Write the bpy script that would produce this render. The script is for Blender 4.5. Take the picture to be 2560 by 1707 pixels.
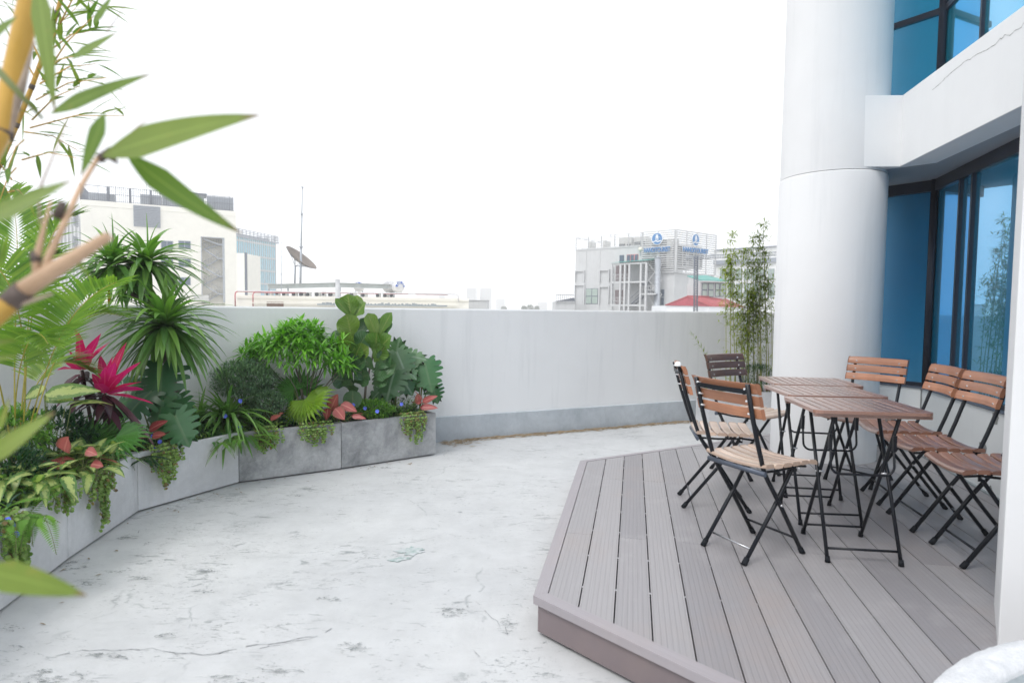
import bpy, math, random
from mathutils import Vector, Matrix
R = math.radians
rnd = random.Random(7)
D = bpy.data
SC = bpy.context.scene
COL = SC.collection
for o in list(D.objects): D.objects.remove(o, do_unlink=True)

# ------------------------------------------------------------------ camera, sky, sun, exposure
EYE = 1.42; DK = 0.18
PW, PH = 2560, 1707
FL = 21.5 / 36 * PW
PITCH = math.atan(82.5 / FL); ROLL = 0.012
fwd = Vector((0, math.cos(PITCH), -math.sin(PITCH)))
_r = Vector((1, 0, 0)); _u = _r.cross(fwd)
rgt = _r * math.cos(ROLL) + _u * math.sin(ROLL)
upv = _u * math.cos(ROLL) - _r * math.sin(ROLL)
CAM = Vector((0, 0, EYE))
cd = D.cameras.new('camera'); cam = D.objects.new('camera', cd); COL.objects.link(cam)
m = Matrix((rgt, upv, -fwd)).transposed().to_4x4(); m.translation = CAM
cam.matrix_world = m
cd.lens = 21.5; cd.sensor_width = 36; cd.clip_start = 0.02; cd.clip_end = 6000
cd.dof.use_dof = True; cd.dof.focus_distance = 6.5; cd.dof.aperture_fstop = 3.4
SC.camera = cam
SC.render.resolution_x = 1024; SC.render.resolution_y = 682

W = D.worlds.new('World'); SC.world = W; W.use_nodes = True
nt = W.node_tree; bg = nt.nodes['Background']
SUN_EL, SUN_AZ = R(52), R(222)      # azimuth measured clockwise from +Y
sky = nt.nodes.new('ShaderNodeTexSky'); sky.sky_type = 'NISHITA'; sky.sun_disc = False
sky.sun_elevation = SUN_EL; sky.sun_rotation = SUN_AZ; sky.dust_density = 4.0; sky.air_density = 1.0
hs = nt.nodes.new('ShaderNodeHueSaturation'); hs.inputs['Saturation'].default_value = 0.25
mx = nt.nodes.new('ShaderNodeMixRGB'); mx.inputs['Fac'].default_value = 0.86      # cloud layer over the sky
mx.inputs['Color2'].default_value = (10.0, 10.25, 10.7, 1)
nt.links.new(sky.outputs[0], hs.inputs['Color']); nt.links.new(hs.outputs[0], mx.inputs['Color1'])
nt.links.new(mx.outputs[0], bg.inputs['Color']); bg.inputs['Strength'].default_value = 0.1
sd = D.lights.new('sun', 'SUN'); sd.energy = 1.1; sd.angle = R(22); sd.color = (1, .97, .93)
so = D.objects.new('sun', sd); COL.objects.link(so)
sv = Vector((math.sin(SUN_AZ) * math.cos(SUN_EL), math.cos(SUN_AZ) * math.cos(SUN_EL), math.sin(SUN_EL)))
so.rotation_euler = sv.to_track_quat('Z', 'Y').to_euler(); so.location = (0, -3, 9)
vs = SC.view_settings; vs.view_transform = 'Standard'; vs.look = 'None'; vs.exposure = 0.5; vs.gamma = 1
SC.render.engine = 'CYCLES'
SC.cycles.max_bounces = 6; SC.cycles.transparent_max_bounces = 8

# ------------------------------------------------------------------ geometry helpers
V = Vector
def ray(x, y): return fwd + rgt * ((x - PW / 2) / FL) - upv * ((y - PH / 2) / FL)
def onz(x, y, z):
    d = ray(x, y); return CAM + d * ((z - EYE) / d.z)
def aty(x, y, Y):
    d = ray(x, y); return CAM + d * (Y / d.y)
def lerp(a, b, t): return a + (b - a) * t

class MB:
    def __init__(s): s.v = []; s.f = []; s.uv = []; s.r = []; s.m = []; s.sm = []
    def face(s, idx, uv=None, r=0.5, mi=0, smooth=False):
        s.f.append(idx); s.uv.append(uv or [(0, 0)] * len(idx)); s.r.append(r); s.m.append(mi); s.sm.append(smooth)
    def add(s, vs, fs, mi=0, smooth=False, r=.5, uvs=None):
        b = len(s.v); s.v += [tuple(q) for q in vs]
        for k, f in enumerate(fs): s.face([b + i for i in f], uvs[k] if uvs else None, r, mi, smooth)
    def box(s, x0, x1, y0, y1, z0, z1, mi=0, M=None, r=.5):
        vs = [V((x, y, z)) for z in (z0, z1) for y in (y0, y1) for x in (x0, x1)]
        if M: vs = [M @ q for q in vs]
        s.add(vs, [(0, 2, 3, 1), (4, 5, 7, 6), (0, 1, 5, 4), (2, 6, 7, 3), (0, 4, 6, 2), (1, 3, 7, 5)], mi, r=r)
    def tube(s, pts, rad, n=8, mi=0, closed=False, cap=True, r=.5, flat=1.0):
        pts = [V(p) for p in pts]; N = len(pts)
        rads = rad if isinstance(rad, (list, tuple)) else [rad] * N
        b = len(s.v); prev = None
        for i, p in enumerate(pts):
            if closed: t = pts[(i + 1) % N] - pts[i - 1]
            else: t = pts[min(i + 1, N - 1)] - pts[max(i - 1, 0)]
            t.normalize()
            if prev is None:
                a = V((0, 0, 1)) if abs(t.z) < .9 else V((1, 0, 0)); nx = (a - t * a.dot(t)).normalized()
            else: nx = (prev - t * prev.dot(t)).normalized()
            prev = nx; ny = t.cross(nx)
            for k in range(n):
                a = 2 * math.pi * k / n
                s.v.append(tuple(p + (nx * math.cos(a) + ny * math.sin(a) * flat) * rads[i]))
        for i in range(N if closed else N - 1):
            for k in range(n):
                a0 = b + i * n + k; a1 = b + i * n + (k + 1) % n
                c0 = b + ((i + 1) % N) * n + k; c1 = b + ((i + 1) % N) * n + (k + 1) % n
                s.face([a0, a1, c1, c0], [(k / n, i / N), ((k + 1) / n, i / N), ((k + 1) / n, (i + 1) / N), (k / n, (i + 1) / N)], r, mi, True)
        if cap and not closed:
            s.face([b + k for k in range(n)][::-1], None, r, mi); s.face([b + (N - 1) * n + k for k in range(n)], None, r, mi)
    def rod(s, p, q, rad, n=6, mi=0, r=.5): s.tube([p, q], rad, n, mi, r=r)
    def prism(s, poly, z0, z1, mi=0, r=.5, uvf=None):
        n = len(poly); b = len(s.v)
        s.v += [(p[0], p[1], z0) for p in poly] + [(p[0], p[1], z1) for p in poly]
        uf = uvf or (lambda p: (p[0], p[1]))
        s.face([b + i for i in range(n)][::-1], [uf(p) for p in poly][::-1], r, mi)
        s.face([b + n + i for i in range(n)], [uf(p) for p in poly], r, mi)
        for i in range(n):
            j = (i + 1) % n
            s.face([b + i, b + j, b + n + j, b + n + i], [uf(poly[i]), uf(poly[j]), uf(poly[j]), uf(poly[i])], r, mi)
    def lathe(s, prof, c=(0, 0, 0), n=32, mi=0, a0=0, a1=2 * math.pi, smooth=True):
        b = len(s.v); full = abs(a1 - a0 - 2 * math.pi) < 1e-6; m = n if full else n + 1
        for rr, z in prof:
            for k in range(m):
                a = a0 + (a1 - a0) * k / n; s.v.append((c[0] + rr * math.cos(a), c[1] + rr * math.sin(a), c[2] + z))
        for i in range(len(prof) - 1):
            for k in range(n):
                k2 = (k + 1) % m
                s.face([b + i * m + k, b + i * m + k2, b + (i + 1) * m + k2, b + (i + 1) * m + k], None, .5, mi, smooth)
    def build(s, name, mats, parent=None, bevel=0, loc=None, seg=2):
        me = D.meshes.new(name); me.from_pydata(s.v, [], s.f)
        if not isinstance(mats, (list, tuple)): mats = [mats]
        for q in mats: me.materials.append(q)
        me.polygons.foreach_set('material_index', s.m); me.polygons.foreach_set('use_smooth', s.sm)
        ul = me.uv_layers.new(name='UVMap'); ul.data.foreach_set('uv', [c for f in s.uv for p in f for c in p])
        at = me.attributes.new('rnd', 'FLOAT', 'FACE'); at.data.foreach_set('value', s.r)
        me.update()
        ob = D.objects.new(name, me); COL.objects.link(ob)
        if parent is not None: ob.parent = parent
        if loc is not None: ob.location = loc
        if bevel:
            bm = ob.modifiers.new('b', 'BEVEL'); bm.width = bevel; bm.segments = seg; bm.limit_method = 'ANGLE'; bm.angle_limit = R(50)
        return ob

def tag(o, label=None, cat=None, group=None, kind=None):
    if label: o['label'] = label
    if cat: o['category'] = cat
    if group: o['group'] = group
    if kind: o['kind'] = kind
    return o
def thing(name, label, cat, loc=(0, 0, 0), rz=0, group=None):
    o = D.objects.new(name, None); COL.objects.link(o); o.location = loc; o.rotation_euler = (0, 0, rz)
    o.empty_display_size = .1
    return tag(o, label, cat, group)
def at0(mb, root):           # shift a mesh built in world coords so that it sits under a root that has a location
    L = root.location
    mb.v = [(a - L.x, b - L.y, c - L.z) for a, b, c in mb.v]; return mb
def copy_tree(o, parent=None):
    c = o.copy(); COL.objects.link(c)
    if parent is not None: c.parent = parent; c.matrix_parent_inverse = o.matrix_parent_inverse.copy()
    for ch in [x for x in D.objects if x.parent == o]: copy_tree(ch, c)
    return c
def text_mesh(name, s, size, mat, extrude=0.0, align='CENTER', bold=0.0):
    c = D.curves.new(name, 'FONT'); c.body = s; c.size = size; c.align_x = align; c.align_y = 'CENTER'; c.extrude = extrude; c.offset = bold
    t = D.objects.new('tmp', c); COL.objects.link(t)
    bpy.context.view_layer.update()
    me = D.meshes.new_from_object(t.evaluated_get(bpy.context.evaluated_depsgraph_get()))
    D.objects.remove(t, do_unlink=True); me.materials.clear(); me.materials.append(mat)
    ob = D.objects.new(name, me); COL.objects.link(ob); return ob

# ------------------------------------------------------------------ materials
def newmat(name):
    m_ = D.materials.new(name); m_.use_nodes = True; return m_, m_.node_tree, m_.node_tree.nodes['Principled BSDF']
def N(nt, typ, **kw):
    n = nt.nodes.new(typ)
    for k, v in kw.items():
        if k in n.inputs: n.inputs[k].default_value = v
        else: setattr(n, k, v)
    return n
def ramp(nt, src, stops, interp='LINEAR'):
    n = nt.nodes.new('ShaderNodeValToRGB'); n.color_ramp.interpolation = interp
    e = n.color_ramp.elements
    while len(e) < len(stops): e.new(.5)
    for el, (p, c) in zip(e, stops):
        el.position = p; el.color = c if len(c) == 4 else (*c, 1)
    nt.links.new(src, n.inputs['Fac']); return n
def mixc(nt, fac, a, b, mode='MIX'):
    n = nt.nodes.new('ShaderNodeMixRGB'); n.blend_type = mode
    for i, x in enumerate((fac, a, b)):
        if isinstance(x, (int, float)): n.inputs[i].default_value = x
        elif isinstance(x, tuple): n.inputs[i].default_value = (*x, 1) if len(x) == 3 else x
        else: nt.links.new(x, n.inputs[i])
    return n
def mathn(nt, op, a, b=None, c=None):
    n = nt.nodes.new('ShaderNodeMath'); n.operation = op
    for i, x in enumerate((a, b, c)):
        if x is None: continue
        if isinstance(x, (int, float)): n.inputs[i].default_value = x
        else: nt.links.new(x, n.inputs[i])
    return n.outputs[0]
def mapping(nt, scale=(1, 1, 1), rot=(0, 0, 0), coord='Object', loc=(0, 0, 0)):
    tc = nt.nodes.new('ShaderNodeTexCoord'); mp = nt.nodes.new('ShaderNodeMapping')
    mp.inputs['Scale'].default_value = scale; mp.inputs['Rotation'].default_value = rot; mp.inputs['Location'].default_value = loc
    nt.links.new(tc.outputs[coord], mp.inputs[0]); return mp.outputs[0]
def noise(nt, vec, scale, detail=4, rough=.55, dist=0):
    n = N(nt, 'ShaderNodeTexNoise', Scale=scale, Detail=detail, Roughness=rough, Distortion=dist)
    if vec is not None: nt.links.new(vec, n.inputs['Vector'])
    return n.outputs['Fac']
def bump(nt, p, h, strength=.3, dist=.01):
    b = N(nt, 'ShaderNodeBump', Strength=strength, Distance=dist); nt.links.new(h, b.inputs['Height']); nt.links.new(b.outputs[0], p.inputs['Normal'])

def plain(name, c, rough=.5, metal=0, var=.12, scale=3, spec=None, bmp=0, bscale=60):
    m_, nt, p = newmat(name)
    v = mapping(nt); f = noise(nt, v, scale, 5, .6)
    lo = tuple(x * (1 - var) for x in c); hi = tuple(min(1, x * (1 + var)) for x in c)
    rp = ramp(nt, f, [(.3, lo), (.7, hi)]); nt.links.new(rp.outputs[0], p.inputs['Base Color'])
    p.inputs['Roughness'].default_value = rough; p.inputs['Metallic'].default_value = metal
    if spec is not None: p.inputs['Specular IOR Level'].default_value = spec
    if bmp: bump(nt, p, noise(nt, v, bscale, 3), bmp, .004)
    return m_

def stucco(name, c, stain=(.5, .52, .54), amount=.5, z0=None, streak=True, bmp=.15):
    m_, nt, p = newmat(name)
    v = mapping(nt); f = noise(nt, v, 1.1, 6, .6)
    rp = ramp(nt, f, [(.35, tuple(x * .95 for x in c)), (.65, c)])
    out = rp.outputs[0]
    if streak:
        v2 = mapping(nt, (7, 7, .5)); f2 = noise(nt, v2, 1.0, 6, .65)
        r2 = ramp(nt, f2, [(.52, (0, 0, 0)), (.8, (1, 1, 1))]); mm = mathn(nt, 'MULTIPLY', r2.outputs[0], amount * .5)
        out = mixc(nt, mm, out, stain).outputs[0]
    f3 = noise(nt, v, 9, 6, .7); r3 = ramp(nt, f3, [(.68, (0, 0, 0)), (.78, (1, 1, 1))])
    mm = mathn(nt, 'MULTIPLY', r3.outputs[0], amount * .35); out = mixc(nt, mm, out, stain).outputs[0]
    nt.links.new(out, p.inputs['Base Color']); p.inputs['Roughness'].default_value = .75
    p.inputs['Specular IOR Level'].default_value = .25
    bump(nt, p, noise(nt, v, 35, 5), bmp, .006)
    return m_

def leafmat(name, c1, c2, rough=.38, trans=.28, vein=None, vein_w=.05, tip=None, pattern=None, young=None, edge=None, spec=.5, tt=(1.0, 1.35, .45)):
    """c1..c2 per-leaf variation, midrib colour, dry tips, variegation; all of it belongs to the leaf itself"""
    m_, nt, p = newmat(name)
    at = nt.nodes.new('ShaderNodeAttribute'); at.attribute_name = 'rnd'
    uv = nt.nodes.new('ShaderNodeTexCoord'); sp = nt.nodes.new('ShaderNodeSeparateXYZ'); nt.links.new(uv.outputs['UV'], sp.inputs[0])
    base = mixc(nt, at.outputs['Fac'], c1, c2).outputs[0]
    v = mapping(nt); nz = noise(nt, v, 14, 4)
    base = mixc(nt, mathn(nt, 'MULTIPLY', nz, .45), base, tuple(x * .45 for x in c1)).outputs[0]
    du = mathn(nt, 'ABSOLUTE', mathn(nt, 'SUBTRACT', sp.outputs['X'], .5))
    if pattern == 'cream':
        pz = noise(nt, mapping(nt, (1, 1, 1), coord='UV', loc=(0, 0, 0)), 7, 6, .75, 1.2)
        a = mathn(nt, 'SUBTRACT', .62, mathn(nt, 'MULTIPLY', du, .75)); k = mathn(nt, 'GREATER_THAN', mathn(nt, 'ADD', pz, mathn(nt, 'MULTIPLY', nz, .25)), mathn(nt, 'SUBTRACT', 1.05, a))
        base = mixc(nt, mathn(nt, 'MULTIPLY', k, .85), base, (.48, .54, .20)).outputs[0]
    if pattern == 'red':
        e = ramp(nt, du, [(.30, (0, 0, 0)), (.5, (1, 1, 1))])
        base = mixc(nt, mathn(nt, 'MULTIPLY', e.outputs[0], .6), base, (.06, .09, .03)).outputs[0]
        w = N(nt, 'ShaderNodeTexWave', Scale=5.0, Distortion=1.5); w.bands_direction = 'Y'
        nt.links.new(uv.outputs['UV'], w.inputs['Vector']); r_ = ramp(nt, w.outputs['Fac'], [(.85, (0, 0, 0)), (.98, (1, 1, 1))])
        base = mixc(nt, mathn(nt, 'MULTIPLY', r_.outputs[0], .4), base, (.7, .3, .25)).outputs[0]
    if pattern == 'veins':
        a = mathn(nt, 'SUBTRACT', mathn(nt, 'MULTIPLY', sp.outputs['Y'], 9.0), mathn(nt, 'MULTIPLY', du, 6.0))
        fr = mathn(nt, 'ABSOLUTE', mathn(nt, 'SUBTRACT', mathn(nt, 'FRACT', a), .5))
        r_ = ramp(nt, fr, [(.0, (1, 1, 1)), (.09, (0, 0, 0))])
        base = mixc(nt, mathn(nt, 'MULTIPLY', r_.outputs[0], .5), base, vein or c2).outputs[0]
        bump(nt, p, fr, .5, .01)
    if edge:
        r_ = ramp(nt, du, [(.33, (0, 0, 0)), (.42, (1, 1, 1))]); base = mixc(nt, mathn(nt, 'MULTIPLY', r_.outputs[0], .8), base, edge).outputs[0]
    if vein:
        r_ = ramp(nt, du, [(vein_w * .6, (1, 1, 1)), (vein_w * 1.4, (0, 0, 0))])
        base = mixc(nt, mathn(nt, 'MULTIPLY', r_.outputs[0], .65), base, vein).outputs[0]
    if tip:
        r_ = ramp(nt, sp.outputs['Y'], [(.86, (0, 0, 0)), (.97, (1, 1, 1))])
        base = mixc(nt, r_.outputs[0], base, tip).outputs[0]
    if tip:
        w = mathn(nt, 'FRACT', mathn(nt, 'MULTIPLY', sp.outputs['X'], 14)); r_ = ramp(nt, w, [(.0, (.86, .86, .86)), (.5, (1.08, 1.08, 1.08)), (1, (.86, .86, .86))]); base = mixc(nt, .6, base, r_.outputs[0], 'MULTIPLY').outputs[0]
        r_ = ramp(nt, noise(nt, v, 38, 4, .6), [(.60, (0, 0, 0)), (.72, (1, 1, 1))]); base = mixc(nt, mathn(nt, 'MULTIPLY', r_.outputs[0], .45), base, (.34, .27, .08)).outputs[0]
    if pattern == 'stripes':
        w = mathn(nt, 'FRACT', mathn(nt, 'MULTIPLY', sp.outputs['X'], 9)); r_ = ramp(nt, w, [(.0, (.75, .75, .75)), (.5, (1.1, 1.1, 1.1)), (1, (.75, .75, .75))])
        base = mixc(nt, .6, base, r_.outputs[0], 'MULTIPLY').outputs[0]
    nt.links.new(base, p.inputs['Base Color']); p.inputs['Roughness'].default_value = rough
    p.inputs['Specular IOR Level'].default_value = spec
    tr = nt.nodes.new('ShaderNodeBsdfTranslucent'); tcol = mixc(nt, 1, base, tt, 'MULTIPLY'); nt.links.new(tcol.outputs[0], tr.inputs['Color'])
    ms = nt.nodes.new('ShaderNodeMixShader'); ms.inputs[0].default_value = trans
    nt.links.new(p.outputs[0], ms.inputs[1]); nt.links.new(tr.outputs[0], ms.inputs[2])
    nt.links.new(ms.outputs[0], nt.nodes['Material Output'].inputs['Surface'])
    return m_

def floor_mat():
    m_, nt, p = newmat('painted_floor')
    v = mapping(nt)
    f = noise(nt, v, .7, 6, .6); base = ramp(nt, f, [(.3, (.53, .54, .552)), (.7, (.61, .618, .622))]).outputs[0]
    f = noise(nt, v, 4.5, 8, .72); r_ = ramp(nt, f, [(.35, (.80, .80, .80)), (.62, (1, 1, 1))]); base = mixc(nt, .55, base, r_.outputs[0], 'MULTIPLY').outputs[0]
    # smeared patches of thin paint
    f = noise(nt, mapping(nt, (2.2, 5.5, 1), (0, 0, R(-14))), 1.4, 9, .7, .6)
    r_ = ramp(nt, f, [(.56, (0, 0, 0)), (.70, (1, 1, 1))]); base = mixc(nt, mathn(nt, 'MULTIPLY', r_.outputs[0], .30), base, (.36, .375, .38)).outputs[0]
    # flaked chips: long ragged slivers, gathered in areas
    area = noise(nt, mapping(nt, (1, 1, 1)), .8, 3, .6)
    ar = ramp(nt, area, [(.35, (0, 0, 0)), (.65, (1, 1, 1))]).outputs[0]
    h = []
    for sc, rot, th, mu in (((5, 15, 1), 8, .605, 1.0), ((15, 36, 1), 14, .615, .9), ((2.4, 7.5, 1), 6, .63, .9), ((34, 60, 1), -10, .605, .8)):
        c = noise(nt, mapping(nt, sc, (0, 0, R(rot))), 1.0, 7, .72, .9)
        t = mathn(nt, 'SUBTRACT', c, mathn(nt, 'MULTIPLY', mathn(nt, 'SUBTRACT', ar, .5), .075))
        t = mathn(nt, 'ADD', c, mathn(nt, 'MULTIPLY', mathn(nt, 'SUBTRACT', ar, .5), .075))
        r_ = ramp(nt, t, [(th, (0, 0, 0)), (th + .02, (1, 1, 1))]); h.append(mathn(nt, 'MULTIPLY', r_.outputs[0], mu))
    chips = mathn(nt, 'MAXIMUM', mathn(nt, 'MAXIMUM', h[0], h[1]), mathn(nt, 'MAXIMUM', h[2], h[3]))
    chips = mathn(nt, 'MULTIPLY', chips, ramp(nt, noise(nt, v, 3.3, 5, .7), [(.42, (.12, .12, .12)), (.6, (1, 1, 1))]).outputs[0])
    # hairline cracks
    wv = nt.nodes.new('ShaderNodeVectorMath'); wv.operation = 'ADD'
    nz = N(nt, 'ShaderNodeTexNoise', Scale=1.6, Detail=6); sc_ = nt.nodes.new('ShaderNodeVectorMath'); sc_.operation = 'SCALE'; sc_.inputs['Scale'].default_value = .55
    nt.links.new(v, nz.inputs['Vector']); nt.links.new(nz.outputs['Color'], sc_.inputs[0]); nt.links.new(v, wv.inputs[0]); nt.links.new(sc_.outputs[0], wv.inputs[1])
    vo = N(nt, 'ShaderNodeTexVoronoi', Scale=.75); vo.feature = 'DISTANCE_TO_EDGE'; nt.links.new(wv.outputs[0], vo.inputs['Vector'])
    cr = ramp(nt, vo.outputs['Distance'], [(.0, (1, 1, 1)), (.006, (0, 0, 0))]).outputs[0]
    brk = ramp(nt, noise(nt, v, 2.3, 4), [(.47, (0, 0, 0)), (.56, (1, 1, 1))]).outputs[0]
    brk2 = ramp(nt, noise(nt, v, 17, 4), [(.42, (0, 0, 0)), (.5, (1, 1, 1))]).outputs[0]
    cr = mathn(nt, 'MULTIPLY', mathn(nt, 'MULTIPLY', cr, brk), brk2)
    dark = mathn(nt, 'MAXIMUM', mathn(nt, 'MULTIPLY', cr, .5), mathn(nt, 'MULTIPLY', chips, .8))
    dcol = mixc(nt, noise(nt, v, 6, 3), (.10, .12, .13), (.36, .38, .38)).outputs[0]
    base = mixc(nt, dark, base, dcol).outputs[0]
    # fine grime specks
    f = noise(nt, v, 60, 3, .6); r_ = ramp(nt, f, [(.74, (0, 0, 0)), (.80, (1, 1, 1))]); base = mixc(nt, mathn(nt, 'MULTIPLY', r_.outputs[0], .35), base, (.2, .22, .23)).outputs[0]
    nt.links.new(base, p.inputs['Base Color']); p.inputs['Roughness'].default_value = .62; p.inputs['Specular IOR Level'].default_value = .3
    hh = mathn(nt, 'SUBTRACT', mathn(nt, 'MULTIPLY', noise(nt, v, 5, 8, .7), .8), mathn(nt, 'MULTIPLY', dark, .5))
    bump(nt, p, hh, .35, .012)
    return m_

def concrete(name, c, dark, scale=3, bmp=.3, mott=.6):
    m_, nt, p = newmat(name)
    v = mapping(nt)
    f = noise(nt, v, scale, 8, .68, .4); base = ramp(nt, f, [(.32, dark), (.62, c)]).outputs[0]
    f = noise(nt, v, scale * 9, 6, .8); r_ = ramp(nt, f, [(.3, (.72, .72, .72)), (.7, (1.08, 1.08, 1.08))]); base = mixc(nt, mott, base, r_.outputs[0], 'MULTIPLY').outputs[0]
    f = noise(nt, mapping(nt, (6, 6, 1.2)), 1.3, 6, .7); r_ = ramp(nt, f, [(.55, (0, 0, 0)), (.78, (1, 1, 1))]); base = mixc(nt, mathn(nt, 'MULTIPLY', r_.outputs[0], .45), base, tuple(x * .7 for x in dark)).outputs[0]
    nt.links.new(base, p.inputs['Base Color']); p.inputs['Roughness'].default_value = .8; p.inputs['Specular IOR Level'].default_value = .25
    bump(nt, p, noise(nt, v, 45, 6, .7), bmp, .006); return m_

def wood(name, c1, c2, rough=.35, coat=.25):
    m_, nt, p = newmat(name)
    at = nt.nodes.new('ShaderNodeAttribute'); at.attribute_name = 'rnd'
    uv = mapping(nt, (28, 2.2, 1), coord='UV')
    f = noise(nt, uv, 1.6, 8, .65, .7); base = ramp(nt, f, [(.25, c1), (.75, c2)]).outputs[0]
    k = ramp(nt, at.outputs['Fac'], [(0, (.62, .58, .56)), (1, (1.18, 1.15, 1.12))]); base = mixc(nt, .8, base, k.outputs[0], 'MULTIPLY').outputs[0]
    f2 = noise(nt, mapping(nt), 7, 5, .6); k2 = ramp(nt, f2, [(.3, (.72, .68, .66)), (.65, (1.08, 1.08, 1.08))]); base = mixc(nt, .7, base, k2.outputs[0], 'MULTIPLY').outputs[0]
    nt.links.new(base, p.inputs['Base Color']); p.inputs['Roughness'].default_value = rough
    p.inputs['Coat Weight'].default_value = coat; p.inputs['Coat Roughness'].default_value = .3; p.inputs['Coat IOR'].default_value = 1.7
    bump(nt, p, f, .12, .003); return m_

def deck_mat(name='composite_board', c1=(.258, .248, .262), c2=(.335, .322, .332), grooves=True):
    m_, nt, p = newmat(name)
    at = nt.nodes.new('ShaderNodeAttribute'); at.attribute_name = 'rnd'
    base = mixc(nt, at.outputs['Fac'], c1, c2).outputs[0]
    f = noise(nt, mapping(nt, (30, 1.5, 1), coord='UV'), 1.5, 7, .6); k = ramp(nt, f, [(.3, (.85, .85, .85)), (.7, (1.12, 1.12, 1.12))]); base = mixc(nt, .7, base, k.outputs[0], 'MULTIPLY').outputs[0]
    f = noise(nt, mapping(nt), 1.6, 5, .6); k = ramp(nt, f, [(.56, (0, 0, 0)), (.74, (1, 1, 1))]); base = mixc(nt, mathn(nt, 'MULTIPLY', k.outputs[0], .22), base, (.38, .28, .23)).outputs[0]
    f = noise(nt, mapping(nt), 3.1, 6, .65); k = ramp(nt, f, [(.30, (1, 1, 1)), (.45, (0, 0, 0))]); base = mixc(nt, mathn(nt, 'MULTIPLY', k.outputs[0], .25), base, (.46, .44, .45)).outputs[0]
    if grooves:
        uv = nt.nodes.new('ShaderNodeTexCoord'); sp = nt.nodes.new('ShaderNodeSeparateXYZ'); nt.links.new(uv.outputs['UV'], sp.inputs[0])
        fr = mathn(nt, 'FRACT', mathn(nt, 'MULTIPLY', sp.outputs['X'], 7.0)); g = mathn(nt, 'ABSOLUTE', mathn(nt, 'SUBTRACT', fr, .5))
        r_ = ramp(nt, g, [(.02, (0, 0, 0)), (.13, (1, 1, 1))])
        base = mixc(nt, mathn(nt, 'MULTIPLY', mathn(nt, 'SUBTRACT', 1.0, r_.outputs[0]), .2), base, (.11, .10, .10)).outputs[0]
        bump(nt, p, r_.outputs[0], .35, .002)
    nt.links.new(base, p.inputs['Base Color']); p.inputs['Roughness'].default_value = .42; p.inputs['Specular IOR Level'].default_value = .5
    return m_

def glass_mat(name, tint, inner, rough=.012):
    m_, nt, p = newmat(name)
    gl = nt.nodes.new('ShaderNodeBsdfGlossy'); gl.inputs['Color'].default_value = (*tint, 1); gl.inputs['Roughness'].default_value = rough
    b = N(nt, 'ShaderNodeBump', Strength=.05, Distance=.02); nt.links.new(noise(nt, mapping(nt), .9, 2), b.inputs['Height']); nt.links.new(b.outputs[0], gl.inputs['Normal'])
    f = noise(nt, mapping(nt), .8, 3); cc = ramp(nt, f, [(.3, inner), (.7, tuple(x * 1.5 for x in inner))]); nt.links.new(cc.outputs[0], p.inputs['Base Color'])
    p.inputs['Roughness'].default_value = .2
    ad = nt.nodes.new('ShaderNodeAddShader'); nt.links.new(p.outputs[0], ad.inputs[0]); nt.links.new(gl.outputs[0], ad.inputs[1])
    nt.links.new(ad.outputs[0], nt.nodes['Material Output'].inputs['Surface']); return m_

M = {}
M['floor'] = floor_mat()
M['wall'] = stucco('wall_paint', (.80, .81, .825), amount=.8)
M['plinth'] = concrete('plinth_coating', (.55, .59, .63), (.42, .46, .50), 2.0, .2, .4)
M['column'] = stucco('column_paint', (.76, .765, .775), amount=.6, bmp=.08)
M['beam'] = stucco('beam_paint', (.80, .81, .82), amount=.2, bmp=.1)
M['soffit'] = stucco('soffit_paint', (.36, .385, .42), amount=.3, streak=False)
M['dado'] = stucco('dado_paint', (.78, .80, .80), amount=.3)
M['patch'] = concrete('bare_cement_patch', (.38, .39, .38), (.22, .23, .23), 14)
M['conc_light'] = concrete('light_concrete', (.66, .67, .69), (.52, .53, .55), 2.2, .2, .35)
M['conc_mid'] = concrete('weathered_concrete', (.47, .48, .49), (.20, .21, .22), 3.2, .6, .8)
M['soil'] = plain('potting_soil', (.018, .014, .011), .95, bmp=.8, bscale=90)
M['deck'] = deck_mat(); M['deck_trim'] = deck_mat('deck_trim', (.31, .285, .305), (.35, .325, .345), False)
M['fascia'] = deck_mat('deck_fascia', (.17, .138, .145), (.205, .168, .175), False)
M['clip'] = plain('clip_steel', (.5, .5, .52), .3, .8)
M['teak'] = wood('oiled_teak', (.32, .13, .065), (.50, .235, .13), .4, .3)
M['dark_wood'] = wood('dark_stained_wood', (.08, .040, .032), (.15, .078, .058))
M['pale_seat'] = wood('sheen_pale_seat_wood', (.54, .39, .30), (.75, .60, .49), .42, .9)  # seat wood made paler: sky sheen on the left chairs put into its colour
M['table_wood'] = wood('table_wood', (.22, .115, .085), (.38, .205, .15), .3, .9)
M['seat_wood'] = wood('seat_wood', (.26, .115, .07), (.42, .21, .135), .40, 1.0)
M['iron'] = plain('black_powder_coat', (.008, .010, .015), .32, 0, .2, 9, spec=.35)
M['iron_blue'] = plain('grey_blue_bar', (.10, .12, .16), .4, .3)
M['zinc'] = plain('zinc_rod', (.45, .46, .48), .3, .9)
M['bolt'] = plain('bolt_head', (.75, .76, .78), .25, .6)
M['rubber'] = plain('rubber', (.010, .012, .016), .7, spec=.2)
M['frame'] = plain('window_frame', (.030, .033, .048), .4, .3)
M['glass'] = glass_mat('tinted_glass', (.145, .33, .51), (.001, .075, .13))
M['glass_up'] = glass_mat('tinted_glass_upper', (.15, .34, .52), (.003, .10, .13))
M['sill'] = plain('sill_metal', (.13, .15, .19), .45, .3)
M['rim'] = concrete('white_terrazzo', (.74, .75, .77), (.58, .60, .63), 14, .55, .7)
M['cement'] = concrete('cement_render', (.36, .40, .42), (.30, .34, .36), 3, .3)
M['litter'] = plain('dry_leaves', (.30, .23, .15), .9, var=.5, scale=30)
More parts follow.
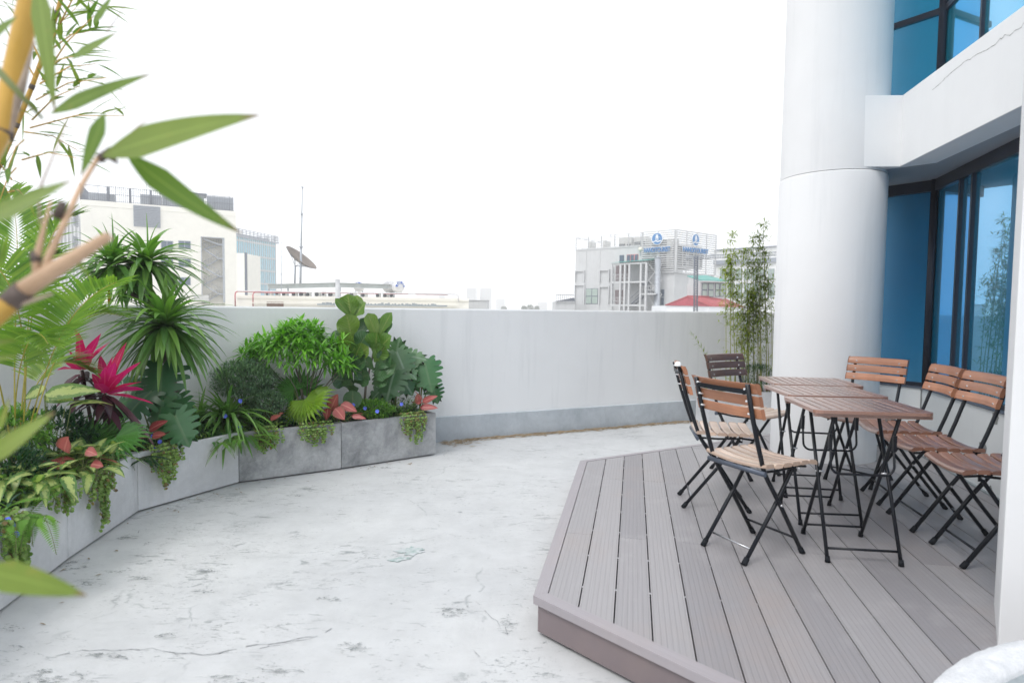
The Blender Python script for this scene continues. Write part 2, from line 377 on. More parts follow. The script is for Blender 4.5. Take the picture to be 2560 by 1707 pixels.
M['tissue'] = plain('white_cloth', (.85, .85, .85), .8, var=.03)

# ------------------------------------------------------------------ setting: terrace floor, far ground
mb = MB()
mb.prism([(-9, -6), (9, -6), (9, 8.6), (4, 8.6), (2.5, 8.3), (-4.5, 6.0), (-9, 4)], -.4, 0)
fl = tag(mb.build('floor', M['floor']), kind='structure')
mb = MB(); mb.box(-690, 690, -290, 940, -24, -23.5)
tag(mb.build('ground', plain('city_ground', (.42, .42, .40), .9, scale=.05)), kind='structure')
# terrace substructure under the floor
mb = MB(); mb.box(-8.5, 8.5, -5.5, 5.5, -23.5, -.4)
tag(mb.build('building_below', M['wall']), 'pale lower storeys of the building that carry the terrace', 'building')
# green stain left on the floor paint
def blob(mb, c, n, rad, z, rr, sx=1, sy=1, rot=0):
    pts = []
    for k in range(n):
        a = 2 * math.pi * k / n; q = rad * (1 + .35 * math.sin(3 * a + rr.random() * 6) * rr.random() + rr.uniform(-.25, .2))
        x, y = q * math.cos(a) * sx, q * math.sin(a) * sy
        pts.append((c[0] + x * math.cos(rot) - y * math.sin(rot), c[1] + x * math.sin(rot) + y * math.cos(rot)))
    mb.prism(pts, z - .002, z)
def stain_mat():
    m_, nt, p = newmat('green_stain')
    v = mapping(nt); f = noise(nt, v, 22, 7, .75, .5); r_ = ramp(nt, f, [(.42, (.54, .56, .58)), (.54, (.38, .45, .44)), (.68, (.12, .26, .23))])
    nt.links.new(r_.outputs[0], p.inputs['Base Color']); p.inputs['Roughness'].default_value = .6; return m_
M['stain'] = stain_mat()
rr = random.Random(3)
mb = MB(); c = onz(1027, 1378, 0); blob(mb, c, 34, .075, .004, rr, 1.0, .72); c = onz(1001, 1398, 0); blob(mb, c, 30, .05, .004, rr, 1.3, .5, .4)
tag(mb.build('paint_stain', M['stain']), kind='structure')

# ------------------------------------------------------------------ parapet wall
def smooth_path(pts, it=2):
    for _ in range(it):
        q = [pts[0]]
        for a, b in zip(pts, pts[1:]): q += [tuple(lerp(a[i], b[i], .25) for i in range(2)), tuple(lerp(a[i], b[i], .75) for i in range(2))]
        pts = q + [pts[-1]]
    return pts
wall_in = smooth_path([(-3.3, -5.4), (-3.5, -1.0), (-3.75, 1.5), (-3.85, 3.3), (-3.55, 4.4), (-2.7, 5.42), (-.785, 6.418), (.641, 7.054), (2.351, 7.86), (3.0, 8.12), (3.9, 8.15), (5.2, 7.4)], 3)
def offset(pts, d):
    out = []
    for i, p in enumerate(pts):
        a = V(pts[max(i - 1, 0)]); b = V(pts[min(i + 1, len(pts) - 1)]); t = (b - a).normalized(); n = V((-t.y, t.x))
        out.append((p[0] + n.x * d, p[1] + n.y * d))
    return out
def sweep(mb, path, prof, mi=0, smooth=False):   # prof: (offset outward, z) closed section
    cols = [offset(path, o) for o, z in prof]; n = len(prof); b = len(mb.v)
    for i in range(len(path)):
        for k, (o, z) in enumerate(prof): mb.v.append((cols[k][i][0], cols[k][i][1], z))
    for i in range(len(path) - 1):
        for k in range(n):
            k2 = (k + 1) % n
            mb.face([b + i * n + k, b + (i + 1) * n + k, b + (i + 1) * n + k2, b + i * n + k2], None, .5, mi, smooth)
    mb.face([b + k for k in range(n)]); mb.face([b + (len(path) - 1) * n + k for k in range(n)][::-1])
t = thing('parapet_wall', 'long white parapet wall with a grey band along its foot, enclosing the terrace', 'wall', (wall_in[len(wall_in) // 2][0], wall_in[len(wall_in) // 2][1], 0))
mb = MB(); sweep(mb, wall_in, [(0.012, 0), (0.012, 1.395), (.02, 1.41), (.16, 1.41), (.17, 1.395), (.17, -.4)], smooth=False); at0(mb, t).build('wall', M['wall'], t)
mb = MB(); sweep(mb, wall_in, [(-.006, 0), (-.006, .262), (.014, .27), (.014, 0)]); at0(mb, t).build('plinth', M['plinth'], t)
# dry leaf litter along the foot of the wall
rr = random.Random(11); mb = MB()
wp = [p for p in wall_in if -0.85 < p[0] < 3.2]
seg = [(V(a), V(b)) for a, b in zip(wp, wp[1:])]
def foot(s):
    L = sum((b - a).length for a, b in seg); s *= L
    for a, b in seg:
        l = (b - a).length
        if s <= l: d = (b - a).normalized(); return a + d * s, V((d.y, -d.x)), d
        s -= l
    a, b = seg[-1]; d = (b - a).normalized(); return b, V((d.y, -d.x)), d
for i in range(1050):
    s = rr.random(); s = s ** 1.25 if rr.random() < .5 else s
    p, nrm, d = foot(s); w = .02 + abs(rr.gauss(0, .05)) * (2.2 if s < .06 else 1.0)
    c = p + nrm * w + d * rr.uniform(-.02, .02); a = math.atan2(d.y, d.x) + rr.gauss(0, .45); L = rr.uniform(.015, .075); wd = rr.uniform(.0015, .006)
    e = V((math.cos(a), math.sin(a))) * L; q = V((-e.y, e.x)).normalized() * wd; z = .004 + rr.random() * .012
    mb.add([(c.x - e.x, c.y - e.y, z), (c.x + q.x, c.y + q.y, z + .004), (c.x + e.x, c.y + e.y, z), (c.x - q.x, c.y - q.y, z)], [(0, 1, 2, 3)])
tag(mb.build('leaf_litter', M['litter']), 'dry brown leaves and grass blades swept along the foot of the white wall', 'leaf litter', kind='stuff')
# loose chips and specks lying on the floor
mb = MB()
for i in range(0):
    y = rr.uniform(1.6, 6.2); x = rr.uniform(-.75 * y, .25 * y + .1)
    a = rr.uniform(-.5, .5); L = rr.uniform(.004, .02); q = rr.uniform(.12, .35)
    pts = [(x + L * math.cos(a + k * 1.26) * (1 if k % 2 else .8), y + L * q * math.sin(a + k * 1.26)) for k in range(5)]
    mb.prism(pts, .001, .004 + rr.random() * .002)
# long hairline crack across the floor and scuffed places where the paint is worn through
def floor_line(pts, w, seedv):
    q = random.Random(seedv); P_ = [onz(x, y, .003) for x, y in pts]; F_ = []
    for a, b in zip(P_, P_[1:]):
        n = max(2, int((b - a).length / .035))
        for k in range(n): p = a.lerp(b, k / n); F_.append(p + V((q.uniform(-.008, .008), q.uniform(-.010, .010), 0)))
    for a, b in zip(F_, F_[1:]):
        if q.random() < .28: continue
        d = (b - a).normalized(); s = V((-d.y, d.x, 0)); w0, w1 = w * q.uniform(.15, 1), w * q.uniform(.1, .8); mb.add([a - s * w0, b - s * w1, b + s * w1, a + s * w0], [(0, 1, 2, 3)])
        if q.random() < .25: e = a + V((q.uniform(-.04, .06), q.uniform(-.03, .03), 0)); mb.add([a - s * w * .5, e, a + s * w * .5], [(0, 1, 2)])
floor_line([(135, 1640), (200, 1626), (280, 1622), (380, 1621), (430, 1626), (480, 1633), (540, 1634), (590, 1622), (640, 1612), (720, 1600), (790, 1588), (850, 1560)], .0035, 5)
floor_line([(790, 1590), (700, 1612), (620, 1622)], .0025, 6); floor_line([(1190, 1500), (1262, 1570), (1275, 1600)], .002, 7); floor_line([(1140, 1590), (1200, 1640), (1250, 1655)], .002, 8)
floor_line([(295, 1345), (345, 1330), (352, 1310)], .004, 9); floor_line([(340, 1390), (375, 1378)], .004, 10); floor_line([(640, 1255), (720, 1262), (790, 1268)], .003, 11)
tag(mb.build('floor_cracks', plain('crack_dirt', (.30, .31, .32), .8, var=.6, scale=20)), kind='structure')
def scuff_mat():
    m_, nt, p = newmat('worn_paint'); v = mapping(nt, (17, 46, 1), (0, 0, R(10))); f = noise(nt, v, 1.0, 9, .78, 1.2); uv = nt.nodes.new('ShaderNodeTexCoord'); sp = nt.nodes.new('ShaderNodeSeparateXYZ'); nt.links.new(uv.outputs['UV'], sp.inputs[0])
    dx = mathn(nt, 'POWER', mathn(nt, 'MULTIPLY', mathn(nt, 'SUBTRACT', sp.outputs['X'], .5), 2), 2); dy = mathn(nt, 'POWER', mathn(nt, 'MULTIPLY', mathn(nt, 'SUBTRACT', sp.outputs['Y'], .5), 2), 2)
    e = mathn(nt, 'MULTIPLY', mathn(nt, 'ADD', dx, dy), .22); k = ramp(nt, mathn(nt, 'SUBTRACT', f, e), [(.50, (0, 0, 0)), (.54, (1, 1, 1))]); c_ = ramp(nt, noise(nt, mapping(nt), 30, 4), [(.3, (.10, .12, .12)), (.7, (.34, .36, .36))]); nt.links.new(c_.outputs[0], p.inputs['Base Color'])
    tr = nt.nodes.new('ShaderNodeBsdfTransparent'); ms = nt.nodes.new('ShaderNodeMixShader'); nt.links.new(mathn(nt, 'MULTIPLY', k.outputs[0], .62), ms.inputs[0]); nt.links.new(tr.outputs[0], ms.inputs[1]); nt.links.new(p.outputs[0], ms.inputs[2]); nt.links.new(ms.outputs[0], nt.nodes['Material Output'].inputs['Surface']); p.inputs['Roughness'].default_value = .8; return m_
mb = MB(); zz = .0042
for px, py, wx, wy, a in ((135, 1700, .26, .07, 5), (45, 1618, .10, .03, 5), (110, 1680, .07, .04, 40), (300, 1427, .12, .05, 12), (222, 1458, .16, .07, 20), (205, 1418, .08, .05, 10), (350, 1447, .12, .05, 0), (150, 1492, .07, .03, 0), (175, 1410, .06, .07, 30), (320, 1345, .12, .05, 15), (365, 1360, .05, .04, 10), (525, 1428, .14, .05, 20), (740, 1240, .14, .04, 0), (1130, 1530, .16, .09, 10), (1270, 1560, .08, .12, 0), (560, 1700, .24, .05, 0), (270, 1640, .22, .03, 5), (1170, 1200, .2, .04, 5), (960, 1170, .3, .04, 10), (420, 1590, .1, .04, 0), (30, 1570, .1, .05, 0), (510, 1480, .14, .04, 25), (820, 1500, .1, .04, 0), (600, 1200, .1, .03, 20), (880, 1620, .16, .05, 5), (700, 1680, .2, .05, 0)):
    c = onz(px, py, 0); ca, sa = math.cos(R(a)), math.sin(R(a)); zz += .00004
    mb.add([(c.x + (x * ca - y * sa) * wx * .95, c.y + (x * sa + y * ca) * wy * 1.35, zz) for x, y in ((-1, -1), (1, -1), (1, 1), (-1, 1))], [(0, 1, 2, 3)], uvs=[[(0, 0), (1, 0), (1, 1), (0, 1)]])
tag(mb.build('worn_floor_patches', scuff_mat()), kind='structure')

# ------------------------------------------------------------------ concrete planter boxes
PF = [(-.721, 5.836), (-1.474, 5.262), (-2.164, 4.812), (-2.534, 4.101), (-2.437, 3.309), (-2.315, 2.66), (-2.02, 1.75)]   # front corners at the floor
def poff(d):    # mitred offset to the wall side
    out = []
    for i, p in enumerate(PF):
        p = V(p); ns = []
        if i > 0: t_ = (p - V(PF[i - 1])).normalized(); ns.append(V((t_.y, -t_.x)))
        if i < len(PF) - 1: t_ = (V(PF[i + 1]) - p).normalized(); ns.append(V((t_.y, -t_.x)))
        n = sum(ns, V((0, 0))).normalized(); k = d / n.dot(ns[0]); out.append(p + n * k)
    return out
PB0 = poff(0); PB1 = poff(.52); PI0 = poff(.035); PI1 = poff(.485)
PH_ = .41; SOIL = .375
lab = ['dark weathered concrete planter box at the right end, below the fiddle leaf fig',
       'dark weathered concrete planter box below the bright fan palm',
       'pale concrete planter box in the middle of the row, below the spiky headed tree',
       'pale concrete planter box below the small dark fan palm and a trailing vine',
       'pale concrete planter box below the variegated leaves, nearest box whose whole front shows',
       'pale concrete planter box running out of the left edge of the photo']
for i in range(6):
    mat = M['conc_mid'] if i < 2 else M['conc_light']
    a, b, c, d = PB0[i], PB0[i + 1], PB1[i + 1], PB1[i]
    g = (b - a).normalized() * .0018
    a, b, c, d = a + g, b - g, c - g, d + g
    t = thing('concrete_planter', lab[i], 'planter', ((a.x + c.x) / 2, (a.y + c.y) / 2, 0), group='concrete planter boxes along the curved wall')
    ia, ib = PI0[i] + g * 18, PI0[i + 1] - g * 18; ic, idd = PI1[i + 1] - g * 18, PI1[i] + g * 18
    mb = MB(); out = [a, b, c, d]; inn = [ia, ib, ic, idd]
    vs_ = [(p.x, p.y, .012) for p in out] + [(p.x, p.y, PH_) for p in out] + [(p.x, p.y, PH_) for p in inn] + [(p.x, p.y, .05) for p in inn]
    fs = [(0, 1, 2, 3)] + [(k, k + 4, (k + 1) % 4 + 4, (k + 1) % 4) for k in range(4)] + [(4 + k, 8 + k, 8 + (k + 1) % 4, 4 + (k + 1) % 4) for k in range(4)] + [(8 + k, 12 + k, 12 + (k + 1) % 4, 8 + (k + 1) % 4) for k in range(4)] + [(12, 13, 14, 15)]
    mb.add(vs_, fs); at0(mb, t).build('box', mat, t, bevel=.005)
    mb = MB(); ins = [p.lerp((inn[0] + inn[2]) / 2, .004) for p in inn]; n = 10
    b0 = len(mb.v)
    for u in range(n + 1):
        for w in range(n // 2 + 1):
            p = ins[0].lerp(ins[1], u / n).lerp(ins[3].lerp(ins[2], u / n), w / (n // 2)); mb.v.append((p.x, p.y, SOIL + rr.uniform(-.012, .012)))
    k_ = n // 2 + 1
    for u in range(n):
        for w in range(n // 2): mb.face([u * k_ + w, (u + 1) * k_ + w, (u + 1) * k_ + w + 1, u * k_ + w + 1], None, .5, 0, True)
    at0(mb, t).build('soil', M['soil'], t)

# ------------------------------------------------------------------ timber deck
A_ = V((.105, 2.583)); B_ = V((.569, 4.955)); bu = V((math.sin(R(11.2)), math.cos(R(11.2)))); bv = V((bu.y, -bu.x))
u2_ = V((1.506, .873)).normalized(); u3_ = V((.592, -.605)).normalized()
C_ = B_ + u2_ * 3.75; F_ = A_ + u3_ * 2.9
outline = [A_, F_, V((3.6, .5)), V((4.2, 4.5)), C_, B_]     # counter-clockwise
def inset(poly, ds):
    n = len(poly); lines = []
    for i in range(n):
        a, b = poly[i], poly[(i + 1) % n]; t_ = (b - a).normalized(); nrm = V((-t_.y, t_.x)); lines.append((a + nrm * ds[i], t_))
    out = []
    for i in range(n):
        p, t1 = lines[i - 1]; q, t2 = lines[i]; cr = t1.x * t2.y - t1.y * t2.x; s = ((q.x - p.x) * t2.y - (q.y - p.y) * t2.x) / cr; out.append(p + t1 * s)
    return out
def clip(poly, p, n):
    out = []
    for i in range(len(poly)):
        a, b = poly[i], poly[(i + 1) % len(poly)]; da, db = (a - p).dot(n), (b - p).dot(n)
        if da >= 0: out.append(a)
        if (da >= 0) != (db >= 0): out.append(a.lerp(b, da / (da - db)))
    return out
deck = thing('timber_deck', 'raised grey brown plank deck under the tables and chairs', 'deck', (A_.x, A_.y, 0))
inner = inset(outline, [.066, 0, 0, 0, .05, .062])
mb = MB(); PW_ = .1485; org = PF[0]
o0 = A_ + bv * .052; rr = random.Random(5)
for k in range(-1, 40):
    strip = clip(clip(inner, o0 + bv * (k * PW_ + .003), bv), o0 + bv * ((k + 1) * PW_ - .003), -bv)
    if len(strip) < 3: continue
    cuts = [-9] + ([.78, 3.1] if k % 2 == 0 else [1.95, 4.2]) + [9]
    cuts = [c_ + (rr.uniform(-.02, .02) if abs(c_) < 8 else 0) + (k * .0) for c_ in cuts]
    for j in range(len(cuts) - 1):
        pc = clip(clip(strip, A_ + bu * (cuts[j] + .0009), bu), A_ + bu * (cuts[j + 1] - .0009), -bu)
        if len(pc) < 3: continue
        r_ = rr.random(); off = rr.uniform(0, 9)
        mb.prism([tuple(q) for q in pc], DK - .022, DK, 0, r_, uvf=lambda q: (((V(q) - o0).dot(bv) - k * PW_) / PW_, (V(q) - o0).dot(bu) + off))
    y = .15
    while y < 6 and k >= 0:
        c_ = o0 + bv * (k * PW_) + bu * y
        if len(clip([c_, c_ + V((.001, 0)), c_ + V((0, .001))], c_, V((1, 0)))) and all(((c_ - inner[i]).dot(V((-(inner[(i + 1) % 6] - inner[i]).y, (inner[(i + 1) % 6] - inner[i]).x))) > 0) for i in range(6)):
            Mx = Matrix.Translation((c_.x, c_.y, 0)) @ Matrix.Rotation(-R(11.2), 4, 'Z'); mb.box(-.0045, .0045, -.008, .008, DK - .015, DK - .006, 1, Mx)
        y += .36
at0(mb, deck).build('boards', [M['deck'], M['clip']], deck)
def trim(a, b, wd, ia, ib, z0, z1, name, mat):
    mb = MB(); mb.prism([tuple(q) for q in (a, b, ib, ia)], z0, z1, 0, .6, uvf=lambda q: ((V(q) - a).dot(V((-(b - a).y, (b - a).x)).normalized()) / .15, (V(q) - a).dot((b - a).normalized())))
    at0(mb, deck).build(name, mat, deck, bevel=.002)
io = inset(outline, [.063, 0, 0, 0, .047, .059])
trim(A_, F_, .06, io[0], io[1], DK - .034, DK + .004, 'edge_trim', M['deck_trim'])
trim(B_, A_, .06, io[5], io[0], DK - .024, DK + .003, 'edge_trim', M['deck_trim'])
trim(C_, B_, .05, io[4], io[5], DK - .024, DK + .003, 'edge_trim', M['deck_trim'])
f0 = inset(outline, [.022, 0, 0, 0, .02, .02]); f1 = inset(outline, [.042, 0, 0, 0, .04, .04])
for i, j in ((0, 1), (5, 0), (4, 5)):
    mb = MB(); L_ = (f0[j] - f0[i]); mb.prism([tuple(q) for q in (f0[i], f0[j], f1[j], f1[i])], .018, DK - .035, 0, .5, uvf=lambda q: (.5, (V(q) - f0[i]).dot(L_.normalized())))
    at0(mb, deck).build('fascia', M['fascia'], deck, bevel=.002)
mb = MB(); sub = inset(outline, [.09, .05, .05, .05, .09, .09]); mb.prism([tuple(q) for q in sub], .001, DK - .06); at0(mb, deck).build('joists', M['rubber'], deck)

# ------------------------------------------------------------------ building: column, beam, soffit, dado, curtain walls
SOF = 2.58; BT = 3.137
KX = V((3.064, 4.928)); BC = V((2.742, 4.947)); FE = V((2.82, 3.454)); bd = (FE - KX).normalized(); BE = KX + bd * 4.2
W1 = V((3.625, 5.384)); wd2 = V((3.257 - 3.625, 3.968 - 5.384)).normalized(); W2 = W1 + wd2 * 4.0
s0 = onz(2207, 958.6, .767); wd1 = (V((s0.x, s0.y)) - W1).normalized(); W0 = W1 + wd1 * .62
CC = (2.748, 5.354)
t = thing('round_column', 'tall round white column rising through the deck beside the blue windows', 'column', (*CC, 0))
mb = MB(); mb.lathe([(.412, SOF - .015), (.408, 3.6), (.408, 6.1), (.408, 9.5)], n=96); mb.build('shaft', M['column'], t)
mb = MB(); mb.lathe([(.42, 0), (.42, .6), (.42, 1.2), (.42, SOF - .03), (.416, SOF - .02), (.40, SOF - .018)], n=96); mb.build('sleeve', M['column'], t)
bldg = thing('office_building', 'white office building corner with tinted blue curtain windows above a low wall', 'building', (W1.x, W1.y, 0))
mb = MB()
nb = V((-bd.y, bd.x)); nb = nb if nb.x > 0 else -nb        # towards the building
Kb = KX + V((.0, .30)); thick = .22
mb.prism([tuple(q) for q in (BC, KX, KX + nb * thick + bd * .1, V((BC.x + .1, BC.y + .25)))], SOF, BT)
mb.prism([tuple(q) for q in (KX, BE, BE + nb * thick, KX + nb * thick + bd * .1)], SOF, BT + .001)
at0(mb, bldg).build('spandrel_beam', M['beam'], bldg, bevel=.004)
# soffit slab
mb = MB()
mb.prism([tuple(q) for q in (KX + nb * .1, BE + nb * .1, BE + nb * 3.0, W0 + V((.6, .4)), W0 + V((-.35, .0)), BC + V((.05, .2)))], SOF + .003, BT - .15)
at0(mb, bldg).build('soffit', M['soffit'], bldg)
# crack line on the beam face
def crack(pts, name, par):
    mb = MB(); fn = -nb
    P_ = [];
    for px, py in pts:
        d = ray(px, py); n3 = V((fn.x, fn.y, 0)); s = (V((KX.x, KX.y, 0)) - CAM).dot(n3) / d.dot(n3); P_.append(CAM + d * s + n3 * .0015)
    for a, b in zip(P_, P_[1:]):
        dd = (b - a).normalized(); q = dd.cross(V((fn.x, fn.y, 0))).normalized() * rr.uniform(.0006, .0018)
        mb.add([a - q, b - q, b + q, a + q], [(0, 1, 2, 3)])
    at0(mb, par).build(name, plain('crack_shadow', (.12, .12, .12), .9), par)
zc = lambda x, y: (2240 + x * .1913, y * .1913)
raw = [(480, 1175), (560, 1110), (700, 975), (790, 905), (910, 800), (970, 780), (1030, 728), (1110, 690), (1190, 655), (1260, 608), (1310, 580), (1360, 505), (1385, 515), (1425, 455), (1490, 470), (1560, 400), (1610, 380), (1640, 360), (1673, 310), (1760, 260)]
pts = [zc(*p) for p in raw]; fine = []
for a, b in zip(pts, pts[1:]):
    for q in range(5): fine.append((lerp(a[0], b[0], q / 5) + rr.uniform(-.7, .7), lerp(a[1], b[1], q / 5) + rr.uniform(-.9, .9)))
crack(fine, 'crack', bldg)
# dado wall
def wallseg(mb, a, b, z0, z1, d0, d1, mi=0, e0=0, e1=0):
    t_ = (b - a).normalized(); n_ = V((-t_.y, t_.x)); n_ = n_ if n_.x > 0 or abs(n_.x) < .2 else -n_
    a = a - t_ * e0; b = b + t_ * e1
    mb.prism([tuple(q) for q in (a + n_ * d0, b + n_ * d0, b + n_ * d1, a + n_ * d1)], z0, z1, mi)
n2 = V((-wd2.y, wd2.x)); n2 = n2 if n2.x > 0 else -n2
n1 = V((-wd1.y, wd1.x)); n1 = n1 if n1.dot(n2) > -.2 and n1.y * 1 + n1.x > 0 else -n1
def seg2(mb, a, b, n_, z0, z1, d0, d1, e0=0., e1=0., mi=0):
    t_ = (b - a).normalized(); a = a - t_ * e0; b = b + t_ * e1
    mb.prism([tuple(q) for q in (a + n_ * d0, b + n_ * d0, b + n_ * d1, a + n_ * d1)], z0, z1, mi)
mb = MB(); seg2(mb, W1, W0, n1, 0, .757, 0, .2, 0, 0); seg2(mb, W1, W2, n2, 0, .757, 0, .2, 0, 0); at0(mb, bldg).build('dado_wall', M['dado'], bldg)
mb = MB(); seg2(mb, W1, W0, n1, .7575, .770, -.012, .085, .0, 0); seg2(mb, W1, W2, n2, .7575, .7705, -.012, .085, .01, 0); at0(mb, bldg).build('window_sill', M['sill'], bldg)
mb = MB(); seg2(mb, W1, W2, n2, DK, DK + .012, -.02, 0); seg2(mb, W1, W0, n1, DK, DK + .0125, -.02, 0); at0(mb, bldg).build('skirting', M['cement'], bldg)
# plaster repairs, cable box on the dado
def dpatch(px, py, w, h, out=.002):
    d = ray(px, py); n3 = V((n2.x, n2.y, 0)); s = (V((W1.x, W1.y, 0)) - CAM).dot(n3) / d.dot(n3); c = CAM + d * s - n3 * out
    mb = MB(); pts = []; tt = V((wd2.x, wd2.y, 0))
    for k in range(26):
        a = 2 * math.pi * k / 26; q = 1 + rr.uniform(-.22, .22); pts.append(c + tt * (w * math.cos(a) * q) + V((0, 0, 1)) * (h * math.sin(a) * q))
    mb.add(pts, [tuple(range(26))]); at0(mb, bldg).build('plaster_patch', M['patch'], bldg)
dpatch(2488, 1046, .045, .042); dpatch(2457, 1122, .05, .065); dpatch(2302, 995, .035, .10); dpatch(2476, 1224, .03, .03)
d_ = ray(2430, 1128); n3 = V((n2.x, n2.y, 0)); s_ = (V((W1.x, W1.y, 0)) - CAM).dot(n3) / d_.dot(n3); c_ = CAM + d_ * s_
Mx = Matrix.Translation(c_ - n3 * .012) @ Matrix.Rotation(math.atan2(wd2.y, wd2.x), 4, 'Z')
mb = MB(); mb.box(-.15, .13, -.012, .012, -.018, .018, 0, Mx); at0(mb, bldg).build('cable_box', plain('cable_box', (.30, .32, .34), .5), bldg, bevel=.004)
# lower curtain wall
G = .055     # glass line behind the dado face
zs, zh = .770, SOF
mb = MB()
def pane(name, a, b, n_, z0, z1, mat, d=G):
    mb = MB(); seg2(mb, a, b, n_, z0, z1, d, d + .012); return at0(mb, bldg).build(name, mat, bldg)
W0g, W1g, W2g = W0, W1, W2
def along2(px, z=1.42):      # distance along the second wall for an image column
    d = ray(px, 700); n3 = V((n2.x, n2.y, 0)); s = (V((W1.x + n2.x * G, W1.y + n2.y * G, 0)) - V((0, 0, 0))).dot(n3) / V((d.x, d.y, 0)).dot(n3)
    q = V((d.x, d.y)) * s; return (q - W1).dot(wd2)
m1 = along2(2427)
pane('window_pane', W1 - wd1 * 0.0 + wd1 * .02, W0, n1, zs, zh, M['glass'])
pane('window_pane', W1 + wd2 * .02, W1 + wd2 * m1, n2, zs, zh, M['glass'], G)
pane('window_pane', W1 + wd2 * (m1 + .004), W1 + wd2 * 2.6, n2, zs, zh, M['glass'], G)
pane('window_pane', W1 + wd2 * 2.604, W2, n2, zs, zh, M['glass'], G)
mb = MB()
seg2(mb, W1, W0, n1, zh - .095, zh, G - .03, G + .05); seg2(mb, W1, W2, n2, zh - .096, zh, G - .03, G + .05)
seg2(mb, W1, W0, n1, zs, zs + .035, G - .02, G + .04); seg2(mb, W1, W2, n2, zs, zs + .036, G - .02, G + .04)
at0(mb, bldg).build('head_frame', M['frame'], bldg)
mb = MB(); mb.tube([(W1.x + n2.x * G * .6, W1.y + n2.y * G * .6, zs), (W1.x + n2.x * G * .6, W1.y + n2.y * G * .6, zh)], .034, 4); at0(mb, bldg).build('corner_post', M['frame'], bldg)
for q in (m1, along2(2396), 2.6):
    mb = MB(); seg2(mb, W1 + wd2 * (q - .012), W1 + wd2 * (q + .012), n2, zs, zh, G - .028, G + .05); at0(mb, bldg).build('mullion', M['frame'], bldg)
# upper curtain wall
zu0, zu1 = BT - .2, 8.6; TR = 4.02
mb = MB(); mb.prism([tuple(q) for q in (KX + nb * .2 + V((0, .05)), BE + nb * .2, BE + nb * 2.5, W0 + V((.6, .4)), W0 + V((-.3, .1)))], BT - .14, BT - .04)
at0(mb, bldg).build('ledge', M['beam'], bldg)
for z0, z1 in ((zu0, TR - .02), (TR + .02, 6.1), (6.14, zu1)):
    pane('window_pane', W1 + wd1 * .02, W0, n1, z0, z1, M['glass_up']); pane('window_pane', W1 + wd2 * .02, W1 + wd2 * m1, n2, z0, z1, M['glass_up']); pane('window_pane', W1 + wd2 * (m1 + .004), W2, n2, z0, z1, M['glass_up'])
mb = MB()
for z in (TR, 6.12): seg2(mb, W1, W0, n1, z - .025, z + .025, G - .02, G + .04); seg2(mb, W1, W2, n2, z - .0255, z + .0255, G - .02, G + .04)
mb.tube([(W1.x + n2.x * G * .6, W1.y + n2.y * G * .6, zu0), (W1.x + n2.x * G * .6, W1.y + n2.y * G * .6, zu1)], .04, 4)
seg2(mb, W1 + wd2 * (m1 - .014), W1 + wd2 * (m1 + .014), n2, zu0, zu1, G - .025, G + .045); seg2(mb, W1 + wd2 * 2.586, W1 + wd2 * 2.614, n2, zu0, zu1, G - .025, G + .045)
at0(mb, bldg).build('upper_frame', M['frame'], bldg)
# core behind the glass
mb = MB(); mb.prism([tuple(q) for q in (W1 + n2 * .45 + V((0, .02)), W2 + n2 * .45, W2 + V((4, 0)), W0 + V((4, 1.5)), W0 + n1 * .45)], .0, 8.6); at0(mb, bldg).build('core', plain('dark_interior', (.02, .025, .03), .8), bldg)

# right-hand pillar close to the camera and round rimmed planter
t = thing('white_pillar', 'broad plain white pillar cutting off the right edge of the photo', 'pillar', (1.82, 2.212, 0))
a = V((1.82, 2.212)); e1 = V((.93, -.36)).normalized(); e2 = V((.60, .80)).normalized()
mb = MB(); mb.prism([tuple(q - a) for q in (a, a + e1 * 1.1, a + e1 * 1.1 + e2 * .45, a + e2 * .45)], 0, 8.6); mb.build('pillar_shaft', M['column'], t, bevel=.006)
p0, p1 = V((1.043, 1.478)), V((1.481, 1.71)); Rr = .98
mid = (p0 + p1) / 2; h_ = math.sqrt(Rr ** 2 - ((p1 - p0).length / 2) ** 2); nn = V(((p1 - p0).y, -(p1 - p0).x)).normalized(); cc = mid + nn * h_
t = thing('round_stone_basin', 'round cement basin with thick rough white rim at the lower right corner', 'basin', (cc.x, cc.y, 0))
def rough_lathe(prof, n, amp, seed):
    q = random.Random(seed); mb = MB(); b = 0
    for rr_, z in prof:
        for k in range(n):
            a = 2 * math.pi * k / n; d = q.uniform(-amp, amp); mb.v.append(((rr_ + d) * math.cos(a), (rr_ + d) * math.sin(a), z + q.uniform(-amp, amp) * .6))
    for i in range(len(prof) - 1):
        for k in range(n): mb.face([i * n + k, i * n + (k + 1) % n, (i + 1) * n + (k + 1) % n, (i + 1) * n + k], None, .5, 0, True)
    return mb
rough_lathe([(Rr - .02, .41), (Rr, .44), (Rr, .478), (Rr - .012, .497), (Rr - .04, .503), (Rr - .075, .502), (Rr - .096, .497), (Rr - .104, .485), (Rr - .105, .44)], 420, .0013, 4).build('rim', M['rim'], t)
mb = MB(); mb.lathe([(Rr - .06, 0), (Rr - .05, .42), (Rr - .12, .43)], n=96); mb.build('body', M['cement'], t)
mb = MB(); mb.lathe([(Rr - .10, .478), (Rr - .5, .47), (0.001, .465)], n=96); mb.build('filling', M['cement'], t)

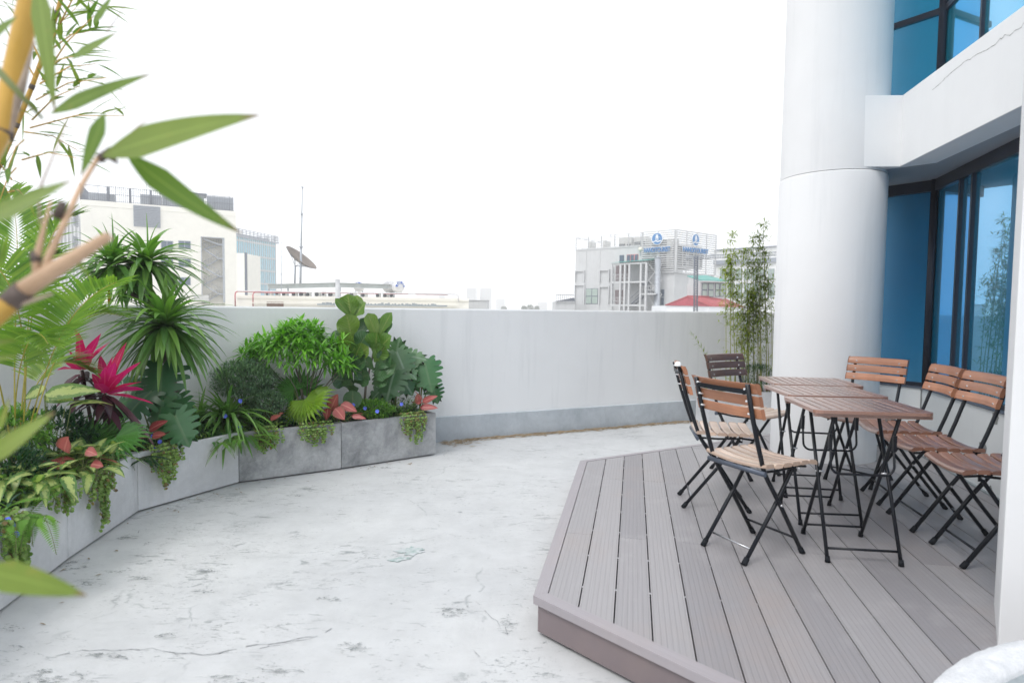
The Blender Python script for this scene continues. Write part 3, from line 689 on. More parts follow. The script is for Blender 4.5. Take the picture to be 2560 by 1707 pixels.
# ------------------------------------------------------------------ folding bistro chairs
def make_chair(wood_m, seat_m):
    root = D.objects.new('folding_chair', None); COL.objects.link(root); root.empty_display_size = .1
    T = .0105
    side = [(-.052, .895), (-.004, .72), (.040, .585), (.062, .525), (.078, .478), (.094, .446), (.118, .408), (.215, .272), (.395, .0)]
    for s in (-1, 1):       # long members: back post running down into the front leg
        yt, yb = .168, .158
        pts = [(x, s * lerp(yb, yt, z / .9), z) for x, z in side]; pts[-1] = (pts[-1][0] - .012, pts[-1][1], .018)
        mb = MB(); mb.tube(pts, T * 1.08, 8); mb.build('back_post', M['iron'], root)
        mb = MB(); mb.tube([(.375, s * .158, .032), (.397, s * .158, .0)], [.0135, .015], 8); mb.build('foot_cap', M['rubber'], root)
        yi = .136
        mb = MB(); mb.tube([(.012, s * yi, .018), (.205, s * yi, .270), (.318, s * yi, .436), (.330, s * yi, .452)], T, 8); mb.build('rear_leg', M['iron'], root)
        mb = MB(); mb.tube([(.022, s * yi, .032), (-.002, s * yi, .0)], [.0135, .015], 8); mb.build('foot_cap', M['rubber'], root)
        for (x, y, z) in ((.210, s * .152, .277), (.330, s * .150, .452)): mb = MB(); mb.tube([(x, y, z), (x, s * .176, z)], .0055, 8); mb.build('bolt', M['bolt'], root)
        mb = MB(); mb.box(.318, .342, s * .148 - .002, s * .148 + .002, .43, .472); mb.build('hinge_plate', M['iron'], root)
        # seat side rail
        mb = MB(); mb.tube([(.085, s * .150, .452), (.2, s * .150, .449), (.345, s * .150, .457), (.405, s * .150, .45)], .0065, 6); mb.build('seat_rail', M['iron'], root)
    mb = MB(); mb.tube([(.070, -.186, .452), (.070, .186, .452)], .0135, 8, flat=.7); mb.build('rear_bar', M['iron_blue'], root)
    mb = MB(); mb.rod((.053, -.136, .068), (.053, .136, .068), .0055, 8); mb.build('stretcher', M['zinc'], root)
    mb = MB(); mb.rod((.335, -.158, .090), (.335, .158, .090), .0065, 8); mb.build('stretcher', M['iron'], root)
    def back_c(z):      # x of the post line at height z
        for (x0, z0), (x1, z1) in zip(side, side[1:]):
            if z1 <= z <= z0: return lerp(x1, x0, (z - z1) / (z0 - z1))
        return side[0][0]
    # three dished back slats, tops highest
    for i, zc_ in enumerate((.871, .812, .750)):
        mb = MB(); hh = .0265; n = 14; rv = rnd.random(); rows = []
        for k in range(n + 1):
            y = lerp(-.208, .208, k / n); e = min(1, (1 - abs(2 * k / n - 1)) * 9 + .45); h2 = hh * (1 if e > .99 else (.8 + .2 * e)); cur = .024 * (1 - (y / .208) ** 2) - .012
            x = back_c(zc_) + .017 - cur; tilt = .27
            lean = -.0; r_ = []
            for (dx, dz) in ((-.007, -h2), (.007, -h2), (.009, 0), (.007 if i else .004, h2), (-.007 if i else -.016, h2 + (0 if i else .003)), (-.008, 0)):
                r_.append((x + dx - dz * tilt, y, zc_ + dz * .96))
            rows.append(r_)
        b = len(mb.v)
        for r_ in rows: mb.v += r_
        for k in range(n):
            for j in range(6):
                j2 = (j + 1) % 6; mb.face([b + k * 6 + j, b + (k + 1) * 6 + j, b + (k + 1) * 6 + j2, b + k * 6 + j2], [(j * .02 + i * .3, k / n * .4), (j * .02 + i * .3, (k + 1) / n * .4), (j2 * .02 + i * .3, (k + 1) / n * .4), (j2 * .02 + i * .3, k / n * .4)], rv, 0, False)
        mb.face([b + j for j in range(6)][::-1], None, rv); mb.face([b + n * 6 + j for j in range(6)], None, rv)
        mb.build('back_slat', wood_m, root, bevel=.004)
        for s in (-1, 1):
            mb = MB(); x = back_c(zc_); mb.tube([(x - .0125, s * .155, zc_), (x + .0245, s * .150, zc_ - .006)], .0052, 8)
            mb.tube([(x + .0235, s * .150, zc_ - .0055), (x + .0285, s * .150, zc_ - .007)], .0075, 8)
            mb.build('bolt', M['bolt'], root)
    # curved black strap behind the top slat
    mb = MB(); pts = [(back_c(.862) - .004 + .012 * ((y / .16) ** 2 - 1) * -1 * -1, y, .858) for y in [(-.16 + .032 * k) for k in range(11)]]
    b = len(mb.v)
    for x, y, z in pts: mb.v += [(x - .004, y, z - .012), (x - .001, y, z - .012), (x - .004, y, z + .012), (x - .007, y, z + .012)]
    for k in range(10):
        for j in range(4): j2 = (j + 1) % 4; mb.face([b + k * 4 + j, b + k * 4 + j2, b + k * 4 + 4 + j2, b + k * 4 + 4 + j])
    mb.build('back_strap', M['iron'], root)
    # seat: lateral slats, dished; front one wider and rolled over
    nS = 6; x0 = .062; pitch = .0625
    for i in range(nS):
        mb = MB(); n = 14; rv = rnd.random(); hw = .0265; xc = x0 + pitch * (i + .45)
        if i == nS - 1: hw = .030
        b = len(mb.v)
        for k in range(n + 1):
            y = lerp(-.196, .196, k / n); zs_ = .478 + .016 * (y / .196) ** 2 - .008 + (.006 if i == 0 else 0); e = min(1, (1 - abs(2 * k / n - 1)) * 8 + .5); w2 = hw * (.82 + .18 * e)
            tz = -.010 if i == nS - 1 else 0
            for (dx, dz) in ((-w2, -.008), (w2, -.008 + tz), (w2, .004 + tz), (w2 * .55, .008 + tz * .35), (-w2 * .8, .0085), (-w2, .005)): mb.v.append((xc + dx, y, zs_ + dz))
        for k in range(n):
            for j in range(6): j2 = (j + 1) % 6; mb.face([b + k * 6 + j, b + (k + 1) * 6 + j, b + (k + 1) * 6 + j2, b + k * 6 + j2], [(j * .012 + i * .3, k / n * .4), (j * .012 + i * .3, (k + 1) / n * .4), (j2 * .012 + i * .3, (k + 1) / n * .4), (j2 * .012 + i * .3, k / n * .4)], rv)
        mb.face([b + j for j in range(6)][::-1], None, rv); mb.face([b + n * 6 + j for j in range(6)], None, rv)
        mb.build('seat_slat', seat_m, root, bevel=.0025)
    return root
orange = make_chair(M['teak'], M['seat_wood'])
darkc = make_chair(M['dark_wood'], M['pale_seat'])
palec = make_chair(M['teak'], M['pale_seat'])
CH = [  # rear-foot midpoint x, y, heading, prototype, label
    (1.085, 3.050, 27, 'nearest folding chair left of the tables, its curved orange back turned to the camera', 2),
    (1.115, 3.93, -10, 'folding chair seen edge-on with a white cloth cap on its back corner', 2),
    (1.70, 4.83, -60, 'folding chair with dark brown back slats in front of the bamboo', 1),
    (2.75, 4.60, 217, 'folding chair facing the camera in front of the round column and blue window', 0),
    (2.70, 3.50, 170, 'folding chair right of the tables, nearer of the two whose backs overlap', 0),
    (2.80, 3.96, 167, 'folding chair right of the tables, farther of the two whose backs overlap', 0),
    (2.63, 3.005, 169, 'folding chair half hidden by the white pillar, only its seat and legs showing', 0)]
used = [False] * 3
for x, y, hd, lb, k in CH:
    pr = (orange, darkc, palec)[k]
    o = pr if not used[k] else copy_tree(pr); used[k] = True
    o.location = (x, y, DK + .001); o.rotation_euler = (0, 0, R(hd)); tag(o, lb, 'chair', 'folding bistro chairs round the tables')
# white cloth cap on the second chair
t_ = Matrix.Translation((1.115, 3.93, DK)) @ Matrix.Rotation(R(-10), 4, 'Z')
mb = MB(); rr = random.Random(2); n = 18
prof = [(.001, .021), (.008, .020), (.015, .015), (.020, .007), (.022, -.002), (.020, -.007)]
for q, z in prof:
    for k in range(n):
        a = 2 * math.pi * k / n; f = 1 + .10 * math.sin(3 * a + z * 70) + rr.uniform(-.05, .05); mb.v.append((q * f * math.cos(a), q * f * 1.15 * math.sin(a), z + rr.uniform(-.001, .001)))
for i in range(len(prof) - 1):
    for k in range(n): mb.face([i * n + k, i * n + (k + 1) % n, (i + 1) * n + (k + 1) % n, (i + 1) * n + k], None, .5, 0, True)
o = mb.build('cloth_cap', M['tissue']); o.location = t_ @ V((-.058, -.188, .905)); tag(o, 'crumpled white cloth cap stuck on the back corner of a chair', 'cloth')

# ------------------------------------------------------------------ folding tables
def make_table():
    root = D.objects.new('folding_table', None); COL.objects.link(root); root.empty_display_size = .1
    HT = .765; S = .28; SY = .24; n = 11; pitch = 2 * S / n
    def corner_cut(x0, x1):
        pl = [V((-S, -S)), V((S, -S)), V((S, S)), V((-S, S))]; rc = .045; P_ = []
        for cx, cy, a0 in ((S - rc, -SY + rc, -90), (S - rc, SY - rc, 0), (-S + rc, SY - rc, 90), (-S + rc, -SY + rc, 180)):
            for k in range(5): a = R(a0 + 22.5 * k); P_.append(V((cx + rc * math.cos(a), cy + rc * math.sin(a))))
        return clip(clip(P_, V((x0, 0)), V((1, 0))), V((x1, 0)), V((-1, 0)))
    inner_y = SY - .045
    for i in range(n):
        x0 = -S + pitch * i + .0052; x1 = -S + pitch * (i + 1) - .0052; rv = rnd.random()
        mb = MB(); pl = corner_cut(x0, x1)
        if 0 < i < n - 1: pl = clip(clip(pl, V((0, -inner_y)), V((0, 1))), V((0, inner_y)), V((0, -1)))
        mb.prism([tuple(q) for q in pl], HT - .018, HT, 0, rv, uvf=lambda q: (q[0] * 1.2, q[1] * 1.2 + i * 3))
        mb.build('top_slat', M['table_wood'], root, bevel=.002)
    for s in (-1, 1):
        mb = MB(); pl = clip(clip(corner_cut(-S + pitch - .0052, S - pitch + .0052), V((0, s * (inner_y + .001))), V((0, s))), V((0, 0)), V((0, s)))
        mb.prism([tuple(q) for q in pl], HT - .0185, HT - .0004, 0, .35, uvf=lambda q: (q[1] * 1.2, q[0] * 1.2)); mb.build('end_rail', M['table_wood'], root, bevel=.002)
        mb = MB(); mb.box(-S + .012, S - .012, s * (SY - .028) - .014, s * (SY - .028) + .014, HT - .034, HT - .019, r=.3); mb.build('apron', M['table_wood'], root)
    for s in (-1, 1):
        xo, xi = s * .172, s * .152
        mb = MB(); mb.tube([(xo, -.195, .012), (xo * 1.0, .115, HT - .03)], .0095, 8); mb.build('leg', M['iron'], root)
        mb = MB(); mb.tube([(xi, .195, .012), (xi * 1.0, -.165, HT - .03)], .0095, 8); mb.build('leg', M['iron'], root)
        mb = MB(); mb.tube([(xo, -.193, .03), (xo, -.198, 0)], [.0115, .014], 8); mb.build('foot_cap', M['rubber'], root)
        mb = MB(); mb.tube([(xi, .193, .03), (xi, .198, 0)], [.0115, .014], 8); mb.build('foot_cap', M['rubber'], root)
        mb = MB(); mb.box(min(xi - .008, xi + .008), xi + .008, -.13, -.11, .55, .63); mb.build('lock_plate', M['iron'], root)
        mb = MB(); mb.tube([(xo + s * .01, -.025, .413), (xi - s * .01, -.025, .413)], .005, 8); mb.build('bolt', M['bolt'], root)
    for y in (.11, -.16):
        mb = MB(); mb.rod((-.18, y, HT - .032), (.18, y, HT - .032), .0085, 8); mb.build('crossbar', M['iron'], root)
    mb = MB(); mb.rod((-.172, -.172, .062), (.172, -.172, .062), .0065, 8); mb.build('stretcher', M['iron'], root)
    mb = MB(); mb.rod((-.152, .172, .062), (.152, .172, .062), .0065, 8); mb.build('stretcher', M['iron'], root)
    U = [(-.150, -.115, .60)]
    for k in range(7): a = R(180 + 15 * k); U.append((-.105 + .045 * math.cos(a), -.135, .475 + .045 * math.sin(a)))
    for k in range(7): a = R(270 + 15 * k); U.append((.105 + .045 * math.cos(a), -.135, .475 + .045 * math.sin(a)))
    U.append((.150, -.115, .60)); mb = MB(); mb.tube(U, .0062, 8); mb.build('lock_bar', M['iron'], root)
    return root
tb = make_table()
for i, (x, y, a, lb) in enumerate(((1.775, 3.155, -6.5, 'slatted wooden folding table nearest the camera in the row of three'),
                                   (1.885, 3.69, -5, 'slatted wooden folding table in the middle of the row of three'),
                                   (2.045, 4.20, -9, 'slatted wooden folding table farthest from the camera, beside the round column'))):
    o = tb if i == 0 else copy_tree(tb)
    o.location = (x, y, DK + .001); o.rotation_euler = (0, 0, R(a)); tag(o, lb, 'table', 'folding tables pushed together in a row')

# ------------------------------------------------------------------ neighbouring buildings and roofs
class Plane:
    """a vertical facade plane through two ground points; u along it, n towards the camera"""
    def __init__(s, p, q):
        s.p = V((p[0], p[1], 0)); s.t = (V((q[0], q[1], 0)) - s.p).normalized(); s.n = V((s.t.y, -s.t.x, 0))
        if s.n.dot(CAM - s.p) < 0: s.n = -s.n
    def hit(s, px, py, off=0):
        d = ray(px, py); k = (s.p + s.n * off - CAM).dot(s.n) / d.dot(s.n); P_ = CAM + d * k; return (P_ - s.p).dot(s.t), P_.z
    def P(s, u, z, d=0): return s.p + s.t * u + V((0, 0, z)) + s.n * d
    def rect(s, x0, y0, x1, y1):
        xm, ym = (x0 + x1) / 2, (y0 + y1) / 2
        u0 = s.hit(x0, ym)[0]; u1 = s.hit(x1, ym)[0]; z1 = s.hit(xm, y0)[1]; z0 = s.hit(xm, y1)[1]; return u0, u1, z0, z1
    def box(s, mb, u0, u1, z0, z1, d0, d1, mi=0):
        vs_ = [s.P(u, z, d) for z in (z0, z1) for d in (d0, d1) for u in (u0, u1)]
        mb.add(vs_, [(0, 2, 3, 1), (4, 5, 7, 6), (0, 1, 5, 4), (2, 6, 7, 3), (0, 4, 6, 2), (1, 3, 7, 5)], mi)
    def pbox(s, mb, x0, y0, x1, y1, d0, d1, mi=0): s.box(mb, *s.rect(x0, y0, x1, y1), d0, d1, mi)
M['cream'] = stucco('cream_render', (.84, .82, .75), amount=.2, bmp=.05)
M['louver'] = plain('grey_louver', (.30, .33, .38), .5)
M['steel_grey'] = plain('galvanised_steel', (.38, .41, .45), .5, .3)
M['dark_steel'] = plain('dark_steel', (.12, .14, .18), .5)
M['win_dark'] = plain('window_glass_dark', (.05, .09, .14), .12)
M['win_frame'] = plain('grey_window_frame', (.30, .33, .37), .5)
M['grey_wall'] = stucco('grey_render', (.55, .56, .57), stain=(.3, .31, .32), amount=.7, bmp=.05)
M['grey_wall_sh'] = M['grey_wall']
M['white_rail'] = plain('white_rail', (.52, .53, .54), .5)
M['ac'] = plain('ac_casing', (.55, .55, .53), .5)
M['ac_dark'] = plain('ac_grille', (.08, .09, .10), .6)
M['sign_blue'] = plain('sign_blue', (.05, .20, .45), .4, var=.04)
M['sign_white'] = plain('sign_white', (.75, .77, .8), .4, var=.02)
M['red_roof'] = plain('red_metal_roof', (.42, .09, .10), .5, var=.25, scale=.7)
M['red_gable'] = plain('red_gable_board', (.48, .10, .13), .6)
M['green_roof'] = plain('green_roof_sheet', (.06, .30, .26), .5)
M['pipe_red'] = plain('faded_red_pipe', (.45, .16, .17), .5, var=.5, scale=1.2)
M['pipe_white'] = plain('white_pipe', (.68, .66, .66), .5)
M['brown_door'] = plain('brown_shutter', (.16, .12, .13), .6)
M['pale_glass'] = plain('pale_green_glass', (.34, .42, .38), .15)
M['tank'] = plain('stainless_tank', (.62, .62, .63), .28, .7)
M['badge'] = plain('blue_badge', (.05, .12, .42), .4, var=.03)
M['dish'] = plain('mesh_dish', (.20, .17, .15), .7, var=.2, scale=2)
M['towerglass'] = plain('curtain_glass_pale', (.30, .66, .80), .15, var=.1)
def part(parent, name, mat, fn, bevel=0):
    mb = MB(); fn(mb); return at0(mb, parent).build(name, mat, parent, bevel=bevel)

# --- cream building with an outside stair in a recess
h0 = aty(205, 700, 103); h1 = aty(592, 700, 114)
F1 = Plane((h0.x, h0.y), (h1.x, h1.y)); Lc = (V((h1.x, h1.y)) - V((h0.x, h0.y))).length
zr = F1.hit(205, 499)[1]; B1 = thing('cream_building', 'cream apartment block with louvre panel, open stair recess and fenced roof', 'building', (h0.x, h0.y, -23.5))
ST = F1.rect(503, 593, 562, 755)       # stair recess
def f(mb):
    F1.box(mb, 0, ST[0], -23.5, zr, -16, 0); F1.box(mb, ST[1], Lc, -23.5, zr, -16, 0)
    F1.box(mb, ST[0], ST[1], ST[3], zr - .003, -16, 0); F1.box(mb, ST[0], ST[1], -23.5, ST[3], -16, -2.6)
    F1.box(mb, 0, Lc, zr - .9, zr - .75, -.01, .06)
part(B1, 'wall', M['cream'], f)
def slats(mb, F, r_, d, pitch, th):
    u0, u1, z0, z1 = r_; F.box(mb, u0, u1, z0, z1, .0, d * .3)
    z = z0 + pitch * .4
    while z < z1: F.box(mb, u0, u1, z, z + th, d * .3, d); z += pitch
part(B1, 'louver_panel', M['louver'], lambda mb: slats(mb, F1, F1.rect(334, 516, 401, 568), .25, .28, .14))
for row, (y0, y1) in enumerate(((602, 623), (647, 668), (693, 713))):
    for x0, x1 in ((402, 433), (446, 477)):
        r_ = F1.rect(x0, y0, x1, y1)
        w = part(B1, 'window', M['win_frame'], lambda mb: F1.box(mb, r_[0], r_[1], r_[2], r_[3], -.02, .05))
        mb = MB(); F1.box(mb, r_[0] + .12, (r_[0] + r_[1]) / 2 - .06, r_[2] + .12, r_[3] - .12, .045, .07); F1.box(mb, (r_[0] + r_[1]) / 2 + .06, r_[1] - .12, r_[2] + .12, r_[3] - .12, .045, .07)
        at0(mb, B1).build('pane', M['win_dark'], w)
# stair flights in the recess
def f(mb):
    u0, u1, z0, z1 = ST; lev = [593, 635, 683, 728, 771]; zz = [F1.hit(530, y)[1] for y in (593, 618, 664, 708, 753)]
    ua, ub = u0 + .4, u1 - .9
    for k in range(len(zz) - 1):
        zt = zz[k] - .2; zb = zz[k + 1] - .2; zm = (zt + zb) / 2
        for (a, za, b, zb_) in ((ua, zt, ub, zm), (ub, zm, ua, zb)):
            front = -.5 if a < b else -1.7
            p_, q_ = F1.P(a, za, front), F1.P(b, zb_, front); p2, q2 = F1.P(a, za, front - 1.0), F1.P(b, zb_, front - 1.0); dn = V((0, 0, -.22))
            mb.add([p_, q_, q2, p2, p_ + dn, q_ + dn, q2 + dn, p2 + dn], [(0, 1, 2, 3), (7, 6, 5, 4), (0, 4, 5, 1), (3, 2, 6, 7)])
            up_ = V((0, 0, .95)); mb.rod(p_ + up_, q_ + up_, .035, 4)
            for j in range(7): w = j / 6; g = p_.lerp(q_, w); mb.rod(g, g + up_, .02, 4)
        F1.box(mb, ub, u1, zm - .2, zm, -2.5, -.3)
    F1.box(mb, u1 - .35, u1 - .1, z0, z1, -.3, -.05); F1.box(mb, u0, u0 + .15, z0, z1, -.3, .03); F1.box(mb, u1 - .1, u1, z0, z1, -.3, .03); F1.box(mb, u0, u1, z1 - .15, z1, -.3, .03)
part(B1, 'stair', M['steel_grey'], f)
# roof fence and plant
def f(mb):
    zt = zr + 2.6
    u = 0.0
    while u < Lc - .3:
        mb.rod(F1.P(u, zr, -.3), F1.P(u, zt, -.3), .035, 4)
        if int(round(u / .28)) % 9 == 0: mb.rod(F1.P(u, zr, -.3), F1.P(u, zt + .1, -.3), .06, 4)
        u += .28
    for z in (zr + .15, zt - .05, zr + 1.3): mb.rod(F1.P(0, z, -.3), F1.P(Lc - .3, z, -.3), .04, 4)
    u = 0
    while u < 12: mb.rod(F1.P(0.1, zr, -u), F1.P(0.1, zt, -u), .022, 4); u += .28
    mb.rod(F1.P(.1, zt, 0), F1.P(.1, zt, -12), .04, 4)
part(B1, 'roof_fence', M['dark_steel'], f)
for q0, q1, hh_, d0_, d1_ in ((.36, .495, 1.9, -3.5, -1.2), (.50, .78, 2.7, -5, -1.6), (.80, .985, 2.5, -3.5, -.8), (.04, .2, 1.5, -4, -2)):
    part(B1, 'plant_room', M['louver'], lambda mb: F1.box(mb, Lc * q0, Lc * q1, zr, zr + hh_, d0_, d1_))

part(B1, 'plant_roof', M['dark_steel'], lambda mb: F1.box(mb, Lc * .48, Lc * .80, zr + 2.7, zr + 2.95, -5.5, -1.2))
for q in (.155, .29, .42): part(B1, 'vent_post', M['dark_steel'], lambda mb: F1.box(mb, Lc * q, Lc * q + .35, zr, zr + 2.6, -1.6, -.9))
part(B1, 'roof_antenna', M['steel_grey'], lambda mb: mb.rod(F1.P(Lc * .40, zr, -2), F1.P(Lc * .40, zr + 6.5, -2), .04, 4))
# side face with louvre
S1 = Plane((h0.x, h0.y), (h0.x - 6, h0.y + 14))
for y0, y1 in ((529, 566), (592, 640)): part(B1, 'side_louver', M['louver'], lambda mb: slats(mb, S1, S1.rect(183, y0, 194, y1), .2, .35, .16))
def f(mb):
    g = F1.P(Lc * .73, 0, 0); F1.box(mb, Lc * .70, Lc * .80, F1.hit(500, 752)[1], F1.hit(500, 738)[1], .3, 1.2)
part(B1, 'air_conditioner', M['ac'], f)
# lower wing with thin dark chimney at its right end
a = aty(598, 700, 96); F2 = Plane((a.x, a.y), (a.x + 5, a.y)); r_ = F2.rect(592, 633, 612, 762)
Bw = thing('cream_wing', 'low cream wing with a dark edge strip right of the stair recess', 'building', (a.x, a.y, -23.5))
part(Bw, 'wall', M['cream'], lambda mb: F2.box(mb, r_[0], r_[1], -23.5, r_[3], -6, 0))
part(Bw, 'edge_strip', M['dark_steel'], lambda mb: F2.box(mb, r_[1] + .01, r_[1] + .2, -23.5, r_[3] + .1, -.5, .05))
# pale ribbed building far left
a = aty(75, 700, 150); b = aty(200, 700, 150); F3 = Plane((a.x, a.y), (b.x, b.y)); r_ = F3.rect(78, 512, 204, 762)
B3 = thing('ribbed_building', 'pale white ribbed office block behind the palm fronds at the left', 'building', (a.x, a.y, -23.5))
part(B3, 'wall', M['grey_wall'], lambda mb: F3.box(mb, r_[0], r_[1], -23.5, r_[3], -18, 0))
def f(mb):
    u = r_[0]
    while u < r_[1]: F3.box(mb, u, u + .35, -10, r_[3] - 3.2, .0, .35); u += .9
part(B3, 'ribs', M['white_rail'], f)
tx = text_mesh('sign_text', 'S    nbank', 2.6, M['win_frame'], .05)
tx.parent = B3; L_ = F3.P((r_[0] + r_[1]) / 2, r_[3] - 1.7, .2) - V(B3.location); tx.location = L_; tx.rotation_euler = (R(90), 0, math.atan2(F3.t.y, F3.t.x))
# glass tower
a = aty(585, 700, 170); b = aty(694, 700, 190); F4 = Plane((a.x, a.y), (b.x, b.y)); Lt = (V((b.x, b.y)) - V((a.x, a.y))).length
z4 = F4.hit(640, 600)[1]; z4t = F4.hit(640, 581)[1]
B4 = thing('glass_tower', 'pale blue glass office tower with white grid and framed rooftop screen', 'building', (a.x, a.y, -23.5))
part(B4, 'curtain_glass', M['towerglass'], lambda mb: F4.box(mb, 0, Lt * .93, -23.5, z4, -18, 0))
def f(mb):
    n = 20
    for k in range(n + 1): u = Lt * .93 * k / n; F4.box(mb, u, u + (.10 if k % 2 else .2), -10, z4, .0, .3)
    z = -8
    while z < z4: F4.box(mb, 0, Lt * .93, z, z + .5, .0, .2); z += 3.9
    F4.box(mb, Lt * .93, Lt, -23.5, z4, -17, -.4)
part(B4, 'facade_grid', M['white_rail'], f)
def f(mb):
    F4.box(mb, -.3, Lt * 1.02, z4, z4 + .35, -16, .5)
    for k in range(13): u = Lt * k / 12; mb.rod(F4.P(u, z4, .3), F4.P(u, z4t, .3), .12, 4)
    for z in [z4 + .35 + (z4t - z4 - .35) * q / 4 for q in range(1, 5)]: mb.rod(F4.P(0, z, .3), F4.P(Lt, z, .3), .10, 4); mb.rod(F4.P(Lt, z, .3), F4.P(Lt, z, -14), .10, 4)
    F4.box(mb, Lt * .05, Lt * .95, z4, z4t - 1, -12, -2)
part(B4, 'roof_screen', M['louver'], f)

# --- low roof with pipe run, beam, air conditioners and tanks
a = aty(592, 735, 50); b = aty(1172, 742, 53); F5 = Plane((a.x, a.y), (b.x, b.y)); L5 = (V((b.x, b.y)) - V((a.x, a.y))).length
z5 = F5.hit(880, 742)[1]; B5 = thing('flat_roof_building', 'long low cream building whose flat roof shows just above the parapet wall', 'building', (a.x, a.y, -23.5))
def f(mb):
    F5.box(mb, 0, L5, -23.5, z5, -14, 0); F5.box(mb, 0, L5, z5 - .25, z5 - .12, -.01, .1); F5.box(mb, L5 * .06, L5 * .95, 1.6, 1.66, .1, .5)
    for q in (.1, .24, .42, .62, .8): F5.box(mb, L5 * q, L5 * q + .03, 1.0, z5 - .25, .0, .02)
part(B5, 'wall', M['cream'], f)
r_ = F5.rect(667, 755, 709, 762); part(B5, 'vent_opening', plain('vent_shadow', (.25, .17, .13), .8), lambda mb: F5.box(mb, r_[0], r_[1], 1.2, r_[3], -.02, .04))
def f(mb):
    y = 0
    for q in range(34): u = L5 * (.36 + .5 * q / 34) + rnd.uniform(-.05, .05); F5.box(mb, u, u + rnd.uniform(.1, .3), 1.62, 1.62 + rnd.uniform(.06, .16), .55, .7)
    F5.box(mb, L5 * .34, L5 * .9, 1.5, 1.62, .5, .8)
part(B5, 'rubble_ledge', M['cement'], f)
PR = thing('pipe_run', 'faded red and white pipe running along the low roof edge', 'pipe', tuple(F5.P(0, z5, 0)))
z5p = F5.hit(880, 733)[1]
def f(mb):
    pts = [F5.P(-.05, 1.0, .3), F5.P(-.05, z5p - .25, .3), F5.P(.0, z5p - .08, .3), F5.P(.15, z5p, .3)]; mb.tube(pts, .055, 8)
    x = .15
    while x < L5 * .93: x2 = min(x + rnd.uniform(1.5, 3), L5 * .93); mb.rod(F5.P(x, z5p, .3), F5.P(x2, z5p, .3), .052, 8); x = x2 + rnd.uniform(.4, 1.2)
def f2(mb):
    mb.tube([F5.P(1.35, 1.0, .42), F5.P(1.35, z5p - .25, .42), F5.P(1.4, z5p - .12, .42), F5.P(1.55, z5p - .05, .42), F5.P(4.6, z5p - .06, .42)], .05, 8)
part(PR, 'red_pipe', M['pipe_red'], f); part(PR, 'red_pipe', M['pipe_red'], f2)
part(PR, 'white_pipe', M['pipe_white'], lambda mb: (mb.rod(F5.P(.15, z5p + .035, .33), F5.P(L5 * .94, z5p + .035, .33), .045, 8), mb.tube([F5.P(L5 * .94, z5p + .035, .33), F5.P(L5 * .95, z5p - .05, .33), F5.P(L5 * .952, z5p - .6, .33)], .05, 8)))
# steel I-beam on posts
bm_ = thing('steel_beam', 'pale grey steel beam lying on blocks above the low roof, bent at its middle', 'beam', tuple(F5.P(L5 * .3, z5, -3)))
def ibeam(mb, pts, h):
    for (p_, q_) in zip(pts, pts[1:]):
        p_, q_ = V(p_), V(q_)
        for dz, w, t_ in ((0, .2, .03), (-h, .2, .03)):
            o_ = F5.n * w; vs_ = [p_ + V((0, 0, dz)) - o_, q_ + V((0, 0, dz)) - o_, q_ + V((0, 0, dz)) + o_, p_ + V((0, 0, dz)) + o_]; vs_ += [x - V((0, 0, t_)) for x in vs_]
            mb.add(vs_, [(0, 1, 2, 3), (7, 6, 5, 4), (0, 4, 5, 1), (1, 5, 6, 2), (2, 6, 7, 3), (3, 7, 4, 0)])
        o_ = F5.n * .04; vs_ = [p_ - o_, q_ - o_, q_ + o_, p_ + o_]; vs_ += [x - V((0, 0, h)) for x in vs_]
        mb.add(vs_, [(0, 1, 2, 3), (7, 6, 5, 4), (0, 4, 5, 1), (1, 5, 6, 2), (2, 6, 7, 3), (3, 7, 4, 0)])
        for k in range(5): g = p_.lerp(q_, k / 4); Mx = Matrix.Translation(g); mb.add([g + V((-.02, 0, 0)) + F5.n * .19, g + V((.02, 0, 0)) + F5.n * .19, g + V((.02, 0, -h)) + F5.n * .19, g + V((-.02, 0, -h)) + F5.n * .19], [(0, 1, 2, 3)])
def q5(px, py, off=-3): u, z = F5.hit(px, py, off); return F5.P(u, z, off)
part(bm_, 'girder', plain('grey_green_paint', (.42, .45, .44), .5), lambda mb: ibeam(mb, [q5(670, 710.5), q5(838, 706.5), q5(988, 711)], .38))
def f(mb):
    for px in (672, 720, 850, 985): p_ = q5(px, 716); mb.rod(p_, (p_.x, p_.y, z5), .07, 4)
part(bm_, 'props', M['steel_grey'], f)
# air-conditioner units
acg = 'rusty air conditioner units standing in a row under the steel beam'
acs = [(664, 681), (690, 700), (706, 718), (730, 744), (748, 764), (766, 778), (787, 803), (806, 815), (820, 838), (870, 893), (900, 920), (940, 952), (957, 972), (974, 986)]
for i, (x0, x1) in enumerate(acs):
    p_ = q5((x0 + x1) / 2, 729, -3.6); w = abs(q5(x1, 729, -3.6).x - q5(x0, 729, -3.6).x) * .48; hh = rnd.uniform(.38, .5)
    t = thing('air_conditioner', 'small weathered air conditioner unit in the row below the grey roof beam', 'air conditioner', (p_.x, p_.y, z5), group=acg)
    mb = MB(); mb.box(-w, w, -.2, .2, 0, hh); mb.build('casing', M['ac'], t, bevel=.01)
    mb = MB(); mb.lathe([(.001, .0), (min(w, hh / 2) * .75, .0), (min(w, hh / 2) * .8, .02)], n=14); g = mb.build('fan_grille', M['ac_dark'], t); g.rotation_euler = (R(90), 0, 0); g.location = (-w * .15, -.205, hh / 2)
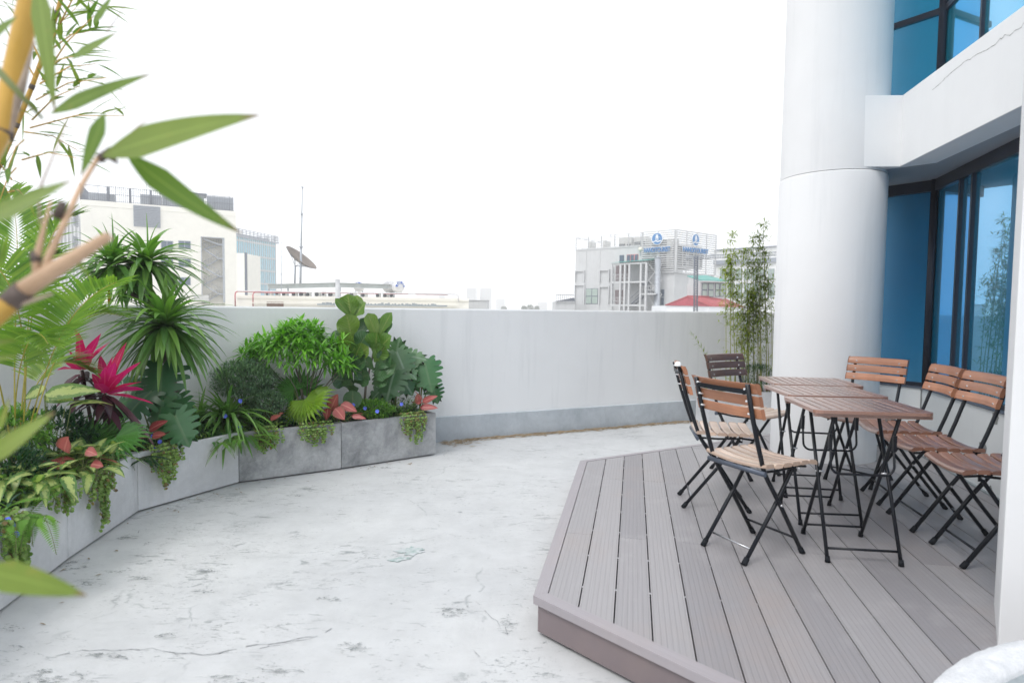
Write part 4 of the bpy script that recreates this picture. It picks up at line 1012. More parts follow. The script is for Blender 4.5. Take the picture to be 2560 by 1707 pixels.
# white post
p_ = q5(844, 764, 1.2); t = thing('white_post', 'thick plain white post rising behind the wall above the leafy shrub', 'post', (p_.x, p_.y, -1))
mb = MB(); zt = q5(844, 700, 1.2).z; mb.tube([(0, 0, 0), (0, 0, zt + 1)], .19, 16); mb.build('shaft', M['white_rail'], t)
mb = MB(); mb.tube([(0, 0, zt + .98), (0, 0, zt + 1.03)], .2, 16); mb.build('cap', M['white_rail'], t)
# masts
def mast(name, lb, px, y0, y1, off, rad, guys=False):
    p_ = q5(px[0], y1, off); t_ = q5(px[1], y0, off); t = thing(name, lb, 'antenna', (p_.x, p_.y, p_.z))
    d = t_ - p_; mb = MB(); mb.rod((0, 0, 0), d * .38, rad, 8); mb.build('lower_tube', M['steel_grey'], t)
    mb = MB(); mb.rod(d * .38, d * .72, rad * .7, 8); mb.rod(d * .375, d * .39, rad * 1.6, 8); mb.build('middle_tube', M['steel_grey'], t)
    mb = MB(); mb.rod(d * .72, d, rad * .45, 6); mb.rod(d * .715, d * .73, rad * 1.2, 8); mb.rod(d * .995, d * 1.003, rad * 1.3, 8); mb.build('tip', M['steel_grey'], t)
    if guys:
        mb = MB()
        for a in (-3.5, 3.2): mb.rod(d * .72, (a, .8, 0), .008, 4)
        mb.build('guy_wires', M['steel_grey'], t)
mast('antenna_mast', 'tall thin metal mast standing in front of the satellite dish', (751, 756), 468, 709, -3, .10, True)
mast('antenna_mast', 'short faint whip antenna between the glass tower and the dish', (703, 703), 606, 733, -2, .04)
# satellite dish
p_ = q5(737, 709, -4); pt = q5(738, 664, -4); t = thing('satellite_dish', 'large brown mesh satellite dish tilted towards the right on a post', 'satellite dish', (p_.x, p_.y, p_.z))
mb = MB(); mb.rod((0, 0, 0), pt - p_, .085, 10); mb.build('post', M['steel_grey'], t)
e0, e1 = q5(718, 615, -4) - p_, q5(790, 672, -4) - p_
c_ = (e0 + e1) / 2; ax = (e1 - e0).normalized(); Rd = (e1 - e0).length / 2
nrm = V((ax.z * -1, 0, ax.x)); nrm = (V((-ax.z, -.06, ax.x))).normalized(); ay = nrm.cross(ax).normalized()
mb = MB(); n = 40; rings = [0, .25, .5, .75, 1.0]
for q in rings:
    for k in range(n):
        a = 2 * math.pi * k / n; P_ = c_ + (ax * math.cos(a) + ay * math.sin(a)) * Rd * q - nrm * Rd * .30 * (1 - q * q); mb.v.append(tuple(P_))
for i in range(4):
    for k in range(n): mb.face([i * n + k, i * n + (k + 1) % n, (i + 1) * n + (k + 1) % n, (i + 1) * n + k], None, .5, 0, True)
mb.build('reflector', M['dish'], t)
mb = MB()
for k in range(16):
    a = 2 * math.pi * k / 16; pp = [c_ + (ax * math.cos(a) + ay * math.sin(a)) * Rd * q - nrm * (Rd * .30 * (1 - q * q) + .02) for q in (.1, .4, .7, 1)]; mb.tube(pp, .018, 4)
hub = pt - p_; bk = c_ - nrm * Rd * .30
for k in range(6): a = 2 * math.pi * k / 6 + .3; mb.rod(hub + V((0, 0, -.05)), c_ + (ax * math.cos(a) + ay * math.sin(a)) * Rd * .62 - nrm * (Rd * .30 * (1 - .38) + .03), .022, 4)
mb.build('support_ribs', M['dark_steel'], t)
# water tanks
def tank(px, py, rad, Ln, off, lb, txt, az):
    c_ = q5(px, py, off); t = thing('water_tank', lb, 'water tank', tuple(c_), group=None); dr = V((math.cos(az), math.sin(az), 0))
    rings_ = [(0.02, -.02 * 0 - rad * .22), (rad * .5, -rad * .17), (rad * .85, -rad * .06), (rad, 0.06), (rad, Ln * .25), (rad * 1.02, Ln * .26), (rad, Ln * .27), (rad, Ln * .6), (rad * 1.02, Ln * .61), (rad, Ln * .62), (rad, Ln), (rad * .8, Ln + .1), (.02, Ln + .15)]
    mb = MB(); mb.lathe(rings_, n=32); o = mb.build('barrel', M['tank'], t); o.rotation_euler = (-dr).to_track_quat('Z', 'Y').to_euler(); o.rotation_euler = dr.to_track_quat('Z', 'Y').to_euler()
    mb = MB()                                     # blue arc badge on the end facing the terrace
    k_ = 20; b = 0; s_ = V((-dr.y, dr.x, 0)) * 1
    for k in range(k_ + 1):
        a = math.pi * (.0 + k / k_)
        for q in (.55, .98): P_ = -dr * (rad * .22 * (1 - q * q) + .02) + (s_ * -math.cos(a) + V((0, 0, 1)) * math.sin(a)) * rad * q; mb.v.append(tuple(P_))
    for k in range(k_): mb.face([2 * k, 2 * k + 1, 2 * k + 3, 2 * k + 2])
    mb.build('badge', M['badge'], t)
    for i, chx in enumerate(txt):
        a = math.pi * (.85 - .7 * i / (len(txt) - 1)); o = text_mesh('badge_letter', chx, rad * .42, M['sign_white'], .004, bold=.008)
        q = .76; side_ = -s_ if True else s_
        # viewer looks along +dr : right hand side is
        rt = V((dr.y, -dr.x, 0)); P_ = -dr * (rad * .22 * (1 - q * q) + .045) + (rt * math.cos(a) + V((0, 0, 1)) * math.sin(a)) * rad * q
        o.parent = t; o.location = P_; ang = a - math.pi / 2; base = Matrix((rt, V((0, 0, 1)), -dr)).transposed(); o.rotation_euler = (base @ Matrix.Rotation(ang, 3, 'Z')).to_euler()
    mb = MB()
    for z_ in (Ln * .15, Ln * .8):
        for sgn in (-1, 1): g = dr * z_ + s_ * sgn * rad * .6; mb.rod(g + V((0, 0, -rad * .6)), g + s_ * sgn * .1 + V((0, 0, -rad * 1.25)), .03, 4)
    mb.build('cradle', M['steel_grey'], t)
    mb = MB(); g = dr * Ln * .5; up_ = V((0, 0, rad * 1.35)); mb.tube([g + V((-rad, 0, 0)), g + V((-rad, 0, 0)) + up_, g + V((rad * .5, 0, 0)) + up_ * 1.05, g + V((rad * .5, 0, 0)) + V((0, 0, rad))], .015, 4); mb.build('vent_pipe', M['steel_grey'], t)
tank(1000, 717, .52, 1.9, -2.5, 'stainless steel water tank lying on its side with a blue arc badge', 'SƠN HÀ', R(137))
tank(896, 717, .45, 1.7, -4.5, 'stainless water tank mostly hidden behind the grey roof beam', 'SƠN HÀ', R(100))
# grey boxes right of the low roof
a = aty(1130, 760, 60); F6 = Plane((a.x, a.y), (a.x + 4, a.y)); r_ = F6.rect(1144, 751, 1219, 765)
t = thing('roof_shed', 'small grey roof shed beyond the right end of the low cream roof', 'shed', (F6.P(r_[0], 0).x, F6.P(r_[0], 0).y, -23.5))
part(t, 'wall', M['grey_wall'], lambda mb: (F6.box(mb, r_[0], r_[1], -23.5, r_[3], -3, 0), F6.box(mb, r_[0] - .1, r_[1] + .1, r_[3], r_[3] + .06, -3.1, .1)))
part(t, 'hood', M['steel_grey'], lambda mb: F6.box(mb, r_[0] - .9, r_[0], -1, r_[3] - .12, -2, .2))

# --- grey building with louvre screens and sign
cn = aty(1686, 700, 85); lf = aty(1438, 700, 96); rt_ = aty(1785, 700, 91)
G1 = Plane((lf.x, lf.y), (cn.x, cn.y)); G2 = Plane((cn.x, cn.y), (rt_.x, rt_.y)); LG1 = (cn - lf).to_2d().length; LG2 = (rt_ - cn).to_2d().length
zR = G1.hit(1440, 627)[1]; zT = G1.hit(1686, 575.5)[1]; zS = G1.hit(1686, 680)[1]; uS = G1.hit(1606, 640)[0]
B6 = thing('grey_building', 'grey hotel block with white slatted rooftop screens and blue lettering', 'building', (cn.x, cn.y, -23.5))
def f(mb):
    G1.box(mb, 0, uS, -23.5, zR, -13, 0)
    mb.prism([tuple(G1.P(uS, 0).to_2d()), tuple(cn.to_2d()), tuple(G2.P(LG2, 0).to_2d()), tuple(G2.P(LG2, 0, -11).to_2d()), tuple(G1.P(uS, 0, -13).to_2d())], -23.5, zS - .1)
    for px in (1464, 1498): u = G1.hit(px, 700)[0]; G1.box(mb, u, u + .12, -3, zR, 0, .05)
    G1.box(mb, -.05, uS, zR, zR + .18, -13, .08)
part(B6, 'wall', M['grey_wall'], f)
for x0, y0, x1, y1 in ((1441, 679, 1461, 705), (1440, 714, 1461, 759), (1502, 677, 1523, 705), (1501, 718, 1522, 760)):
    r_ = G1.rect(x0, y0, x1, y1)
    def f(mb):
        u0, u1, z0, z1 = r_; G1.box(mb, u0, u1, z1, z1 + .18, 0, .28); G1.box(mb, u0 - .15, u0, z0, z1 + .18, 0, .28); G1.box(mb, u1, u1 + .15, z0, z1 + .18, 0, .28)
    part(B6, 'blind_window', M['grey_wall'], f)
def win(par, F, x0, y0, x1, y1, mat, nx=2, nz=2, fr=None, d=.05):
    r_ = F.rect(x0, y0, x1, y1); w = part(par, 'window', fr or M['win_frame'], lambda mb: F.box(mb, *r_, -.02, d))
    u0, u1, z0, z1 = r_; mb = MB(); g = .07
    for i in range(nx):
        for j in range(nz): F.box(mb, lerp(u0, u1, i / nx) + g, lerp(u0, u1, (i + 1) / nx) - g, lerp(z0, z1, j / nz) + g, lerp(z0, z1, (j + 1) / nz) - g, d - .01, d + .02)
    at0(mb, par).build('pane', mat, w)
win(B6, G1, 1465, 721, 1495, 760, M['pale_glass'], 2, 2, M['dark_steel'])
win(B6, G1, 1549, 638, 1560, 658, M['win_dark'], 1, 1, M['win_dark']); win(B6, G1, 1567, 636, 1596, 656, M['win_dark'], 3, 1, M['pipe_red'])
win(B6, G1, 1651, 723, 1661, 763, M['win_dark'], 1, 2)
for x0, x1, y0, y1 in ((1540, 1552, 664, 703), (1553, 1559, 664, 703), (1566, 1575, 664, 701), (1538, 1549, 725, 760), (1551, 1559, 725, 760)):
    part(B6, 'door', M['brown_door'], lambda mb: G1.pbox(mb, x0, y0, x1, y1, .0, .06))
# screens: rails + posts (left run open rails, right runs dense louvres)
def rails(mb, F, u0, u1, z0, z1, n, step, d=.12, r_=.055):
    for k in range(n + 1): z = lerp(z0, z1, k / n); F.box(mb, u0, u1, z - r_, z + r_, d - .05, d + .05)
    m_ = max(1, round((u1 - u0) / step))
    for k in range(m_ + 1): u = lerp(u0, u1, k / m_); F.box(mb, u - .06, u + .06, z0, z1, d - .14, d - .05)
part(B6, 'roof_railing', M['white_rail'], lambda mb: (rails(mb, G1, 0, uS, zR + .25, zT, 7, 2.3, .05, .035), mb.rod(G1.P(0, zT, .05), G1.P(0, zT, -10), .05, 4)))
def scr(mb, F, L_): rails(mb, F, 0 if F is G2 else uS, L_, zS, zT, 19, 2.5, .25, .085)
part(B6, 'louver_screen', M['white_rail'], lambda mb: scr(mb, G1, LG1)); part(B6, 'louver_screen', M['white_rail'], lambda mb: scr(mb, G2, LG2))
part(B6, 'corner_post', M['white_rail'], lambda mb: mb.box(cn.x - .12, cn.x + .12, cn.y - .45, cn.y - .15, zS, zT + .1))
# plant on the roof behind the rails: rows of grilled units
def f(mb):
    for x0, x1, y0 in ((1457, 1463, 602), (1494, 1500, 600), (1535, 1566, 592), (1573, 1602, 590)):
        u0, u1 = G1.hit(x0, 610)[0], G1.hit(x1, 610)[0]; zt = G1.hit((x0 + x1) / 2, y0)[1]; G1.box(mb, u0, u1, zR, zt, -3, -1.4)
    G1.box(mb, uS + .4, LG1 - 1.4, zS + .6, zT - .9, -4, -1.6); G2.box(mb, 1.6, LG2 - .5, zS + .9, zT - 1.6, -4.5, -1.8)
part(B6, 'roof_plant', M['ac'], f)
for F, u0, u1, z0, z1, dd in ((G1, uS + .6, LG1 - 1.5, zS + .8, zT - 1.1, -1.55), (G2, 1.7, LG2 * .95, zS + 1.2, zT - 1.7, -1.75), (G1, G1.hit(1536, 610)[0], G1.hit(1565, 610)[0], zR + .3, zT - 1.2, -1.35), (G1, G1.hit(1574, 610)[0], G1.hit(1601, 610)[0], zR + .3, zT - 1.1, -1.35), (G1, G1.hit(1458, 610)[0], G1.hit(1462, 610)[0], zR + .3, zT - 1.3, -1.35), (G1, G1.hit(1495, 610)[0], G1.hit(1499, 610)[0], zR + .3, zT - 1.2, -1.35)):
    def f(mb):
        u = u0
        while u < u1 - .3: F.box(mb, u, min(u + 1.0, u1), z0, z1, dd - .1, dd); u += 1.35
    part(B6, 'plant_grille', M['ac_dark'], f)
# emblem discs and lettering
def emblem(F, px, py, rpx):
    u, z = F.hit(px, py, .5); rr_ = abs(F.hit(px + rpx, py, .5)[0] - u) * .9; rr_ = 1.0 * rr_; rz = abs(F.hit(px, py - 15.5, .5)[1] - z)
    Bm = Matrix((F.t, V((0, 0, 1)), F.n)).transposed()
    if Bm.determinant() < 0: Bm = Matrix((-F.t, V((0, 0, 1)), F.n)).transposed()
    X = Bm.col[0]
    e = thing('roof_emblem', 'round blue emblem with a white gate tower on the ' + ('left' if F is G1 else 'right') + ' face of the slatted screen', 'sign', tuple(F.P(u, z, .42)))
    def disc(r0, r1, d0, d1, mat, nm):
        mb = MB(); n = 40
        for d in (d0, d1):
            for k in range(n): a = 2 * math.pi * k / n; P_ = X * math.cos(a) * r1 + V((0, 0, math.sin(a) * r1)) + F.n * d; mb.v.append(tuple(P_))
        for k in range(n): mb.face([k, (k + 1) % n, n + (k + 1) % n, n + k])
        mb.face([n + k for k in range(n)]); mb.build(nm, mat, e)
    disc(0, rz, 0, .12, M['sign_white'], 'rim'); disc(0, rz * .90, .11, .14, M['sign_blue'], 'face')
    def shp(boxes, nm):
        mb = MB()
        for x0, x1, z0, z1 in boxes:
            vs_ = [X * x * rz + V((0, 0, zz * rz)) + F.n * d for d in (.141, .17) for x, zz in ((x0, z0), (x1, z0), (x1, z1), (x0, z1))]
            mb.add(vs_, [(4, 5, 6, 7), (0, 1, 5, 4), (1, 2, 6, 5), (2, 3, 7, 6), (3, 0, 4, 7)])
        mb.build(nm, M['sign_white'], e)
    shp([(-.24, -.10, -.25, .25), (.10, .24, -.25, .25), (-.24, .24, .10, .25), (-.32, .32, .25, .34), (-.16, .16, .34, .55), (-.26, .26, .55, .62), (-.05, .05, .62, .74), (.45, .53, .2, .28), (.60, .66, .05, .11)], 'gate_tower')
    mb = MB(); n = 14
    for k in range(n + 1): x = lerp(-.8, .8, k / n); y = -.42 - .06 * math.sin(k * .9); mb.v += [tuple(X * x * rz + V((0, 0, (y + .09) * rz)) + F.n * .17), tuple(X * x * rz + V((0, 0, (y - .09) * rz)) + F.n * .17)]
    for k in range(n): mb.face([2 * k, 2 * k + 1, 2 * k + 3, 2 * k + 2])
    mb.build('water_band', M['sign_white'], e)
    return X
for F, px, py, s0, s1, sy in ((G1, 1643, 597, 1611, 1676, 625), (G2, 1739, 600, 1706, 1769, 627)):
    X = emblem(F, px, py, 12)
    u0 = F.hit(s0, sy, .45)[0]; u1 = F.hit(s1, sy, .45)[0]; z = F.hit((s0 + s1) / 2, sy, .45)[1]
    t = thing('roof_lettering', 'blue capital letters HANOITOURIST on the ' + ('left' if F is G1 else 'right') + ' face of the slatted screen', 'sign', tuple(F.P((u0 + u1) / 2, z, .45)))
    W_ = abs(u1 - u0); txt = 'HANOITOURIST'; hgt = abs(F.hit(px, sy - 6, .45)[1] - F.hit(px, sy + 6, .45)[1])
    Bm = Matrix((X, V((0, 0, 1)), F.n)).transposed().to_4x4()
    for nm, mt, dd, bo in (('letter_backing', M['sign_white'], 0, .05), ('letters', M['sign_blue'], .10, .02)):
        o = text_mesh(nm, txt, hgt * 1.35, mt, .04, bold=bo); wd_ = o.dimensions.x or 1
        bpy.context.view_layer.update(); xs = [v.co.x for v in o.data.vertices]; wd_ = max(xs) - min(xs)
        o.parent = t; o.matrix_local = Matrix.Translation(F.n * dd) @ Bm @ Matrix.Diagonal((W_ / wd_, 1, 1, 1))
# masts on it
for px, y0, y1, lb in ((1527, 515, 592, 'thin whip antenna on the grey block above its railing'), (1601, 573, 640, 'short thin pole with a round lamp on the grey block')):
    u, z = G1.hit(px, y1, .2); zt = G1.hit(px, y0, .2)[1]; t = thing('roof_pole', lb, 'pole', tuple(G1.P(u, z, .2)))
    mb = MB(); mb.rod((0, 0, 0), (0, 0, zt - z), .035, 5); mb.build('pole', M['steel_grey'], t)
    if px > 1600:
        mb = MB(); zz = G1.hit(px, 623, .2)[1] - z; mb.lathe([(.001, -.34), (.24, -.24), (.34, 0), (.24, .24), (.001, .34)], c=(0, 0, zz), n=16); mb.build('globe', plain('cream_globe', (.7, .68, .58), .4), t)
# external steel stair tower
bl = G1.P(G1.hit(1530, 700, 2.6)[0], 0, 2.6)
stt = thing('stair_tower', 'white steel stair tower bolted to the front of the grey block', 'stairs', (bl.x, bl.y, -23.5))
def gx(px, off=2.6): return G1.hit(px, 710, off)[0]
def gz(py, px=1580, off=2.6): return G1.hit(px, py, off)[1]
zt_, z1_, z2_, z3_ = gz(659, 1570), gz(705), gz(735, 1620), gz(763)
def f(mb):
    for px in (1530, 1551, 1562, 1573, 1602, 1615): u = gx(px); w = .13 if px != 1530 else .07; G1.box(mb, u - w, u + w, -23.5, zt_, 2.6 - w, 2.6 + w)
    for px in (1530, 1602, 1637): u = gx(px, .4); G1.box(mb, u - .08, u + .08, -23.5, zt_, .3, .46)
    u0, u1 = gx(1529), gx(1616)
    for z in (zt_, z1_, z3_): G1.box(mb, u0, u1, z - .13, z + .10, 2.45, 2.7)
    G1.box(mb, gx(1602), gx(1616) + 1.4, z2_ - .1, z2_ + .1, 2.4, 2.65)
part(stt, 'frame', M['white_rail'], f)
def f(mb):
    u0, u1 = gx(1529), gx(1616)
    mb.add([G1.P(u0 - .3, zt_ + .15, 2.9), G1.P(u1 + .3, zt_ + .3, 2.9), G1.P(u1 + .3, zt_ + .75, .0), G1.P(u0 - .3, zt_ + .55, .0)], [(0, 1, 2, 3)]); 
part(stt, 'canopy', M['green_roof'], f)
def f(mb):
    u0, u1 = gx(1529), gx(1602); u2 = gx(1616)
    G1.box(mb, u0, u1, z1_ - .06, z1_ + .04, .1, 2.6); G1.box(mb, u0, gx(1573), z3_ - .06, z3_ + .04, .1, 2.6); G1.box(mb, u1, u2 + 1.3, z2_ - .06, z2_ + .04, .1, 2.6)
    for (ua, za, ub, zb) in ((gx(1575), z3_, gx(1605), z2_), (gx(1600), z1_ , gx(1616) + .6, z2_)):
        n = 9
        for k in range(n): u = lerp(ua, ub, k / n); z = lerp(za, zb, k / n); w = (ub - ua) / n; G1.box(mb, min(u, u + w), max(u, u + w), z, z + .05, 1.3, 2.4)
        for d in (1.25, 2.45): mb.tube([G1.P(ua, za, d), G1.P(ub, zb, d)], .07, 4); mb.tube([G1.P(ua, za + .95, d), G1.P(ub, zb + .95, d)], .03, 4)
part(stt, 'steps', M['dark_steel'], f)
for (ua, ub, z) in ((gx(1531), gx(1573), z1_), (gx(1531), gx(1573), z3_), (gx(1602), gx(1616) + 1.3, z2_)):
    def f(mb):
        for h in (.55, 1.1): mb.rod(G1.P(ua, z + h, 2.6), G1.P(ub, z + h, 2.6), .03, 4)
        u = ua
        while u < ub: mb.rod(G1.P(u, z, 2.6), G1.P(u, z + 1.1, 2.6), .022, 4); u += .3
    part(stt, 'railing', M['white_rail'], f)
def f(mb):
    ua, ub = gx(1618), gx(1641)
    for za, zb in ((z3_ - 1.8, z2_), (z2_ + 0, z1_ + .3), (z1_, zt_)): mb.rod(G1.P(ua, za, 2.55), G1.P(ub, zb, 1.0), .05, 4); mb.rod(G1.P(ua, zb, 2.5), G1.P(ub, za, .95), .04, 4)
part(stt, 'bracing', M['white_rail'], f)
u = gx(1643, 1.4)
t = thing('flue_duct', 'thick grey vertical duct beside the steel stair tower', 'duct', (*G1.P(u, 0, 1.4).to_2d(), -23.5))
zt2 = gz(645, 1644, 1.4); mb = MB(); mb.tube([(0, 0, 0), (0, 0, zt2 + 23.5)], .42, 20); mb.build('duct', M['steel_grey'], t); mb = MB(); mb.lathe([(.43, 0), (.5, .05), (.001, .3)], c=(0, 0, zt2 + 23.5), n=20); mb.build('cap', M['steel_grey'], t)
# shed left of the grey building
a = aty(1388, 760, 92); F8 = Plane((a.x, a.y), (a.x + 5, a.y + .3)); r_ = F8.rect(1389, 754, 1437, 771)
t = thing('lean_to_shed', 'small shed with dark sloping roof and railing left of the grey block', 'shed', (a.x, a.y, -23.5))
part(t, 'wall', M['grey_wall'], lambda mb: F8.box(mb, r_[0], r_[1], -23.5, r_[3], -4, 0))
part(t, 'roof', M['dark_steel'], lambda mb: mb.add([F8.P(r_[0] - .2, r_[3] + .02, .3), F8.P(r_[1], r_[3] + .05, .3), F8.P(r_[1], r_[3] + .62, -.6), F8.P(r_[0] + .2, r_[3] + .1, -.6)], [(0, 1, 2, 3), (0, 3, 2), (0, 2, 1)]))
def f(mb):
    u = r_[0] + .2
    while u < r_[1]: mb.rod(F8.P(u, r_[3], -1), F8.P(u, r_[3] + 1.05, -1), .03, 4); u += .32
    mb.rod(F8.P(r_[0] + .2, r_[3] + 1.05, -1), F8.P(r_[1], r_[3] + 1.05, -1), .04, 4)
part(t, 'railing', M['dark_steel'], f)
# annex with green roof
a = aty(1721, 700, 66); b = aty(1750, 700, 62); c_ = aty(1812, 700, 63)
A1 = Plane((a.x, a.y), (b.x, b.y)); A2 = Plane((b.x, b.y), (c_.x, c_.y)); la = (b - a).to_2d().length; lb_ = (c_ - b).to_2d().length
zA = A2.hit(1770, 703)[1]; zA0 = A1.hit(1722, 691)[1]
t = thing('green_roof_annex', 'small grey annex under a sloping green sheet roof in front of the hotel', 'building', (b.x, b.y, -23.5))
def f(mb):
    mb.prism([tuple(a.to_2d()), tuple(b.to_2d()), tuple(c_.to_2d()), tuple((c_ + V((0, 6, 0))).to_2d()), tuple((a + V((1, 4, 0))).to_2d())], -23.5, zA - .1)
    mb.add([A1.P(0, zA - .1), A1.P(la, zA - .1), A1.P(0, zA0 - .1)], [(0, 1, 2)])
part(t, 'wall', M['grey_wall'], f)
def f(mb):
    p = [A1.P(-.2, zA0, .1), A2.P(-.1, zA, .35), A2.P(lb_ + .3, zA, .35), A2.P(lb_ + .3, zA0 + .1, -3.5)]; mb.add(p + [x + V((0, 0, .09)) for x in p], [(0, 1, 2, 3), (7, 6, 5, 4), (0, 4, 5, 1), (1, 5, 6, 2), (2, 6, 7, 3)])
part(t, 'roof', M['green_roof'], f)
part(t, 'gutter', M['white_rail'], lambda mb: mb.rod(A2.P(-.1, zA - .06, .42), A2.P(lb_ + .3, zA - .06, .42), .07, 6))
for x0, x1 in ((1754, 1768), (1770, 1784), (1787, 1798), (1799, 1810)): win(t, A2, x0, 708, x1, 742, M['pale_glass'], 1, 2, M['dark_steel'], .04)
# lattice mast and truss
def lattice(name, lb, p_, q_, w, nseg, mat, cat):
    t = thing(name, lb, cat, tuple(p_)); d = (q_ - p_); dn = d.normalized(); s_ = dn.cross(V((0, 1, 0.01))).normalized() * w; r_ = dn.cross(s_).normalized() * w; cs = [s_ + r_, s_ - r_, -s_ - r_, -s_ + r_]
    mb = MB()
    for c in cs: mb.rod(c, c + d, .028, 4)
    mb.build('chords', mat, t); mb = MB()
    for k in range(nseg):
        for j in range(4): mb.rod(cs[j] + d * (k / nseg), cs[(j + 1) % 4] + d * ((k + 1) / nseg), .016, 4); mb.rod(cs[j] + d * (k / nseg), cs[(j + 1) % 4] + d * (k / nseg), .016, 4)
    mb.build('lacing', mat, t)
lattice('lattice_mast', 'slim dark lattice mast rising in front of the green roofed annex', aty(1739, 790, 58), aty(1740, 640, 58), .15, 26, M['dark_steel'], 'mast')
lattice('roof_truss', 'long grey lattice truss spanning from the hotel screen to the column', aty(1716, 645, 60), aty(2010, 631, 56), .16, 46, M['steel_grey'], 'truss')
# glazed white building behind the bamboo
a = aty(1783, 700, 98); b = aty(2010, 700, 88); F9 = Plane((a.x, a.y), (b.x, b.y)); L9 = (b - a).to_2d().length
t = thing('white_glazed_building', 'white building with rows of windows behind the bamboo', 'building', (a.x, a.y, -23.5)); z9 = F9.hit(1850, 622)[1]
part(t, 'wall', plain('white_wall_far', (.75, .76, .76), .7), lambda mb: F9.box(mb, 0, L9, -23.5, z9, -14, 0)); part(t, 'parapet', M['louver'], lambda mb: (F9.box(mb, 0, L9, z9, z9 + .12, -14, .3), F9.pbox(mb, 1786, 647, 1990, 657, 0, .4)))
for k in range(8):
    x0 = 1800 + k * 20
    win(t, F9, x0, 672, x0 + 16, 700, M['pale_glass'], 2, 2, M['win_frame']); win(t, F9, x0, 708, x0 + 16, 745, M['pale_glass'], 2, 2, M['win_frame'])
# red roofed house
gL = aty(1663, 763, 62); gA = aty(1718, 741, 60); gR = aty(1773, 766, 58.5); rE = aty(1806, 742.5, 64); eR = aty(1864, 768, 61.5)
t = thing('red_roof_house', 'white house with a pink red gable and ribbed red metal roof', 'house', (gA.x, gA.y, -23.5)); dn = V((0, 0, -.12))
part(t, 'gable', M['red_gable'], lambda mb: mb.add([gL, gR, gA], [(0, 1, 2)]))
part(t, 'roof', M['red_roof'], lambda mb: (mb.add([gA, gR, eR, rE], [(0, 1, 2, 3)]), mb.add([gA, rE, rE + V((-3, 6, -1.2)), gL + V((2, 8, 0))], [(0, 1, 2, 3)])))
def f(mb):
    mb.rod(gA + V((0, 0, .03)), gR + V((0, 0, .03)), .06, 5); mb.rod(gA, gL, .06, 5); mb.rod(gA + V((0, 0, .04)), rE + V((0, 0, .04)), .06, 5)
    for k in range(1, 24): p_ = gA.lerp(rE, k / 24); q_ = gR.lerp(eR, k / 24); mb.rod(p_ + V((0, 0, .015)), q_ + V((0, 0, .015)), .022, 4)
part(t, 'roof_ribs', M['red_roof'], f)
part(t, 'wall', M['sign_white'], lambda mb: mb.prism([tuple((gL + V((.15, .1, 0))).to_2d()), tuple((gR + V((0, .1, 0))).to_2d()), tuple((eR + V((-.1, .1, 0))).to_2d()), tuple((eR + V((0, 6, 0))).to_2d()), tuple((gL + V((0, 6, 0))).to_2d())], -23.5, gL.z - .05))
# far towers and tree tops
for px0, px1, y0, Y, lb in ((1166, 1190, 716, 480, 'faint tall tower far off on the hazy skyline, left of a pair'), (1200, 1228, 716, 500, 'faint tall tower far off on the hazy skyline, right of a pair'), (1096, 1112, 735, 620, 'very faint distant block just left of the pair of far towers'), (1240, 1262, 744, 560, 'faint low distant block right of the pair of far towers'), (1345, 1368, 752, 520, 'faint low distant block left of the lean-to shed')):
    a = aty(px0, 760, Y); b = aty(px1, 760, Y); zt = aty((px0 + px1) / 2, y0, Y).z
    t = thing('distant_tower', lb, 'building', (a.x, a.y, -23.5)); mb = MB(); mb.box(0, b.x - a.x, 0, 18, 0, zt + 23.5); mb.build('walls', M['sign_white'], t)
    mb = MB(); n = 6
    for k in range(n): x = (b.x - a.x) * (k + .5) / n; mb.box(x - .7, x + .7, -.5, 0, 4, zt + 22)
    mb.build('window_bands', M['grey_wall'], t)
rr = random.Random(21)
for px, w, h, Y in ((1310, 12, 7, 330), (1325, 18, 10, 340), (1342, 12, 7, 335), (1260, 14, 5, 400)):
    c_ = aty(px, 768, Y); t = thing('distant_tree', 'hazy grey green tree top just above the wall, at ' + {1310: 'the left of a small group', 1325: 'the middle of a small group', 1342: 'the right of a small group', 1260: 'the far left, standing alone'}[px], 'tree', (c_.x, c_.y, -23.5), group=None)
    mb = MB(); s_ = Y / FL
    for k in range(900):
        a = rr.random() * 6.28; q = rr.random() ** .4; e = rr.uniform(-.7, 1); x = math.cos(a) * q * w * .55 * s_ * math.sqrt(max(0, 1 - e * e * .8)); y = math.sin(a) * q * w * .5 * s_; z = 24.9 + e * h * s_ * .9
        d = .35; mb.add([(x + rr.uniform(-d, d), y + rr.uniform(-d, d), z + rr.uniform(-d, d)) for _ in range(3)], [(0, 1, 2)])
    mb.build('crown', plain('far_foliage', (.05, .08, .04), .8), t); mb = MB(); mb.tube([(0, 0, 0), (.1, 0, 24.5)], [.5, .2], 6); mb.build('trunk', M['brown_door'], t)

# ------------------------------------------------------------------ plants
def L_(n, c1, c2, g=1.75, **k): M[n] = leafmat(n, tuple(min(.9, x * g) for x in c1), tuple(min(.9, x * g) for x in c2), **k)
L_('drac_leaf', (.05, .125, .030), (.15, .26, .05), vein=(.12, .22, .08), rough=.3)
L_('palm_leaf', (.07, .15, .025), (.19, .27, .04), rough=.32, trans=.35)
L_('magenta_leaf', (.80, .008, .13), (.95, .035, .30), 1, rough=.38, trans=.38, vein=(.85, .12, .3), spec=.4, tt=(1.1, .9, 1.1))
L_('burgundy_leaf', (.025, .007, .013), (.085, .035, .05), rough=.3, trans=.1)
L_('monstera_leaf', (.018, .070, .032), (.05, .135, .05), rough=.28, trans=.18, vein=(.12, .22, .11), vein_w=.03)
L_('monstera_silver', (.03, .085, .035), (.085, .15, .075), rough=.3, trans=.18, vein=(.25, .34, .26), vein_w=.03)
L_('fan_leaf', (.05, .15, .035), (.10, .24, .05), rough=.35, pattern='stripes')
